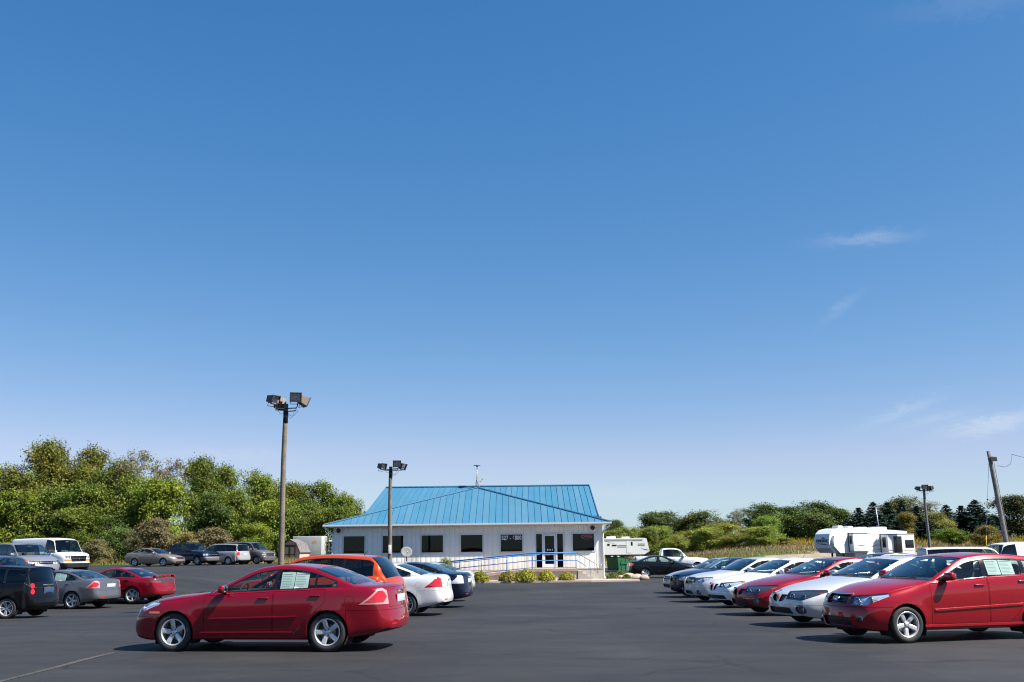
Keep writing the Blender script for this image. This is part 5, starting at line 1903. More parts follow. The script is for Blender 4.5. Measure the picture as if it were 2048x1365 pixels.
M_STEEL = mat('galvanised_steel', (.30, .32, .38), .4, metal=.7)
for (h, nm) in ((.95, 'rail'), (.50, 'rail')):
    mb = MB(); pts = [(3.82, RYr + .01, .36 + h), (5.16, RYr + .01, -.40 + h)] + ([(5.24, RYr + .01, -.42 + h), (5.26, RYr + .01, -.60 + h)] if h > .9 else []); mb.tube(pts, .022, 8); mb.build(nm, M_STEEL, srail)
for x in (4.66, 5.13):
    z = .36 - (x - 3.82) * .76 / 1.34
    mb = MB(); mb.tube([(x, RYr + .01, -.45 if x < 5 else z + .42), (x, RYr + .01, z + .95)], .022, 8); mb.build('post', M_STEEL, srail)
mb = MB(); mb.tube([(5.15, RYr + .01, .55), (5.42, RYr + .01, .60)], .020, 8); mb.ball((5.44, RYr + .01, .60), .035); mb.build('rail_end', M_STEEL, srail)

# ---- roof aerial and dishes
M_DISH = mat('dish_grey', (.19, .195, .20), .95)
mast = empty('roof_aerial', (-2.65, 71.6, 5.85))
tag(mast, 'thin aerial mast with flat disc and small dish on roof ridge', 'aerial')
mb = MB(); mb.tube([(0, 0, -.3), (.05, 0, 1.55)], .022, 6); mb.build('mast_pole', M_STEEL, mast)
mb = MB(); mb.lathe([(.0, -.02), (.26, -.01), (.26, .02), (.05, .05), (0, .05)], 16, 'Z', (.05, 0, 1.58)); mb.lathe([(.06, -.1), (.10, -.01)], 10, 'Z', (.05, 0, 1.58)); mb.build('disc_head', M_DISH, mast)
mb = MB()
for (x, y) in ((-.14, -.2), (.34, -.2), (.16, .3)):
    mb.tube([(x, y, -.15), (.0, 0, .55)], .014, 5)
mb.build('tripod', M_STEEL, mast)
def dish(parent, loc, r, rz, tilt, arm=True):
    Mx = Matrix.Rotation(rz, 4, 'Z') @ Matrix.Rotation(tilt, 4, 'X')
    mb = MB()
    prof = [(r * t, r * .22 * t * t) for t in (0, .25, .5, .75, 1.0)] + [(r * 1.0, r * .22 + .015), (r * .75, r * .22 * .56 + .015), (r * .4, .05), (0, .02)]
    mb.lathe([(a, -b) for a, b in prof], 24, 'Y')
    o = mb.build('reflector', M_DISH, parent)
    o.matrix_local = Matrix.Translation(loc) @ Mx
    if arm:
        mb = MB(); mb.tube([(0, .0, -r), (0, -r * 1.1, -r * .55)], .012, 6); mb.bbox((0, -r * 1.15, -r * .50), (.06, .10, .06), .01)
        a = mb.build('feed_arm', M_STEEL, parent); a.matrix_local = Matrix.Translation(loc) @ Mx
dish(mast, (.16, -.05, .62), .24, R(65), R(-20))
sd = empty('satellite_dish', (-6.75, BY - .9, ground_z(-6.75, 63.6)))
tag(sd, 'grey satellite dish on a short post before the office windows', 'satellite dish')
mb = MB(); mb.tube([(0, .06, 0), (0, .06, 1.75)], .035, 8); mb.build('post', M_STEEL, sd)
dish(sd, (0, 0, 1.85), .36, R(12), R(-28))
# ------------------------------------------------------------------ wooden flood-light poles
M_WOOD = mat('weathered_pole', (.165, .140, .105), .9, var=.28, vscale=2.5, bump=.6, bscale=22)
M_WOODG = mat('grey_pole', (.15, .14, .135), .9, var=.25, vscale=2.5, bump=.6, bscale=22)
M_FIX = mat('bronze_fixture', (.055, .042, .036), .45)
M_FIXL = mat('sunbleached_fixture', (.20, .15, .125), .55)
def light_pole(name, x, y, h, d, heads, label, woodm, sleeve=True, lean=(0, 0), k=1.0):
    z0 = ground_z(x, y)
    o = empty(name, (x, y, z0))
    tag(o, label, 'light pole', 'wooden flood-light poles')
    o.rotation_euler = (lean[0], lean[1], 0)
    mb = MB()
    n = 9
    mb.tube([(.02 * math.sin(i * .8), .02 * math.cos(i), h * i / (n - 1)) for i in range(n)], [d / 2 * (1.12 - .30 * i / (n - 1)) for i in range(n)], 14)
    mb.build('pole', woodm, o)
    if sleeve:
        mb = MB(); mb.tube([(0, 0, h * .905), (0, 0, h * .965)], d / 2 * .92, 12); mb.build('sleeve', M_GBLK, o)
    for sg in (-1, 1):
        mb = MB(); mb.tube([(0, -.10 * sg, h * .975), (sg * .52 * k, -.10 * sg, h * .977), (sg * .60 * k, -.10 * sg, h * .985), (sg * .60 * k, -.1 * sg, h * .985 + .16 * k)], .028 * k, 8); mb.build('bracket_arm', M_BLK, o)
        mb = MB(); mb.tube([(0, .14 * sg, h * .965), (sg * .46 * k, .14 * sg, h * .968), (sg * .46 * k, .14 * sg, h * .968 + .16 * k)], .028 * k, 8); mb.build('bracket_arm', M_BLK, o)
    for (hx, hy, hz, rz, tilt, bleach) in heads:
        Mx = Matrix.Translation((hx * k, hy * k, h + hz * k)) @ Matrix.Rotation(R(rz), 4, 'Z') @ Matrix.Rotation(R(tilt), 4, 'X')
        mb = MB()
        # the lamp looks along -Y
        a, b, c = .27 * k, .20 * k, .22 * k
        mb.add([(-a, -b, -c), (a, -b, -c), (a, -b, c), (-a, -b, c), (-a * .82, b, -c * .7), (a * .82, b, -c * .7), (a * .82, b, c * .7), (-a * .82, b, c * .7)],
               [(0, 3, 7, 4), (1, 5, 6, 2), (3, 2, 6, 7), (0, 4, 5, 1), (4, 7, 6, 5)], 0)
        hd = mb.build('flood_head', M_FIXL if bleach else M_FIX, o)
        hd.matrix_local = Mx
        mb = MB()
        for (cx, cz, w, hh) in ((0, c, 2 * a + .04 * k, .04 * k), (0, -c, 2 * a + .04 * k, .04 * k), (-a, 0, .04 * k, 2 * c), (a, 0, .04 * k, 2 * c)):
            mb.box((cx, -b - .012, cz), (w, .05 * k, hh))
        mb.build('bezel', M_FIX, hd)
        mb = MB(); mb.box((0, -b + .02, 0), (2 * a - .03, .008, 2 * c - .03)); mb.build('lens', M_LENS, hd)
        mb = MB(); mb.add([(-a * .8, -b + .04, -c * .8), (a * .8, -b + .04, -c * .8), (a * .8, -b + .04, c * .8), (-a * .8, -b + .04, c * .8), (-a * .3, b * .5, -c * .3), (a * .3, b * .5, -c * .3), (a * .3, b * .5, c * .3), (-a * .3, b * .5, c * .3)],
                          [(0, 1, 5, 4), (1, 2, 6, 5), (2, 3, 7, 6), (3, 0, 4, 7), (4, 5, 6, 7)], 0)
        mb.build('reflector', M_REFL, hd)
        mb = MB(); mb.tube([(-a * .9, 0, -c - .13 * k), (-a * .9, 0, -c + .05 * k)], .014 * k, 5); mb.tube([(a * .9, 0, -c - .13 * k), (a * .9, 0, -c + .05 * k)], .014 * k, 5); mb.tube([(-a * .9, 0, -c - .13 * k), (a * .9, 0, -c - .13 * k)], .016 * k, 5)
        mb.build('yoke', M_BLK, hd)
        mb = MB(); mb.bbox((a * .2, b + .03 * k, -c * .2), (.16 * k, .10 * k, .14 * k), .02 * k); mb.build('junction_box', M_FIX, hd)
    for (x0, x1, sag) in ((.05, .42, .42), (.02, .60, .30), (-.05, -.40, .20)):
        mb = MB()
        mb.tube([((x0 + (x1 - x0) * t) * k, .05, h * .97 - sag * k * 4 * t * (1 - t)) for t in np.linspace(0, 1, 9)], .009 * k, 5)
        mb.build('cable', M_BLK, o)
    return o
HEADS4 = [(-.62, -.25, .20, 62, 14, False), (-.30, .12, .12, -150, 12, True), (.50, -.15, .32, 14, 10, False), (.80, .20, .18, 122, 22, True)]
light_pole('light_pole', -7.92, 34.5, 6.98, .19, HEADS4, 'tall sunlit wooden pole with four flood lights behind the red sedan', M_WOOD, k=.70)
o = light_pole('light_pole', -7.48, 61.0, 7.0, .25, [(-.62, -.2, .02, 58, 14, False), (.44, -.15, .20, 10, 10, False), (.76, .1, .05, 60, 25, False)], 'shorter wooden flood-light pole standing before the office windows', M_WOOD, k=.86)
mb = MB(); mb.bbox((.03, -.17, 2.05), (.16, .10, .52), .01); mb.build('meter_box', M_WTRIM, o)
light_pole('light_pole', 34.66, 85.0, 6.55, .24, [(-.66, -.1, .0, 62, 14, False), (.0, -.15, .14, 4, 10, False), (.66, .0, .04, -62, 14, False)], 'dark wooden pole with three flood lights beside the large camper', M_WOODG, sleeve=False, k=.86)

# leaning utility pole with its wires
ux, uy = 28.24, 58.0
up = empty('utility_pole', (ux, uy, ground_z(ux, uy)))
tag(up, 'leaning grey utility pole with one flood light at its top', 'utility pole')
up.rotation_euler = (0, R(-5), 0)
mb = MB(); mb.tube([(0, 0, 7.3 * i / 8) for i in range(9)], [.155 - .045 * i / 8 for i in range(9)], 14); mb.build('pole', M_WOODG, up)
mb = MB(); mb.bbox((.08, -.18, 6.80), (.30, .24, .22), .03); mb.box((.08, -.31, 6.79), (.33, .04, .25)); mb.build('flood_head', M_FIX, up)
mb = MB(); mb.box((.0, -.12, 6.95), (.30, .03, .04)); mb.build('cross_bracket', M_STEEL, up)
mb = MB(); mb.tube([(.18, 0, 1.2), (.19, 0, 6.6)], .02, 6); mb.build('conduit', M_WOODG, up)
wire = empty('overhead_wire', (ux - .3, uy, 6.2))
tag(wire, 'thin black service wire running off right from the leaning pole', 'wire')
mb = MB(); mb.tube([(1.0 + 60 * t, -9 * t, .45 - 18.0 * t + 19.5 * t * t) for t in np.linspace(0, 1, 41) ** 1.5], .014, 5); mb.tube([(.05, -.1, -.2), (.5, -.1, -.28), (.85, -.05, -.1), (1.0, 0, .45)], .012, 5); mb.build('cable', M_BLK, wire)
guy = empty('guy_wire', (ux - 1.15, uy + 1.0, ground_z(ux - 1.15, uy + 1)))
tag(guy, 'thin guy wire with yellow plastic guard left of the leaning pole', 'wire')
mb = MB(); mb.tube([(0, 0, 0), (.45, -1.0, 6.55)], .010, 5); mb.build('cable', M_STEEL, guy)
mb = MB(); mb.tube([(.08, -.18, 1.15), (.17, -.38, 2.45)], .022, 6); mb.build('guard', mat('yellow_guard', (.62, .42, .02), .5), guy)
mb = MB(); mb.ball((.31, -.68, 4.5), .05); mb.build('insulator', M_BLK, guy)

# ------------------------------------------------------------------ things behind the lot on the left
def barn_shed(x, y, rz):
    z0 = ground_z(x, y)
    o = empty('garden_shed', (x, y, z0 - .03), rz)
    tag(o, 'pinkish barn-style garden shed with brown trim and grey shingles', 'shed')
    M_PINK = mat('shed_siding', (.50, .36, .29), .85, var=.12, vscale=3)
    M_BRN = mat('shed_trim', (.075, .05, .042), .7)
    M_SHG = mat('grey_shingle', (.14, .125, .125), .95, var=.3, vscale=6, bump=.5, bscale=18)
    W, D, Hs = 2.4, 3.0, 1.0
    prof = [(-W / 2, 0), (W / 2, 0), (W / 2, Hs), (W * .33, 1.75), (0, 2.10), (-W * .33, 1.75), (-W / 2, Hs)]
    mb = MB(); mb.prism(prof, 0, D); mb.build('wall', M_PINK, o)
    segs = [((W / 2 + .12, Hs - .10), (W * .33 + .04, 1.80)), ((W * .33 + .04, 1.80), (0, 2.17)), ((0, 2.17), (-W * .33 - .04, 1.80)), ((-W * .33 - .04, 1.80), (-W / 2 - .12, Hs - .10))]
    for (a, b) in segs:
        n = 4
        dx, dz = b[0] - a[0], b[1] - a[1]
        l = math.hypot(dx, dz)
        nx, nz = dz / l * .03, -dx / l * .03
        if nz < 0:
            nx, nz = -nx, -nz
        mb = MB(); mb.prism([a, b, (b[0] + nx, b[1] + nz), (a[0] + nx, a[1] + nz)], -.10, D + .1)
        mb.build('roof_slope', M_SHG, o)
        mb = MB(); mb.prism([(a[0] - nx, a[1] - nz), (b[0] - nx, b[1] - nz), (b[0] + nx * 1.3, b[1] + nz * 1.3), (a[0] + nx * 1.3, a[1] + nz * 1.3)], -.15, -.10); mb.build('barge_board', M_BRN, o)
    for sg in (-1, 1):
        mb = MB(); mb.box((sg * .34, -.02, .78), (.64, .04, 1.46)); dd = mb.build('door', M_PINK, o)
        mb = MB()
        for (cx, cz, w, h) in ((sg * .64, .78, .09, 1.5), (sg * .05, .78, .09, 1.5), (sg * .345, 1.49, .5, .09), (sg * .345, .70, .5, .09), (sg * .345, .08, .5, .09)):
            mb.box((cx, -.05, cz), (w, .03, h))
        mb.build('door_trim', M_BRN, dd)
    mb = MB(); mb.box((0, -.035, 1.60), (1.46, .05, .10)); mb.build('lintel', M_BRN, o)
barn_shed(-22.1, 100.0, R(-24))

box_tr = empty('white_box_trailer', (-20.2, 104, ground_z(-20.2, 104)), R(-8))
tag(box_tr, 'weathered white box trailer with orange decal behind the shed', 'trailer')
M_TRW = mat('trailer_white', (.36, .37, .365), .6, var=.08, vscale=1.5)
mb = MB(); mb.bbox((0, 0, 1.45), (3.0, 6.0, 1.95), .04); mb.build('box', M_TRW, box_tr)
mb = MB()
for a in range(12):
    r0 = .34
    t0, t1 = a * math.pi / 6, (a + .5) * math.pi / 6
    mb.add([(.75, -3.008, 1.85), (.75 + r0 * math.cos(t0), -3.008, 1.85 + .22 * math.sin(t0)), (.75 + r0 * .55 * math.cos(t1), -3.008, 1.85 + .14 * math.sin(t1))], [(0, 1, 2)], 0)
mb.build('decal', mat('orange_decal', (.75, .36, .05), .6), box_tr)
for (x, y) in ((-1.2, 0), (1.2, 0)):
    mb = MB(); mb.lathe([(0, -.1), (.30, -.1), (.33, -.05), (.33, .05), (.30, .1), (0, .1)], 18, 'X', (x, y, .33)); mb.build('wheel', M_RUB, box_tr)
ban = empty('green_sign_panel', (-23.4, 102.5, ground_z(-23.4, 102.5)), R(-6))
tag(ban, 'dark green panel with white markings standing behind the shed', 'sign')
mb = MB(); mb.box((0, 0, 1.95), (1.9, .05, .75)); mb.build('panel', mat('sign_green', (.07, .12, .11), .6), ban)
mb = MB()
for (x, w) in ((-.55, .16), (-.25, .2), (.1, .24), (.5, .3)):
    mb.box((x, -.03, 1.80), (w, .01, .20))
mb.build('markings', M_WTRIM, ban)
for x in (-.85, .85):
    mb = MB(); mb.tube([(x, .05, 0), (x, .05, 2.3)], .04, 6); mb.build('post', M_WOODG, ban)
ws = empty('leaning_white_board', (-24.3, 96.5, ground_z(-24.3, 96.5)), R(10))
tag(ws, 'plain white board leaning upright in the weeds by the shed', 'board')
mb = MB(); mb.box((0, 0, .42), (.58, .05, .82), rot=Matrix.Rotation(R(8), 3, 'Y')); mb.build('sheet', M_WTRIM, ws)
mb = MB(); mb.tube([(.1, .3, 0), (0, .03, .7)], .03, 6); mb.build('prop', M_WOODG, ws)
fl = empty('grey_tilt_trailer', (-25.6, 96.6, ground_z(-25.6, 96.6)), R(-4))
tag(fl, 'low grey tilted slab lying behind the grey van', 'slab')
mb = MB(); mb.prism([(-1.1, .10), (1.0, .10), (1.0, .42), (-1.1, .62)], -.5, .5); mb.build('slab', mat('slab_grey', (.33, .33, .33), .8, var=.1), fl)
tw = empty('pallet_rack', (-13.0, 73.0, ground_z(-13, 73)))
tag(tw, 'narrow stacked rack of white boxes beside the office left corner', 'rack')
for i in range(4):
    mb = MB(); mb.bbox((0, 0, .36 + i * .72), (.60, .5, .12), .02); mb.build('shelf', M_WTRIM, tw)
    mb = MB(); mb.bbox((.05, 0, .66 + i * .62), (.44, .4, .36), .03); mb.build('carton', mat('carton_grey', (.25, .23, .22), .8), tw)
for x in (-.28, .28):
    mb = MB(); mb.tube([(x, -.2, 0), (x, -.2, 2.75)], .025, 6); mb.build('upright', M_WOODG, tw)

# ------------------------------------------------------------------ dumpster, rocks
dm = empty('dumpster', (8.75, 85.0, ground_z(8.75, 85)), R(32))
dm.scale = (.9, .9, .88)
tag(dm, 'green steel dumpster with slanted lid behind the office corner', 'dumpster')
M_GREEN = mat('dumpster_green', (.010, .105, .035), .5, var=.12, vscale=3)
mb = MB(); mb.prism([(-.75, .10), (.75, .10), (.85, .80), (.75, 1.10), (-.85, 1.30)], -.85, .85); mb.build('bin', M_GREEN, dm)
mb = MB(); mb.box((0, 0, 1.235), (1.75, 1.74, .05), rot=Matrix.Rotation(R(7.2), 3, 'Y')); mb.build('lid', M_BLK, dm)
for y in (-.6, 0, .6):
    mb = MB(); mb.box((.80, y, .5), (.06, .07, .7)); mb.build('rib', M_GREEN, dm)
for x in (-.45, .05, .5):
    mb = MB(); mb.box((x, -.87, .62), (.07, .06, 1.0)); mb.build('rib', M_GREEN, dm)
mb = MB(); mb.box((.0, -.89, .75), (1.1, .08, .14)); mb.build('fork_pocket', M_GREEN, dm)

M_ROCK = mat('field_stone', (.34, .27, .20), .9, var=.3, vscale=4, bump=.5, bscale=10)
rocks = [(6.75, 64.6, .30), (7.2, 64.75, .42), (7.7, 64.7, .36), (8.15, 64.6, .30), (6.2, 65.4, .25), (6.4, 66.2, .3)]
rk_lab = ['small tan landscape rock nearest the downspout', 'largest tan landscape rock at the corner bed edge', 'tan rock right of the largest landscape rock', 'tan rock at the right end of the bed edging',
          'small half-hidden rock behind the corner plants', 'tan rock farthest back along the office side']
for i, (x, y, r) in enumerate(rocks):
    bm = bmesh.new()
    bmesh.ops.create_icosphere(bm, subdivisions=3, radius=1)
    rnd = random.Random(i)
    off = [Vector((rnd.uniform(-1, 1), rnd.uniform(-1, 1), rnd.uniform(-1, 1))).normalized() for _ in range(7)]
    for v in bm.verts:
        d = v.co.copy()
        k = 1 - sum(.16 * max(0, d.dot(o_) - .55) for o_ in off) * 2
        v.co = Vector((d.x * r * 1.35 * k, d.y * r * k, d.z * r * .72 * k))
    me = bpy.data.meshes.new('rock')
    bm.to_mesh(me); bm.free()
    me.materials.append(M_ROCK)
    o = link('landscape_rock', me, None, (x, y, ground_z(x, y) + r * .35), (0, 0, rnd.uniform(0, 6)))
    tag(o, rk_lab[i], 'rock', 'edging rocks by the office')

# ------------------------------------------------------------------ campers
M_RV = mat('camper_white', (.74, .74, .73), .4, coat=.3)
M_RVG = mat('camper_stripe', (.17, .16, .17), .5)
M_RVT = mat('camper_tan', (.42, .38, .34), .5)
M_RVB = mat('camper_navy', (.02, .03, .08), .5)
def rv_wheels(o, xs, ys, r=.36):
    for x in xs:
        for y in ys:
            w = empty('wheel', (0, 0, 0)); w.parent = o; w.location = (x, y, r)
            mb = MB(); mb.lathe([(r * .6, -.1), (r * .9, -.11), (r, -.07), (r, .07), (r * .9, .11), (r * .6, .1)], 20, 'Y'); mb.build('tyre', M_RUB, w)
            mb = MB(); mb.lathe([(0, -.085), (r * .3, -.09), (r * .62, -.07), (r * .62, .07), (r * .3, .09), (0, .085)], 20, 'Y'); mb.build('rim', M_WTRIM, w)
def decal(o, pts, wds, y, m, nm='stripe'):
    mb = MB()
    vs = []
    for (p, w) in zip(pts, wds):
        vs += [(p[0], y, p[1] - w / 2), (p[0], y, p[1] + w / 2)]
    mb.add(vs, [(2 * i, 2 * i + 2, 2 * i + 3, 2 * i + 1) for i in range(len(pts) - 1)], 0)
    return mb.build(nm, m, o)
# fifth-wheel: local x runs from nose (0) to tail, local -y is the side we see
LRV = 9.2
rv = empty('fifth_wheel_camper', (25.75, 85.2, ground_z(28, 86)), R(25))
rv.scale = (.93, .95, .97)
tag(rv, 'large white fifth-wheel camper with two slide-outs and nose lettering', 'camper')
prof = [(.55, 1.35), (.10, 1.75), (.0, 2.35), (.18, 2.95), (.6, 3.28), (1.4, 3.42), (4.6, 3.40), (LRV, 3.14), (LRV, .62), (2.75, .62), (2.65, 1.30)]
bm_ = MB(); bm_.prism(prof, -1.2, 1.2)
me = bm_.mesh('shell', M_RV)
bmx = bmesh.new(); bmx.from_mesh(me)
bmesh.ops.bevel(bmx, geom=[e for e in bmx.edges if (abs(e.verts[0].co.y - e.verts[1].co.y) < .01 and max(e.verts[0].co.x, e.verts[1].co.x) < 2.0)], offset=.28, segments=4, affect='EDGES')
bmx.to_mesh(me); bmx.free()
link('shell', me, rv)
me = text_mesh('SUNDANCE', .34, .004, .012, shear=.2); me.materials.append(M_RVB)
lt = link('lettering', me, rv, (.0, 0, 2.36), (R(90), 0, R(-90)))
lt.location = (-.012, -.12, 2.36)
lt.scale = (.92, 1, 1)
# swoosh under the letters on the nose
mb = MB()
vs = []
for t in np.linspace(-1, 1, 11):
    vs += [(-.022 + .05 * t * t * .2, -.10 + .75 * t, 2.06 + .05 * t), (-.022, -.10 + .75 * t, 2.06 + .05 * t + .07 * (1 - t * t) + .01)]
mb.add(vs, [(2 * i, 2 * i + 2, 2 * i + 3, 2 * i + 1) for i in range(10)], 0); mb.build('swoosh', M_RVB, rv)
mb = MB(); mb.add([(-.006, -.5, 2.56), (-.006, .0, 2.56), (.02, -.18, 2.70)], [(0, 1, 2)], 0); mb.build('logo_peak', M_RVB, rv)
def slideout(x0, x1, z0, z1, d, wins):
    mb = MB(); mb.bbox(((x0 + x1) / 2, -1.2 - d / 2, (z0 + z1) / 2), (x1 - x0, d, z1 - z0), .03); s = mb.build('slide_out', M_RV, rv)
    mb = MB(); mb.box((x0 - .035, -1.215, (z0 + z1) / 2), (.07, .03, z1 - z0 + .1)); mb.box(((x0 + x1) / 2, -1.215, z1 + .05), (x1 - x0 + .14, .03, .07)); mb.build('seal', M_GBLK, s)
    mb = MB(); mb.box(((x0 + x1) / 2, -1.2 - d * .5, z1 + .045), (x1 - x0 - .05, d + .06, .04)); mb.build('awning', mat('awning_grey', (.35, .35, .36), .7), s)
    for (a, b, c, e, face) in wins:
        mb = MB()
        if face == 'end':
            mb.bbox((x0 - .005, -1.2 - d / 2, (c + e) / 2), (.03, b, e - c), .01)
        else:
            mb.bbox(((a + b) / 2, -1.2 - d - .005, (c + e) / 2), (b - a, .03, e - c), .01)
        mb.build('window', M_GBLK, s)
    return s
slideout(2.05, 4.25, 1.45, 2.95, .55, [(0, .28, 2.10, 2.78, 'end')])
slideout(5.85, 9.1, .80, 2.85, .85, [(0, .42, 1.75, 2.62, 'end'), (6.55, 7.55, 1.30, 2.70, 'f'), (7.95, 9.0, 1.70, 2.38, 'f')])
for (x, w, h) in ((1.75, .55, .26), (2.95, .55, .22), (4.3, 1.2, .14), (5.75, .5, .20), (6.7, 1.25, .26)):
    mb = MB(); mb.bbox((x, -.25, 3.42 - max(0, x - 4.6) * .056 + h / 2 - .03), (w, .75, h), .06); mb.build('roof_unit', M_RV, rv)
decal(rv, [(4.3, 2.05), (4.8, 2.22), (5.5, 2.30)], [.03, .07, .02], -1.206, M_RVT)
decal(rv, [(4.2, 1.55), (4.8, 1.85), (5.6, 2.0)], [.02, .10, .03], -1.206, M_RVG)
decal(rv, [(3.5, 1.25), (4.2, 1.32), (4.5, 1.6), (4.75, 1.85)], [.02, .08, .10, .02], -1.2065, M_RVT)
decal(rv, [(5.0, 1.62), (5.8, 1.60)], [.03, .09], -1.206, M_RVG)
decal(rv, [(5.0, 1.45), (5.8, 1.42)], [.02, .06], -1.2065, M_RVT)
decal(rv, [(5.9, 1.52), (6.5, 1.50)], [.09, .05], -2.056, M_RVG)
decal(rv, [(7.6, 1.50), (8.4, 1.45), (9.3, 1.50)], [.05, .10, .02], -2.056, M_RVT)
decal(rv, [(7.0, 1.15), (8.2, .98), (9.3, .85)], [.02, .06, .02], -2.056, M_RVT)
decal(rv, [(2.6, 1.95), (2.8, 1.97), (3.1, 1.94), (3.4, 1.97)], [.02, .06, .05, .02], -1.757, M_RVG, 'script_mark')
rv_wheels(rv, (6.3, 7.15), (-1.0, 1.0))
mb = MB(); mb.box((1.8, -.7, .68), (.12, .12, 1.36)); mb.box((1.8, .7, .68), (.12, .12, 1.36)); mb.build('landing_leg', M_BLK, rv)
mb = MB(); mb.tube([(9.24, -1.0, .9), (9.24, -1.0, 2.9)], .03, 6); mb.build('rear_ladder', M_WTRIM, rv)

tt = empty('travel_trailer', (11.6, 133, ground_z(14, 133)), R(3))
tt.scale = (.86, .86, .86)
tag(tt, 'long white travel trailer with grey stripes behind the dumpster', 'camper')
mb = MB(); mb.prism([(-3.6, .62), (6.1, .62), (6.9, 1.1), (6.5, 2.95), (6.2, 3.05), (-3.6, 3.05)], -1.2, 1.2); mb.build('shell', M_RV, tt)
mb = MB(); mb.box((1.2, -1.22, 2.82), (9.4, .05, .22)); mb.build('awning', mat('awning_grey', (.35, .35, .36), .7), tt)
mb = MB(); mb.box((1.2, 0, .55), (9.6, 2.3, .14)); mb.build('chassis', mat('chassis_red', (.12, .02, .025), .6), tt)
for (x0, x1, z0, z1) in ((.5, .85, 1.95, 2.25), (1.2, 1.9, 1.9, 2.1), (4.05, 4.35, 1.95, 2.5)):
    mb = MB(); mb.bbox(((x0 + x1) / 2, -1.21, (z0 + z1) / 2), (x1 - x0, .04, z1 - z0), .01); mb.build('window', M_GBLK, tt)
for z in (1.95, 1.72):
    decal(tt, [(2.0, z), (3.4, z)], [.14, .14], -1.206, M_RVG)
    decal(tt, [(5.1, z + .2), (6.2, z + .2)], [.14, .14], -1.206, M_RVG)
decal(tt, [(.2, 2.6), (1.6, 2.25)], [.03, .05], -1.207, M_RVG)
decal(tt, [(5.6, 1.5), (6.3, 1.3), (6.8, 1.25)], [.05, .14, .05], -1.207, M_RVB)
for (x, w, h) in ((-.5, .8, .2), (1.2, 1.4, .30), (3.4, 1.2, .24)):
    mb = MB(); mb.bbox((x, -.2, 3.05 + h / 2 - .03), (w, .8, h), .06); mb.build('roof_unit', M_RV, tt)
mb = MB(); mb.box((3.75, -1.212, 1.75), (.72, .03, 1.75)); mb.build('door', M_RV, tt)
rv_wheels(tt, (1.15, 2.1), (-1.05, 1.05))
mb = MB(); mb.box((7.3, 0, .55), (1.2, .3, .12)); mb.tube([(7.6, 0, -.05), (7.6, 0, .7)], .05, 6); mb.build('hitch', M_BLK, tt)

# far house and television mast at the right
hs = empty('far_house', (78, 168, ground_z(78, 168)), R(-12))
tag(hs, 'distant house with brown brick wall and pale roof right of the leaning pole', 'house')
mb = MB(); mb.prism([(-4, 0), (4, 0), (4, 2.6), (0, 4.0), (-4, 2.6)], 0, 9); mb.build('wall', mat('house_brick', (.24, .11, .07), .9, var=.2, vscale=8), hs)
for sg in (1, -1):
    mb = MB(); mb.prism([(0, 4.0), (sg * 4.5, 2.42), (sg * 4.5, 2.56), (0, 4.16)], -.4, 9.4); mb.build('roof_slope', mat('house_roof', (.30, .25, .23), .9), hs)
mb = MB(); mb.box((0, -.02, 1.5), (1.2, .06, 1.2)); mb.build('window', M_GBLK, hs)
am = empty('television_mast', (40.5, 112, ground_z(40.5, 112)))
tag(am, 'thin television mast with cross bars rising behind the large camper', 'aerial')
mb = MB(); mb.tube([(0, 0, 0), (-.35, 0, 5.6)], .045, 6); mb.build('mast_pole', M_STEEL, am)
mb = MB()
for (z, w) in ((5.55, 1.4), (5.2, .8), (5.0, .5)):
    mb.tube([(-.34 - w / 2, 0, z), (-.34 + w / 2, 0, z + .03)], .022, 5)
mb.build('cross_bars', M_STEEL, am)
# ------------------------------------------------------------------ foliage
def leaf_mat(name, transl=.3):
    m = bpy.data.materials.new(name)
    m.use_nodes = True
    t = m.node_tree
    b = t.nodes['Principled BSDF']
    b.inputs['Roughness'].default_value = .55
    b.inputs['Specular IOR Level'].default_value = .25
    oi = N(t, 'ShaderNodeObjectInfo')
    at = N(t, 'ShaderNodeAttribute'); at.attribute_name = 'tint'
    mx = N(t, 'ShaderNodeMix', data_type='RGBA', blend_type='MULTIPLY'); mx.inputs['Factor'].default_value = 1
    t.links.new(oi.outputs['Color'], mx.inputs['A']); t.links.new(at.outputs['Color'], mx.inputs['B'])
    t.links.new(mx.outputs['Result'], b.inputs['Base Color'])
    tr = N(t, 'ShaderNodeBsdfTranslucent')
    t.links.new(mx.outputs['Result'], tr.inputs['Color'])
    ms = N(t, 'ShaderNodeMixShader'); ms.inputs['Fac'].default_value = transl
    out = t.nodes['Material Output']
    t.links.new(b.outputs[0], ms.inputs[1]); t.links.new(tr.outputs[0], ms.inputs[2]); t.links.new(ms.outputs[0], out.inputs['Surface'])
    return m
M_LEAF = leaf_mat('leaves')
M_NEEDLE = leaf_mat('needles', .1)
M_BARK = mat('bark', (.10, .08, .06), .95, var=.2, vscale=4)

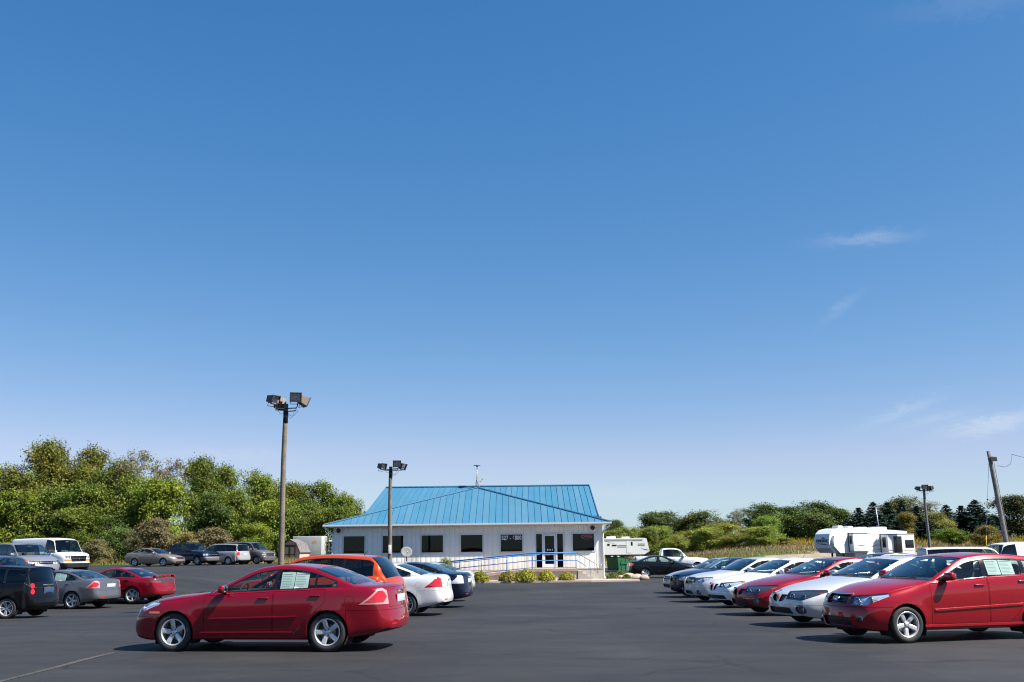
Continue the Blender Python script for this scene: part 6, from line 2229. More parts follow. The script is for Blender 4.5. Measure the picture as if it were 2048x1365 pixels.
def leaves_mesh(name, C, Nn, size, rs, tint, m, aspect=.62):
    """C centres, Nn outward directions; one small bent quad per leaf"""
    n = len(C)
    rnd = rs.normal(size=(n, 3))
    nrm = Nn * 1.0 + rnd * .6
    nrm /= np.linalg.norm(nrm, axis=1)[:, None]
    a = np.cross(nrm, rs.normal(size=(n, 3)))
    a /= np.linalg.norm(a, axis=1)[:, None] + 1e-9
    b = np.cross(nrm, a)
    s = size * rs.uniform(.65, 1.35, n)[:, None]
    V = np.empty((n, 4, 3))
    V[:, 0] = C - a * s
    V[:, 1] = C - b * s * aspect + nrm * s * .12
    V[:, 2] = C + a * s
    V[:, 3] = C + b * s * aspect + nrm * s * .12
    me = bpy.data.meshes.new(name)
    me.vertices.add(n * 4)
    me.vertices.foreach_set('co', V.reshape(-1))
    me.loops.add(n * 4)
    me.loops.foreach_set('vertex_index', np.arange(n * 4))
    me.polygons.add(n)
    me.polygons.foreach_set('loop_start', np.arange(0, n * 4, 4))
    me.polygons.foreach_set('loop_total', np.full(n, 4))
    me.update()
    me.validate()
    ca = me.color_attributes.new('tint', 'FLOAT_COLOR', 'POINT')
    col = np.ones((n, 4, 4))
    col[:, :, :3] = tint[:, None, :]
    ca.data.foreach_set('color', col.reshape(-1))
    me.materials.append(m)
    return me

def broadleaf(seed, H, W, nleaf, size=.17, sparse=0.0, skirt=.12, bush=False):
    rs = np.random.RandomState(seed)
    rnd = random.Random(seed)
    # clumps: lobes of uneven size filling an uneven crown
    lobes = []
    nl = 9 if not bush else 7
    for i in range(nl):
        a = rnd.uniform(0, 2 * math.pi)
        h = rnd.uniform(skirt + .16, .86)
        rad = W / 2 * (math.sin(math.pi * min(.93, h * .82 + .16)) ** .7) * rnd.uniform(.25, .72)
        lobes.append((np.array([math.cos(a) * rad, math.sin(a) * rad, H * h]), rnd.uniform(.19, .30) * W))
    lobes.append((np.array([rnd.uniform(-.06, .06) * W, 0, H * .86]), .17 * W))
    lobes.append((np.array([0, 0, H * .55]), .30 * W))
    C, NN, T = [], [], []
    ncl = int(nleaf * 3.0 / 80)
    for k in range(ncl):
        c, r = lobes[rnd.randrange(len(lobes))]
        d = rs.normal(size=3)
        d /= np.linalg.norm(d)
        if rnd.random() < .25:
            d[2] = abs(d[2])
        rr = r * (rnd.random() ** .33) * 1.05
        cc = c + d * rr * np.array([1, 1, .85])
        if cc[2] > H:
            cc[2] = H - rnd.random() * .3
        if cc[2] < H * skirt * .4:
            continue
        if sparse and rnd.random() < sparse:
            continue
        q = rs.normal(size=(80, 3))
        sp = W * rnd.uniform(.030, .058)
        q = q * sp * np.array([1.15, 1.15, .75])
        C.append(cc + q)
        o = (cc - np.array([0, 0, H * .42]))
        o /= np.linalg.norm(o) + 1e-6
        NN.append(np.repeat((o * .7 + np.array([0, 0, .45]))[None], 80, 0))
        v = rnd.uniform(.68, 1.30)
        y = rnd.uniform(.92, 1.10)
        T.append(np.repeat(np.array([[v * y * y, v, v * (2 - y) * .85]]), 80, 0) * rs.uniform(.78, 1.22, (80, 1)))
    C, NN, T = np.concatenate(C), np.concatenate(NN), np.concatenate(T)
    crown = leaves_mesh('crown', C, NN, size * .60, rs, T, M_LEAF)
    mb = MB()
    if not bush:
        tp = [(rnd.uniform(-.12, .12) * (i > 0), rnd.uniform(-.12, .12) * (i > 0), H * .62 * i / 5) for i in range(6)]
        mb.tube(tp, [H * .020 * (1 - .13 * i) for i in range(6)], 7)
        for (c, r) in lobes[:8]:
            b = tp[2 + rnd.randrange(3)]
            m_ = Vector(b) * .45 + Vector(c) * .55 + Vector((0, 0, -.2))
            mb.tube([b, m_, Vector(c), Vector(c) + Vector((rnd.uniform(-.5, .5), rnd.uniform(-.5, .5), r * .7))], [H * .010, H * .007, H * .004, .01], 5)
    else:
        for (c, r) in lobes:
            mb.tube([(rnd.uniform(-.15, .15), rnd.uniform(-.15, .15), 0), Vector(c) * .5, Vector(c)], [.05, .035, .012], 5)
    trunk = mb.mesh('trunk', M_BARK)
    return (trunk, crown, H, W)

def spruce(seed, H, W):
    rs = np.random.RandomState(seed)
    rnd = random.Random(seed)
    C, NN, T = [], [], []
    z = H * .05
    while z < H * .99:
        f = 1 - z / H
        r = W / 2 * (f ** .85) * rnd.uniform(.85, 1.1) + .06
        nb = max(5, int(15 * f + 4))
        for k in range(nb):
            a = 2 * math.pi * (k + rnd.random() * .7) / nb
            rr = r * rnd.uniform(.72, 1.12)
            n = max(5, int(rr * 17))
            t = rs.uniform(.12, 1, n)
            v = rnd.uniform(.65, 1.25)
            px, py = np.cos(a) * rr * t, np.sin(a) * rr * t
            wd = .16 * rr * (1.15 - t) + .05
            o = rs.normal(size=n) * wd
            C.append(np.stack([px - np.sin(a) * o, py + np.cos(a) * o, z - .16 * rr * t + .10 * rr * t ** 3 + rs.normal(size=n) * .05], 1))
            NN.append(np.repeat(np.array([[np.cos(a) * .4, np.sin(a) * .4, .7]]), n, 0))
            T.append(np.repeat(np.array([[v, v, v]]), n, 0))
        z += H * .033 * rnd.uniform(.8, 1.2)
    crown = leaves_mesh('crown', np.concatenate(C), np.concatenate(NN), .21, rs, np.concatenate(T), M_NEEDLE, .38)
    mb = MB(); mb.tube([(0, 0, 0), (0, 0, H * .5), (0, 0, H * .97)], [H * .018, H * .010, .015], 7)
    return (mb.mesh('trunk', M_BARK), crown, H, W)

TREES = {
    'oakA': broadleaf(11, 9.0, 8.0, 9500, .17), 'oakB': broadleaf(12, 9.0, 8.0, 9500, .17), 'oakC': broadleaf(23, 9.0, 7.0, 8500, .17, skirt=.06),
    'thin': broadleaf(14, 9.0, 5.5, 3200, .13, sparse=.15), 'lowA': broadleaf(15, 6.0, 7.0, 8000, .16, skirt=.02), 'lowB': broadleaf(26, 6.0, 7.0, 8000, .16, skirt=.02),
    'shrubA': broadleaf(17, 3.0, 4.0, 5200, .11, skirt=.0, bush=True), 'shrubB': broadleaf(18, 3.4, 4.0, 5200, .11, skirt=.0, bush=True),
    'sprA': spruce(31, 8.0, 4.4), 'sprB': spruce(32, 8.0, 3.8),
}
LEAF_K = 1.32
def plant(name, kind, x, y, h, w, col, label, group, cat='tree', dz=0.0):
    tr, cr_, H, W = TREES[kind]
    o = empty(name, (x, y, ground_z(x, y) - .05 + dz), random.uniform(0, 6.28))
    tag(o, label, cat, group)
    o.scale = (w / W, w / W, h / H)
    link('trunk' if cat == 'tree' else 'stem', tr, o)
    c = link('crown' if cat == 'tree' else 'foliage', cr_, o)
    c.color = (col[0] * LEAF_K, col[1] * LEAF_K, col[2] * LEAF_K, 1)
    return o
PL = [
    ('broadleaf_tree', 'oakA', -55.6, 112, 10.48, 8.28, (0.114, 0.12, 0.022), 'olive tree at the far left end of the wood', 'trees in the wood along the left edge', 'tree'),
    ('broadleaf_tree', 'oakB', -52.4, 114, 13.42, 8.43, (0.114, 0.12, 0.022), 'tallest bronze-topped tree in the wood', 'trees in the wood along the left edge', 'tree'),
    ('broadleaf_tree', 'oakC', -48.9, 115, 13.06, 6.8, (0.114, 0.12, 0.022), 'bronze tall tree right of the tallest crown', 'trees in the wood along the left edge', 'tree'),
    ('broadleaf_tree', 'oakA', -44.9, 112, 10.91, 6.07, (0.086, 0.117, 0.018), 'medium tree in the dip of the wood skyline', 'trees in the wood along the left edge', 'tree'),
    ('broadleaf_tree', 'thin', -42.7, 113, 13.28, 6.69, (0.15, 0.14, 0.09), 'tall pale grey-leaved tree in the wood', 'trees in the wood along the left edge', 'tree'),
    ('broadleaf_tree', 'thin', -38.9, 114, 12.23, 5.06, (0.125, 0.105, 0.058), 'thin half-bare reddish tree in the wood', 'trees in the wood along the left edge', 'tree'),
    ('broadleaf_tree', 'oakB', -34.1, 111, 11.16, 6.57, (0.086, 0.117, 0.018), 'dark tall tree right of the half-bare one', 'trees in the wood along the left edge', 'tree'),
    ('broadleaf_tree', 'oakC', -32.7, 113, 10.56, 6.13, (0.11, 0.14, 0.018), 'green tree left of the tall light pole', 'trees in the wood along the left edge', 'tree'),
    ('broadleaf_tree', 'oakA', -27.8, 111, 9.37, 7.12, (0.11, 0.14, 0.018), 'rounded tree just left of the tall light pole', 'trees in the wood along the left edge', 'tree'),
    ('broadleaf_tree', 'oakB', -23.8, 110, 8.23, 5.97, (0.114, 0.12, 0.022), 'tree just right of the tall light pole', 'trees in the wood along the left edge', 'tree'),
    ('broadleaf_tree', 'oakC', -20.4, 108, 8.36, 6.39, (0.11, 0.14, 0.018), 'rounded tree above the garden shed', 'trees in the wood along the left edge', 'tree'),
    ('broadleaf_tree', 'oakA', -17.6, 107, 6.87, 4.22, (0.11, 0.14, 0.018), 'last tree of the wood next to the blue roof', 'trees in the wood along the left edge', 'tree'),
    ('broadleaf_tree', 'lowA', -51.2, 102, 6.98, 8.55, (0.11, 0.14, 0.018), 'low spreading tree behind the dark parked cars at left', 'trees in the wood along the left edge', 'tree'),
    ('broadleaf_tree', 'lowB', -47.4, 103, 7.23, 8.13, (0.086, 0.117, 0.018), 'low tree directly above the white van', 'trees in the wood along the left edge', 'tree'),
    ('broadleaf_tree', 'lowA', -42.6, 102, 7.64, 7.55, (0.086, 0.117, 0.018), 'low dense tree right of the white van', 'trees in the wood along the left edge', 'tree'),
    ('broadleaf_tree', 'lowB', -39.9, 104, 8.47, 7.18, (0.11, 0.14, 0.018), 'bright low tree in the middle of the wood', 'trees in the wood along the left edge', 'tree'),
    ('broadleaf_tree', 'lowA', -34.7, 101, 7.99, 7.97, (0.136, 0.174, 0.022), 'brightest yellow-green low tree behind the beige sedan', 'trees in the wood along the left edge', 'tree'),
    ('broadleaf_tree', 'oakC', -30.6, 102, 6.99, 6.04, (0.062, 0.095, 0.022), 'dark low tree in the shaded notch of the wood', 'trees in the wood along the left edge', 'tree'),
    ('broadleaf_tree', 'lowB', -28.1, 103, 7.01, 6.1, (0.11, 0.14, 0.018), 'low tree behind the silver minivan', 'trees in the wood along the left edge', 'tree'),
    ('broadleaf_tree', 'lowA', -24.5, 103, 5.96, 5.59, (0.136, 0.174, 0.022), 'light green low tree behind the tall light pole foot', 'trees in the wood along the left edge', 'tree'),
    ('broadleaf_tree', 'lowB', -21.6, 105, 5.74, 5.7, (0.086, 0.117, 0.018), 'low tree behind the garden shed', 'trees in the wood along the left edge', 'tree'),
    ('broadleaf_tree', 'lowA', -18.6, 104, 5.17, 5.13, (0.086, 0.117, 0.018), 'low tree at the office left corner', 'trees in the wood along the left edge', 'tree'),
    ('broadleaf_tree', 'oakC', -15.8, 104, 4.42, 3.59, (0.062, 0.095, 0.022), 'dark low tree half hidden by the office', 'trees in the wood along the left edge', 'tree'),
    ('broadleaf_tree', 'lowA', -43.3, 99, 5.3, 6.84, (0.086, 0.117, 0.018), 'low front tree leaning over the white van', 'trees in the wood along the left edge', 'tree'),
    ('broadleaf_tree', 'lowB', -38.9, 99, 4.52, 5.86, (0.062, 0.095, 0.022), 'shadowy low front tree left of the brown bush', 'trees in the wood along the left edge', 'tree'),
    ('broadleaf_tree', 'lowA', -25.3, 98, 3.63, 4.35, (0.136, 0.174, 0.022), 'small light green tree behind the grey van', 'trees in the wood along the left edge', 'tree'),
    ('bush', 'shrubA', -33.9, 96.5, 4.07, 4.28, (0.125, 0.105, 0.058), 'large grey-brown bush behind the beige sedan', 'bushes along the left edge', 'bush'),
    ('bush', 'shrubB', -35.4, 96, 3.15, 2.84, (0.12, 0.115, 0.06), 'olive bush left of the grey-brown bush', 'bushes along the left edge', 'bush'),
    ('bush', 'shrubB', -31.2, 97, 2.83, 3.83, (0.17, 0.14, 0.06), 'tan bush behind the navy pickup', 'bushes along the left edge', 'bush'),
    ('bush', 'shrubA', -28.9, 98, 3.19, 4.83, (0.125, 0.105, 0.058), 'wide reddish-brown bush behind the vans', 'bushes along the left edge', 'bush'),
    ('bush', 'shrubB', -25.6, 96.5, 2.2, 2.38, (0.136, 0.174, 0.022), 'small bright bush right of the grey van', 'bushes along the left edge', 'bush'),
    ('bush', 'shrubA', -38.8, 95, 2.25, 2.81, (0.14, 0.13, 0.06), 'weedy bush right of the white van', 'bushes along the left edge', 'bush'),
    ('bush', 'shrubB', -41.5, 97, 3.09, 3.35, (0.086, 0.117, 0.018), 'green bush behind the white van nose', 'bushes along the left edge', 'bush'),
    ('bush', 'shrubA', -46.3, 97, 2.9, 5.26, (0.086, 0.117, 0.018), 'green bush mass behind the white van roof', 'bushes along the left edge', 'bush'),
    ('broadleaf_tree', 'lowA', 21.9, 158, 6.13, 9.25, (0.055, 0.08, 0.022), 'dark rounded tree right of the office roof', 'trees beyond the field on the right', 'tree'),
    ('broadleaf_tree', 'oakB', 26.8, 162, 4.51, 4.31, (0.062, 0.095, 0.022), 'small dark tree in a skyline gap right of the office', 'trees beyond the field on the right', 'tree'),
    ('broadleaf_tree', 'lowB', 29.8, 158, 5.19, 10.09, (0.075, 0.09, 0.022), 'rounded bronze-green tree above the white pickup', 'trees beyond the field on the right', 'tree'),
    ('broadleaf_tree', 'thin', 36.6, 164, 5.93, 5.24, (0.13, 0.14, 0.09), 'pale thin tree behind the dark tree clump', 'trees beyond the field on the right', 'tree'),
    ('broadleaf_tree', 'lowB', 40.3, 162, 5.84, 10.34, (0.062, 0.095, 0.022), 'large dark tree at the left of the dark clump', 'trees beyond the field on the right', 'tree'),
    ('broadleaf_tree', 'lowA', 44.6, 163, 5.34, 10.41, (0.062, 0.095, 0.022), 'dark tree in the middle of the dark clump', 'trees beyond the field on the right', 'tree'),
    ('broadleaf_tree', 'lowB', 48.3, 162, 6.06, 11.21, (0.06, 0.09, 0.022), 'tallest green tree right in the dark clump', 'trees beyond the field on the right', 'tree'),
    ('broadleaf_tree', 'lowA', 50.6, 160, 4.97, 6.81, (0.062, 0.095, 0.022), 'dark tree at the right end of the clump', 'trees beyond the field on the right', 'tree'),
    ('broadleaf_tree', 'lowB', 64.2, 166, 6.74, 10.6, (0.085, 0.095, 0.035), 'broad olive tree between the spruces', 'trees beyond the field on the right', 'tree'),
    ('broadleaf_tree', 'thin', 68.0, 166, 6.77, 8.83, (0.15, 0.14, 0.12), 'bare pale tree behind the far light pole', 'trees beyond the field on the right', 'tree'),
    ('broadleaf_tree', 'lowB', 63.6, 152, 4.19, 5.66, (0.15, 0.15, 0.035), 'yellow-green tree right of the far light pole', 'trees beyond the field on the right', 'tree'),
    ('broadleaf_tree', 'lowA', 58.0, 150, 4.23, 3.59, (0.16, 0.13, 0.03), 'small yellowing tree among the spruces', 'trees beyond the field on the right', 'tree'),
    ('broadleaf_tree', 'oakC', 75.6, 160, 3.91, 5.96, (0.1, 0.11, 0.03), 'yellowish tree behind the leaning pole', 'trees beyond the field on the right', 'tree'),
    ('broadleaf_tree', 'lowA', 78.5, 158, 6.55, 9.25, (0.05, 0.055, 0.02), 'dark tree at the right edge', 'trees beyond the field on the right', 'tree'),
    ('broadleaf_tree', 'oakB', 16.3, 165, 5.73, 5.27, (0.062, 0.095, 0.022), 'dark tree top just behind the office corner', 'trees beyond the field on the right', 'tree'),
    ('bush', 'lowB', 14.9, 137.0, 3.87, 4.12, (0.154, 0.176, 0.036), 'lower pale bush in front at the office corner', 'bushes beyond the lot on the right', 'bush'),
    ('bush', 'lowA', 18.8, 140.7, 3.86, 3.77, (0.151, 0.174, 0.04), 'lower pale bush behind the travel trailer end', 'bushes beyond the lot on the right', 'bush'),
    ('bush', 'lowB', 22.6, 140.7, 2.53, 4.62, (0.171, 0.195, 0.04), 'lower pale bush behind the pickup bed', 'bushes beyond the lot on the right', 'bush'),
    ('bush', 'lowA', 26.8, 141.9, 3.12, 5.53, (0.174, 0.206, 0.04), 'lower pale bush above the pickup windshield', 'bushes beyond the lot on the right', 'bush'),
    ('bush', 'lowB', 30.6, 141.1, 2.0, 4.3, (0.177, 0.176, 0.04), 'lower pale bush above the far silver sedan', 'bushes beyond the lot on the right', 'bush'),
    ('bush', 'lowA', 33.8, 139.8, 2.6, 5.33, (0.17, 0.211, 0.036), 'lower pale bush above the white sedan', 'bushes beyond the lot on the right', 'bush'),
    ('bush', 'shrubA', 37.0, 140.2, 1.09, 3.63, (0.186, 0.17, 0.04), 'small bush at the foot of the dark clump', 'bushes beyond the lot on the right', 'bush'),
    ('bush', 'lowA', 13.3, 137.8, 3.56, 4.69, (0.146, 0.173, 0.036), 'pale willow bush next to the office corner', 'bushes beyond the lot on the right', 'bush'),
    ('bush', 'lowB', 16.8, 143.0, 3.96, 4.64, (0.164, 0.19, 0.032), 'pale willow bush above the travel trailer', 'bushes beyond the lot on the right', 'bush'),
    ('bush', 'lowA', 20.7, 141.7, 3.94, 5.42, (0.153, 0.199, 0.036), 'pale willow bush left of the white pickup cab', 'bushes beyond the lot on the right', 'bush'),
    ('bush', 'lowB', 25.2, 143.9, 2.86, 6.85, (0.182, 0.197, 0.04), 'pale willow bush above the white pickup cab', 'bushes beyond the lot on the right', 'bush'),
    ('bush', 'lowA', 29.7, 146.7, 3.35, 6.83, (0.191, 0.199, 0.036), 'pale willow bush above the pickup hood', 'bushes beyond the lot on the right', 'bush'),
    ('bush', 'lowB', 33.2, 144.7, 2.27, 5.2, (0.188, 0.193, 0.04), 'silvery willow bush in front of the pale thin tree', 'bushes beyond the lot on the right', 'bush'),
    ('bush', 'lowA', 37.2, 147.9, 3.87, 5.62, (0.133, 0.208, 0.032), 'last willow bush before the dark clump', 'bushes beyond the lot on the right', 'bush'),
    ('bush', 'shrubA', 60.2, 129.4, 2.41, 3.7, (0.16, 0.132, 0.04), 'brown bush at the foot of the leaning pole', 'bushes beyond the lot on the right', 'bush'),
    ('bush', 'shrubB', 56.3, 131.4, 2.06, 4.57, (0.109, 0.166, 0.024), 'low green bank of shrubs behind the white trucks', 'bushes beyond the lot on the right', 'bush'),
    ('spruce_tree', 'sprA', 51.3, 156, 3.76, 4.55, (0.022, 0.042, 0.03), 'small single spruce left of the spruce row', 'spruces beyond the field', 'tree'),
    ('spruce_tree', 'sprB', 51.8, 152, 5.28, 6.93, (0.022, 0.042, 0.03), 'first full spruce behind the large camper', 'spruces beyond the field', 'tree'),
    ('spruce_tree', 'sprA', 54.1, 152, 6.07, 7.48, (0.022, 0.042, 0.03), 'tall spruce directly above the large camper', 'spruces beyond the field', 'tree'),
    ('spruce_tree', 'sprB', 57.0, 154, 6.08, 6.74, (0.022, 0.042, 0.03), 'tall spruce right of the television mast', 'spruces beyond the field', 'tree'),
    ('spruce_tree', 'sprA', 60.8, 158, 6.44, 5.76, (0.022, 0.042, 0.03), 'spruce top rising over the olive tree', 'spruces beyond the field', 'tree'),
    ('spruce_tree', 'sprB', 61.8, 155, 5.52, 5.65, (0.022, 0.042, 0.03), 'spruce just left of the far light pole', 'spruces beyond the field', 'tree'),
    ('spruce_tree', 'sprA', 65.9, 154, 5.53, 7.86, (0.022, 0.042, 0.03), 'spruce right of the yellow-green tree', 'spruces beyond the field', 'tree'),
    ('spruce_tree', 'sprB', 68.2, 154, 5.43, 6.74, (0.022, 0.042, 0.03), 'slim spruce in the middle of the right spruces', 'spruces beyond the field', 'tree'),
    ('spruce_tree', 'sprA', 69.4, 152, 6.2, 9.7, (0.022, 0.042, 0.03), 'widest spruce beside the guy wire', 'spruces beyond the field', 'tree'),
    ('spruce_tree', 'sprB', 53.4, 148, 4.27, 6.75, (0.022, 0.042, 0.03), 'shorter spruce in front of the camper row', 'spruces beyond the field', 'tree'),
    ('spruce_tree', 'sprA', 61.3, 150, 3.47, 6.84, (0.022, 0.042, 0.03), 'low spruce behind the far light pole', 'spruces beyond the field', 'tree'),
]
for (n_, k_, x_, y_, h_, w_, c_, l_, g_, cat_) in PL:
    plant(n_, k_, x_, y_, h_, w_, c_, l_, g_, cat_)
# clipped golden shrubs before the ramp
def golden(seed, r, h):
    rs = np.random.RandomState(seed)
    n = 2200
    d = rs.normal(size=(n, 3)); d /= np.linalg.norm(d, axis=1)[:, None]
    d[:, 2] = np.abs(d[:, 2]) * .95 + .02
    rr = rs.uniform(.80, 1.06, n) * (1 + .09 * np.sin(d[:, 0] * 7 + seed) * np.cos(d[:, 1] * 6))
    C = d * rr[:, None] * np.array([r, r, h])
    v = rs.uniform(.6, 1.3, n)[:, None]
    t = np.concatenate([v * (1 + .25 * (rs.rand(n, 1) < .3)), v, v * .8], 1)
    me = leaves_mesh('foliage', C, d, .045, rs, t, M_LEAF)
    mb = MB()
    for k in range(7):
        a = k * .9
        mb.tube([(0, 0, 0), (math.cos(a) * r * .4, math.sin(a) * r * .4, h * .5), (math.cos(a) * r * .75, math.sin(a) * r * .75, h * .75)], [.02, .012, .006], 5)
    return mb.mesh('stem', M_BARK), me
GS = [golden(1, .56, .58), golden(2, .66, .66), golden(3, .52, .62)]
for (x, y, k, s, col, lab) in ((-.42, 61.95, 0, 1.0, (.26, .23, .06), 'brownish green round shrub at the left of the ramp shrub row'), (.70, 61.95, 1, 1.02, (.30, .31, .04), 'largest yellow-green round shrub before the ramp'),
                               (1.92, 62.0, 2, 1.0, (.35, .35, .05), 'yellow-green shrub below the entrance door landing'), (3.15, 62.05, 0, .86, (.33, .32, .05), 'small yellow-green shrub nearest the steps'),
                               (-2.05, 61.9, 2, .95, (.28, .30, .03), 'bright yellow shrub beside the parked cream sedan')):
    o = empty('golden_shrub', (x, y, ground_z(x, y) + .09)); o.scale = (s, s, s); o.rotation_euler = (0, 0, x)
    tag(o, lab, 'shrub', 'round shrubs along the ramp')
    link('stem', GS[k][0], o); c = link('foliage', GS[k][1], o); c.color = (*col, 1)
for (x, y, s, lab) in ((6.1, 63.9, .75, 'low green plant tuft by the downspout foot'), (6.75, 64.9, .9, 'taller green plant tuft in the corner bed'), (7.0, 63.9, .6, 'small green plant tuft near the bed rocks')):
    o = empty('bed_plant', (x, y, ground_z(x, y))); o.scale = (s, s, s); tag(o, lab, 'plant', 'green plants in the corner bed')
    link('stem', GS[2][0], o); c = link('foliage', GS[2][1], o); c.color = (.13, .17, .04, 1)
# plant spray growing past the parked cars
o = plant('weedy_bush', 'shrubB', -4.1, 61.6, 1.5, 1.2, (.15, .19, .07), 'thin weedy bush growing at the lower ramp end', 'ramp weeds', 'shrub')

# ------------------------------------------------------------------ tall dry grass and weeds
def grass(name, pts, h, col, label, seed, wd=.03):
    rs = np.random.RandomState(seed)
    n = len(pts)
    P = np.array(pts)
    a = rs.uniform(0, 6.28, n)
    hh = h * rs.uniform(.5, 1.2, n)
    lean = rs.normal(size=(n, 2)) * .25 * hh[:, None]
    V = np.empty((n, 3, 3))
    V[:, 0] = P + np.stack([np.cos(a) * wd, np.sin(a) * wd, 0 * a], 1)
    V[:, 1] = P - np.stack([np.cos(a) * wd, np.sin(a) * wd, 0 * a], 1)
    V[:, 2] = P + np.stack([lean[:, 0], lean[:, 1], hh], 1)
    me = bpy.data.meshes.new(name)
    me.from_pydata([tuple(v) for v in V.reshape(-1, 3)], [], [(3 * i, 3 * i + 1, 3 * i + 2) for i in range(n)])
    ca = me.color_attributes.new('tint', 'FLOAT_COLOR', 'POINT')
    v = rs.uniform(.6, 1.35, n)
    c = np.ones((n, 3, 4)); c[:, :, 0] = v[:, None]; c[:, :, 1] = v[:, None]; c[:, :, 2] = (v * .9)[:, None]
    ca.data.foreach_set('color', c.reshape(-1))
    me.materials.append(M_LEAF)
    o = link(name, me)
    o.color = (*col, 1)
    tag(o, label, 'grass', kind='stuff')
    return o
def scatter(n, x0, x1, yf, seed, clump=0):
    rs = np.random.RandomState(seed)
    out = []
    for i in range(n):
        x = rs.uniform(x0, x1)
        lo, hi = yf(x)
        y = rs.uniform(lo, hi)
        out.append((x, y, ground_z(x, y) - .05))
    return out
grass('dry_grass', scatter(9000, -62, -13, lambda x: (lot_edge(x) + .6, lot_edge(x) + 9), 1), .55, (.27, .22, .08), 'tall dry grass along the left edge of the lot', 1)
grass('green_grass', scatter(5000, -62, -26, lambda x: (lot_edge(x) + .2, lot_edge(x) + 2.2), 2), .22, (.13, .20, .04), 'short green grass at the asphalt edge', 2)
grass('field_grass', scatter(20000, 14, 110, lambda x: (119, 152), 3), .42, (.27, .20, .115), 'brown field grass below the far trees', 3, .05)
grass('goldenrod_field', scatter(7000, 40, 125, lambda x: (140, 165), 4), .9, (.42, .30, .03), 'yellow flowering weeds in the far field', 4, .06)
grass('lawn_grass', scatter(3500, 5.8, 26, lambda x: (98, 128), 5), .3, (.20, .20, .05), 'rough yellow-green grass behind the dumpster', 5, .04)
# ------------------------------------------------------------------ parked vehicles
MODELS = {}
def model(n):
    if n not in MODELS:
        MODELS[n] = car_model(SPEC[n])
    return MODELS[n]
P_RED = paint('candy_red', (.21, .002, .012), .15)
P_RED2 = paint('bright_red', (.27, .002, .009), .1)
P_RED3 = paint('metallic_red', (.22, .003, .012), .2)
P_ORG = paint('burnt_orange', (.46, .045, .006), .2)
P_WSIL = paint('pale_silver', (.70, .70, .71), .2, .3)
P_SIL = paint('silver', (.58, .58, .585), .25, .32)
P_BSIL = paint('blue_silver', (.40, .425, .465), .3, .32)
P_GSIL = paint('lilac_grey', (.23, .23, .26), .35, .32)
P_TSIL = paint('dull_silver', (.36, .35, .33), .3, .32)
P_NAVY = paint('navy', (.008, .013, .040), .15, coat=.55)
P_INK = paint('ink_blue', (.004, .006, .018), .1, coat=.5)
P_BLACK = paint('black', (.004, .004, .006), .0, coat=.4)
P_BLKG = paint('black_green', (.006, .009, .012), .1, coat=.45)
P_GREY = paint('grey', (.13, .135, .145), .5)
P_DGREY = paint('dark_grey', (.06, .062, .066), .4)
P_CREAM = paint('cream', (.58, .55, .48), .3)
P_WHITE = paint('white', (.82, .82, .81), .0, .4)
P_MAR = paint('maroon', (.045, .012, .022), .4)
P_BEIGE = paint('beige', (.30, .235, .19), .5)
P_PURP = paint('plum', (.022, .016, .055), .3)
P_GREYV = paint('taupe', (.17, .155, .15), .4)
GL = 'cars in the row left of the aisle'
GR = 'cars in the row right of the aisle'
GM = 'cars in the middle left row'
GB = 'vehicles parked along the wood'
GX = 'vehicles behind the right row'
park(model('saloon'), 'sedan', P_RED, 'fl', (-6.15, 18.70), R(171.5), 'red sedan in the foreground with white price sheets in its rear window', 'car', GL, k=1.015)
park(model('crossover'), 'wagon', P_ORG, 'rl', (-3.80, 24.2), R(172), 'burnt orange wagon parked directly behind the foreground red sedan', 'car', GL, k=1.03)
park(model('saloon_red_lamps'), 'sedan', P_WSIL, 'rl', (-3.15, 29.58), R(172), 'pale silver sedan with red triangular tail lamps beyond the orange wagon', 'car', GL, k=1.03)
park(model('saloon_clear_lamps'), 'sedan', P_INK, 'rl', (-2.80, 35.0), R(171), 'navy sedan with clear tail lamps beyond the pale silver sedan', 'car', GL, k=1.03)
park(model('plain'), 'sedan', P_DGREY, 'rl', (-3.00, 40.6), R(172), 'dark grey sedan mostly hidden between the navy and cream sedans', 'car', GL, k=1.03)
park(model('plain'), 'sedan', P_CREAM, 'rl', (-3.1, 45.6), R(172), 'cream sedan at the far end of the row left of the aisle', 'car', GL, k=1.03)

park(model('hatch'), 'hatchback', P_RED2, 'fl', (7.04, 18.68), R(194), 'red five-door hatchback in front at right with price sheets in its window', 'car', GR, k=1.06)
park(model('cateye'), 'sedan', P_SIL, 'fl', (7.22, 22.75), R(194), 'silver sedan with dark cat-eye lamps beside the red hatchback', 'car', GR, k=1.06)
park(model('cateye'), 'sedan', P_RED3, 'fl', (7.35, 27.5), R(194), 'red sedan with dark cat-eye lamps between two pale sedans', 'car', GR, k=1.06)
park(model('slimlamp'), 'sedan', P_WHITE, 'fl', (7.50, 32.4), R(194), 'white sedan with slim clear headlights and wide lower intake', 'car', GR, k=1.06)
park(model('crossbar'), 'sedan', P_SIL, 'fl', (7.55, 37.0), R(194), 'silver sedan with cross-bar grille beside the white sedan', 'car', GR, k=1.06)
park(model('crossbar'), 'sedan', P_NAVY, 'fl', (7.72, 41.7), R(194), 'dark navy sedan with amber-cornered lamps in the right row', 'car', GR, k=1.06)
park(model('plain'), 'sedan', P_BSIL, 'fl', (8.05, 45.9), R(194), 'blue-silver sedan at the far end of the right row', 'car', GR, k=1.06)

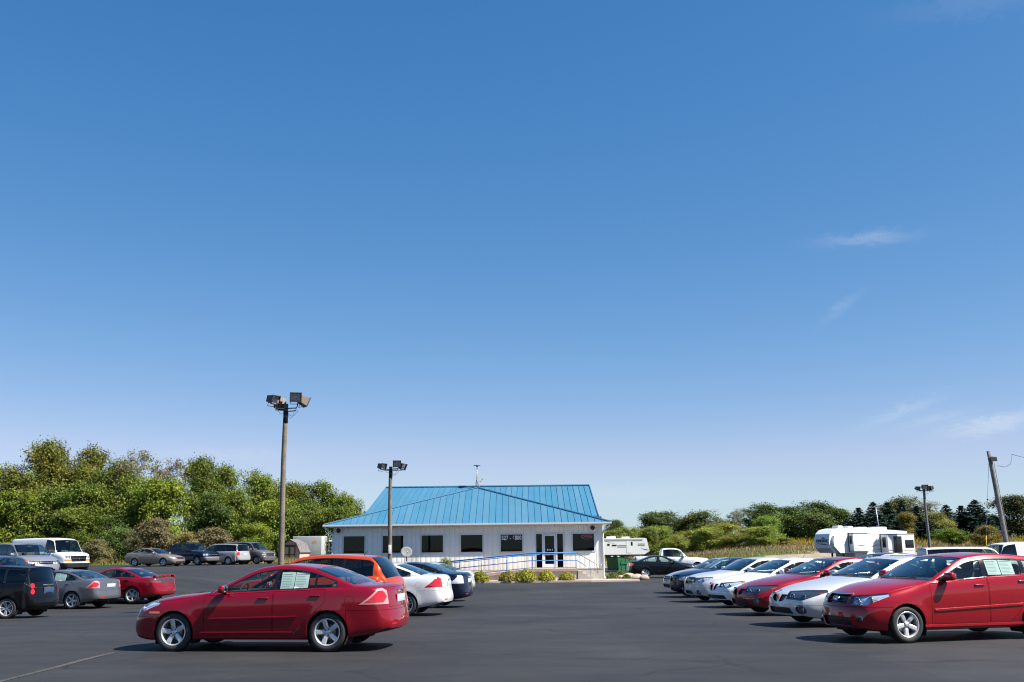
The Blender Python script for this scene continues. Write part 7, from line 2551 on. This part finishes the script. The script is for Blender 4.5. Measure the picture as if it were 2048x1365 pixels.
park(model('retro'), 'wagon', P_BLACK, 'rl', (-16.29, 33.02), R(173), 'black retro wagon with stacked round tail lamps at the left edge', 'car', GM)
park(model('saloon_price'), 'sedan', P_GREY, 'rl', (-17.16, 39.86), R(166), 'grey sedan between the black wagon and the winged red sedan', 'car', GM)
park(model('winged'), 'sedan', P_RED3, 'rl', (-15.88, 42.6), R(170), 'red sedan with boot wing and dark rear window in the middle row', 'car', GM)

park(model('plain'), 'sedan', P_MAR, 'fr', (-23.05, 46.9), R(-24), 'dark maroon sedan cut off at the left edge', 'car', GB)
park(model('minivan'), 'minivan', P_GSIL, 'fr', (-25.4, 52.4), R(-36), 'lilac-grey minivan facing the camera beside the white cargo van', 'minivan', GB)
park(model('cargo'), 'cargo_van', P_WHITE, 'fr', (-27.0, 60.2), R(-29), 'white windowless cargo van with dark bumper and amber lamps', 'van', GB)
park(model('long_plain'), 'sedan', P_BEIGE, 'fr', (-27.98, 81.3), R(-20), 'beige sedan parked by the grass in front of the wood', 'car', GB)
park(model('sportpickup'), 'pickup', P_NAVY, 'fr', (-26.3, 84.6), R(-30), 'navy pickup with grey lower cladding beside the beige sedan', 'pickup', GB)
park(model('plain'), 'sedan', P_BLKG, 'fr', (-24.3, 88.0), R(-30), 'dark sedan hidden between the navy pickup and the silver minivan', 'car', GB)
park(model('minivan'), 'minivan', P_TSIL, 'rl', (-23.9, 85.2), R(158), 'silver minivan seen from behind next to the grey van', 'minivan', GB)
park(model('midvan'), 'passenger_van', P_GREYV, 'fr', (-22.3, 88.2), R(-25), 'taupe grey van with chrome grille at the end of the wood row', 'van', GB)

park(model('plain'), 'sedan', P_BLKG, 'rr', (8.6, 67.3), R(-2), 'black sedan side-on in front of the white pickup', 'car', GX)
park(model('extcab'), 'pickup', P_WHITE, 'rr', (10.3, 78.0), R(-3), 'white extended-cab pickup behind the black sedan', 'pickup', GX)
park(model('crossover'), 'wagon', P_PURP, 'fl', (16.0, 47.5), R(192), 'dark plum wagon roof showing behind the red cat-eye sedan', 'car', GX)
park(model('plain'), 'sedan', P_NAVY, 'fl', (18.6, 43.5), R(194), 'dark blue sedan roof showing behind the silver cat-eye sedan', 'car', GX)
park(model('toppertruck'), 'pickup', P_WHITE, 'rr', (21.8, 51.5), R(-6), 'white pickup with topper just left of the leaning pole', 'pickup', GX)
park(model('cargo'), 'cargo_van', P_WHITE, 'fl', (26.2, 55.5), R(184), 'white van behind the foot of the leaning pole', 'van', GX)
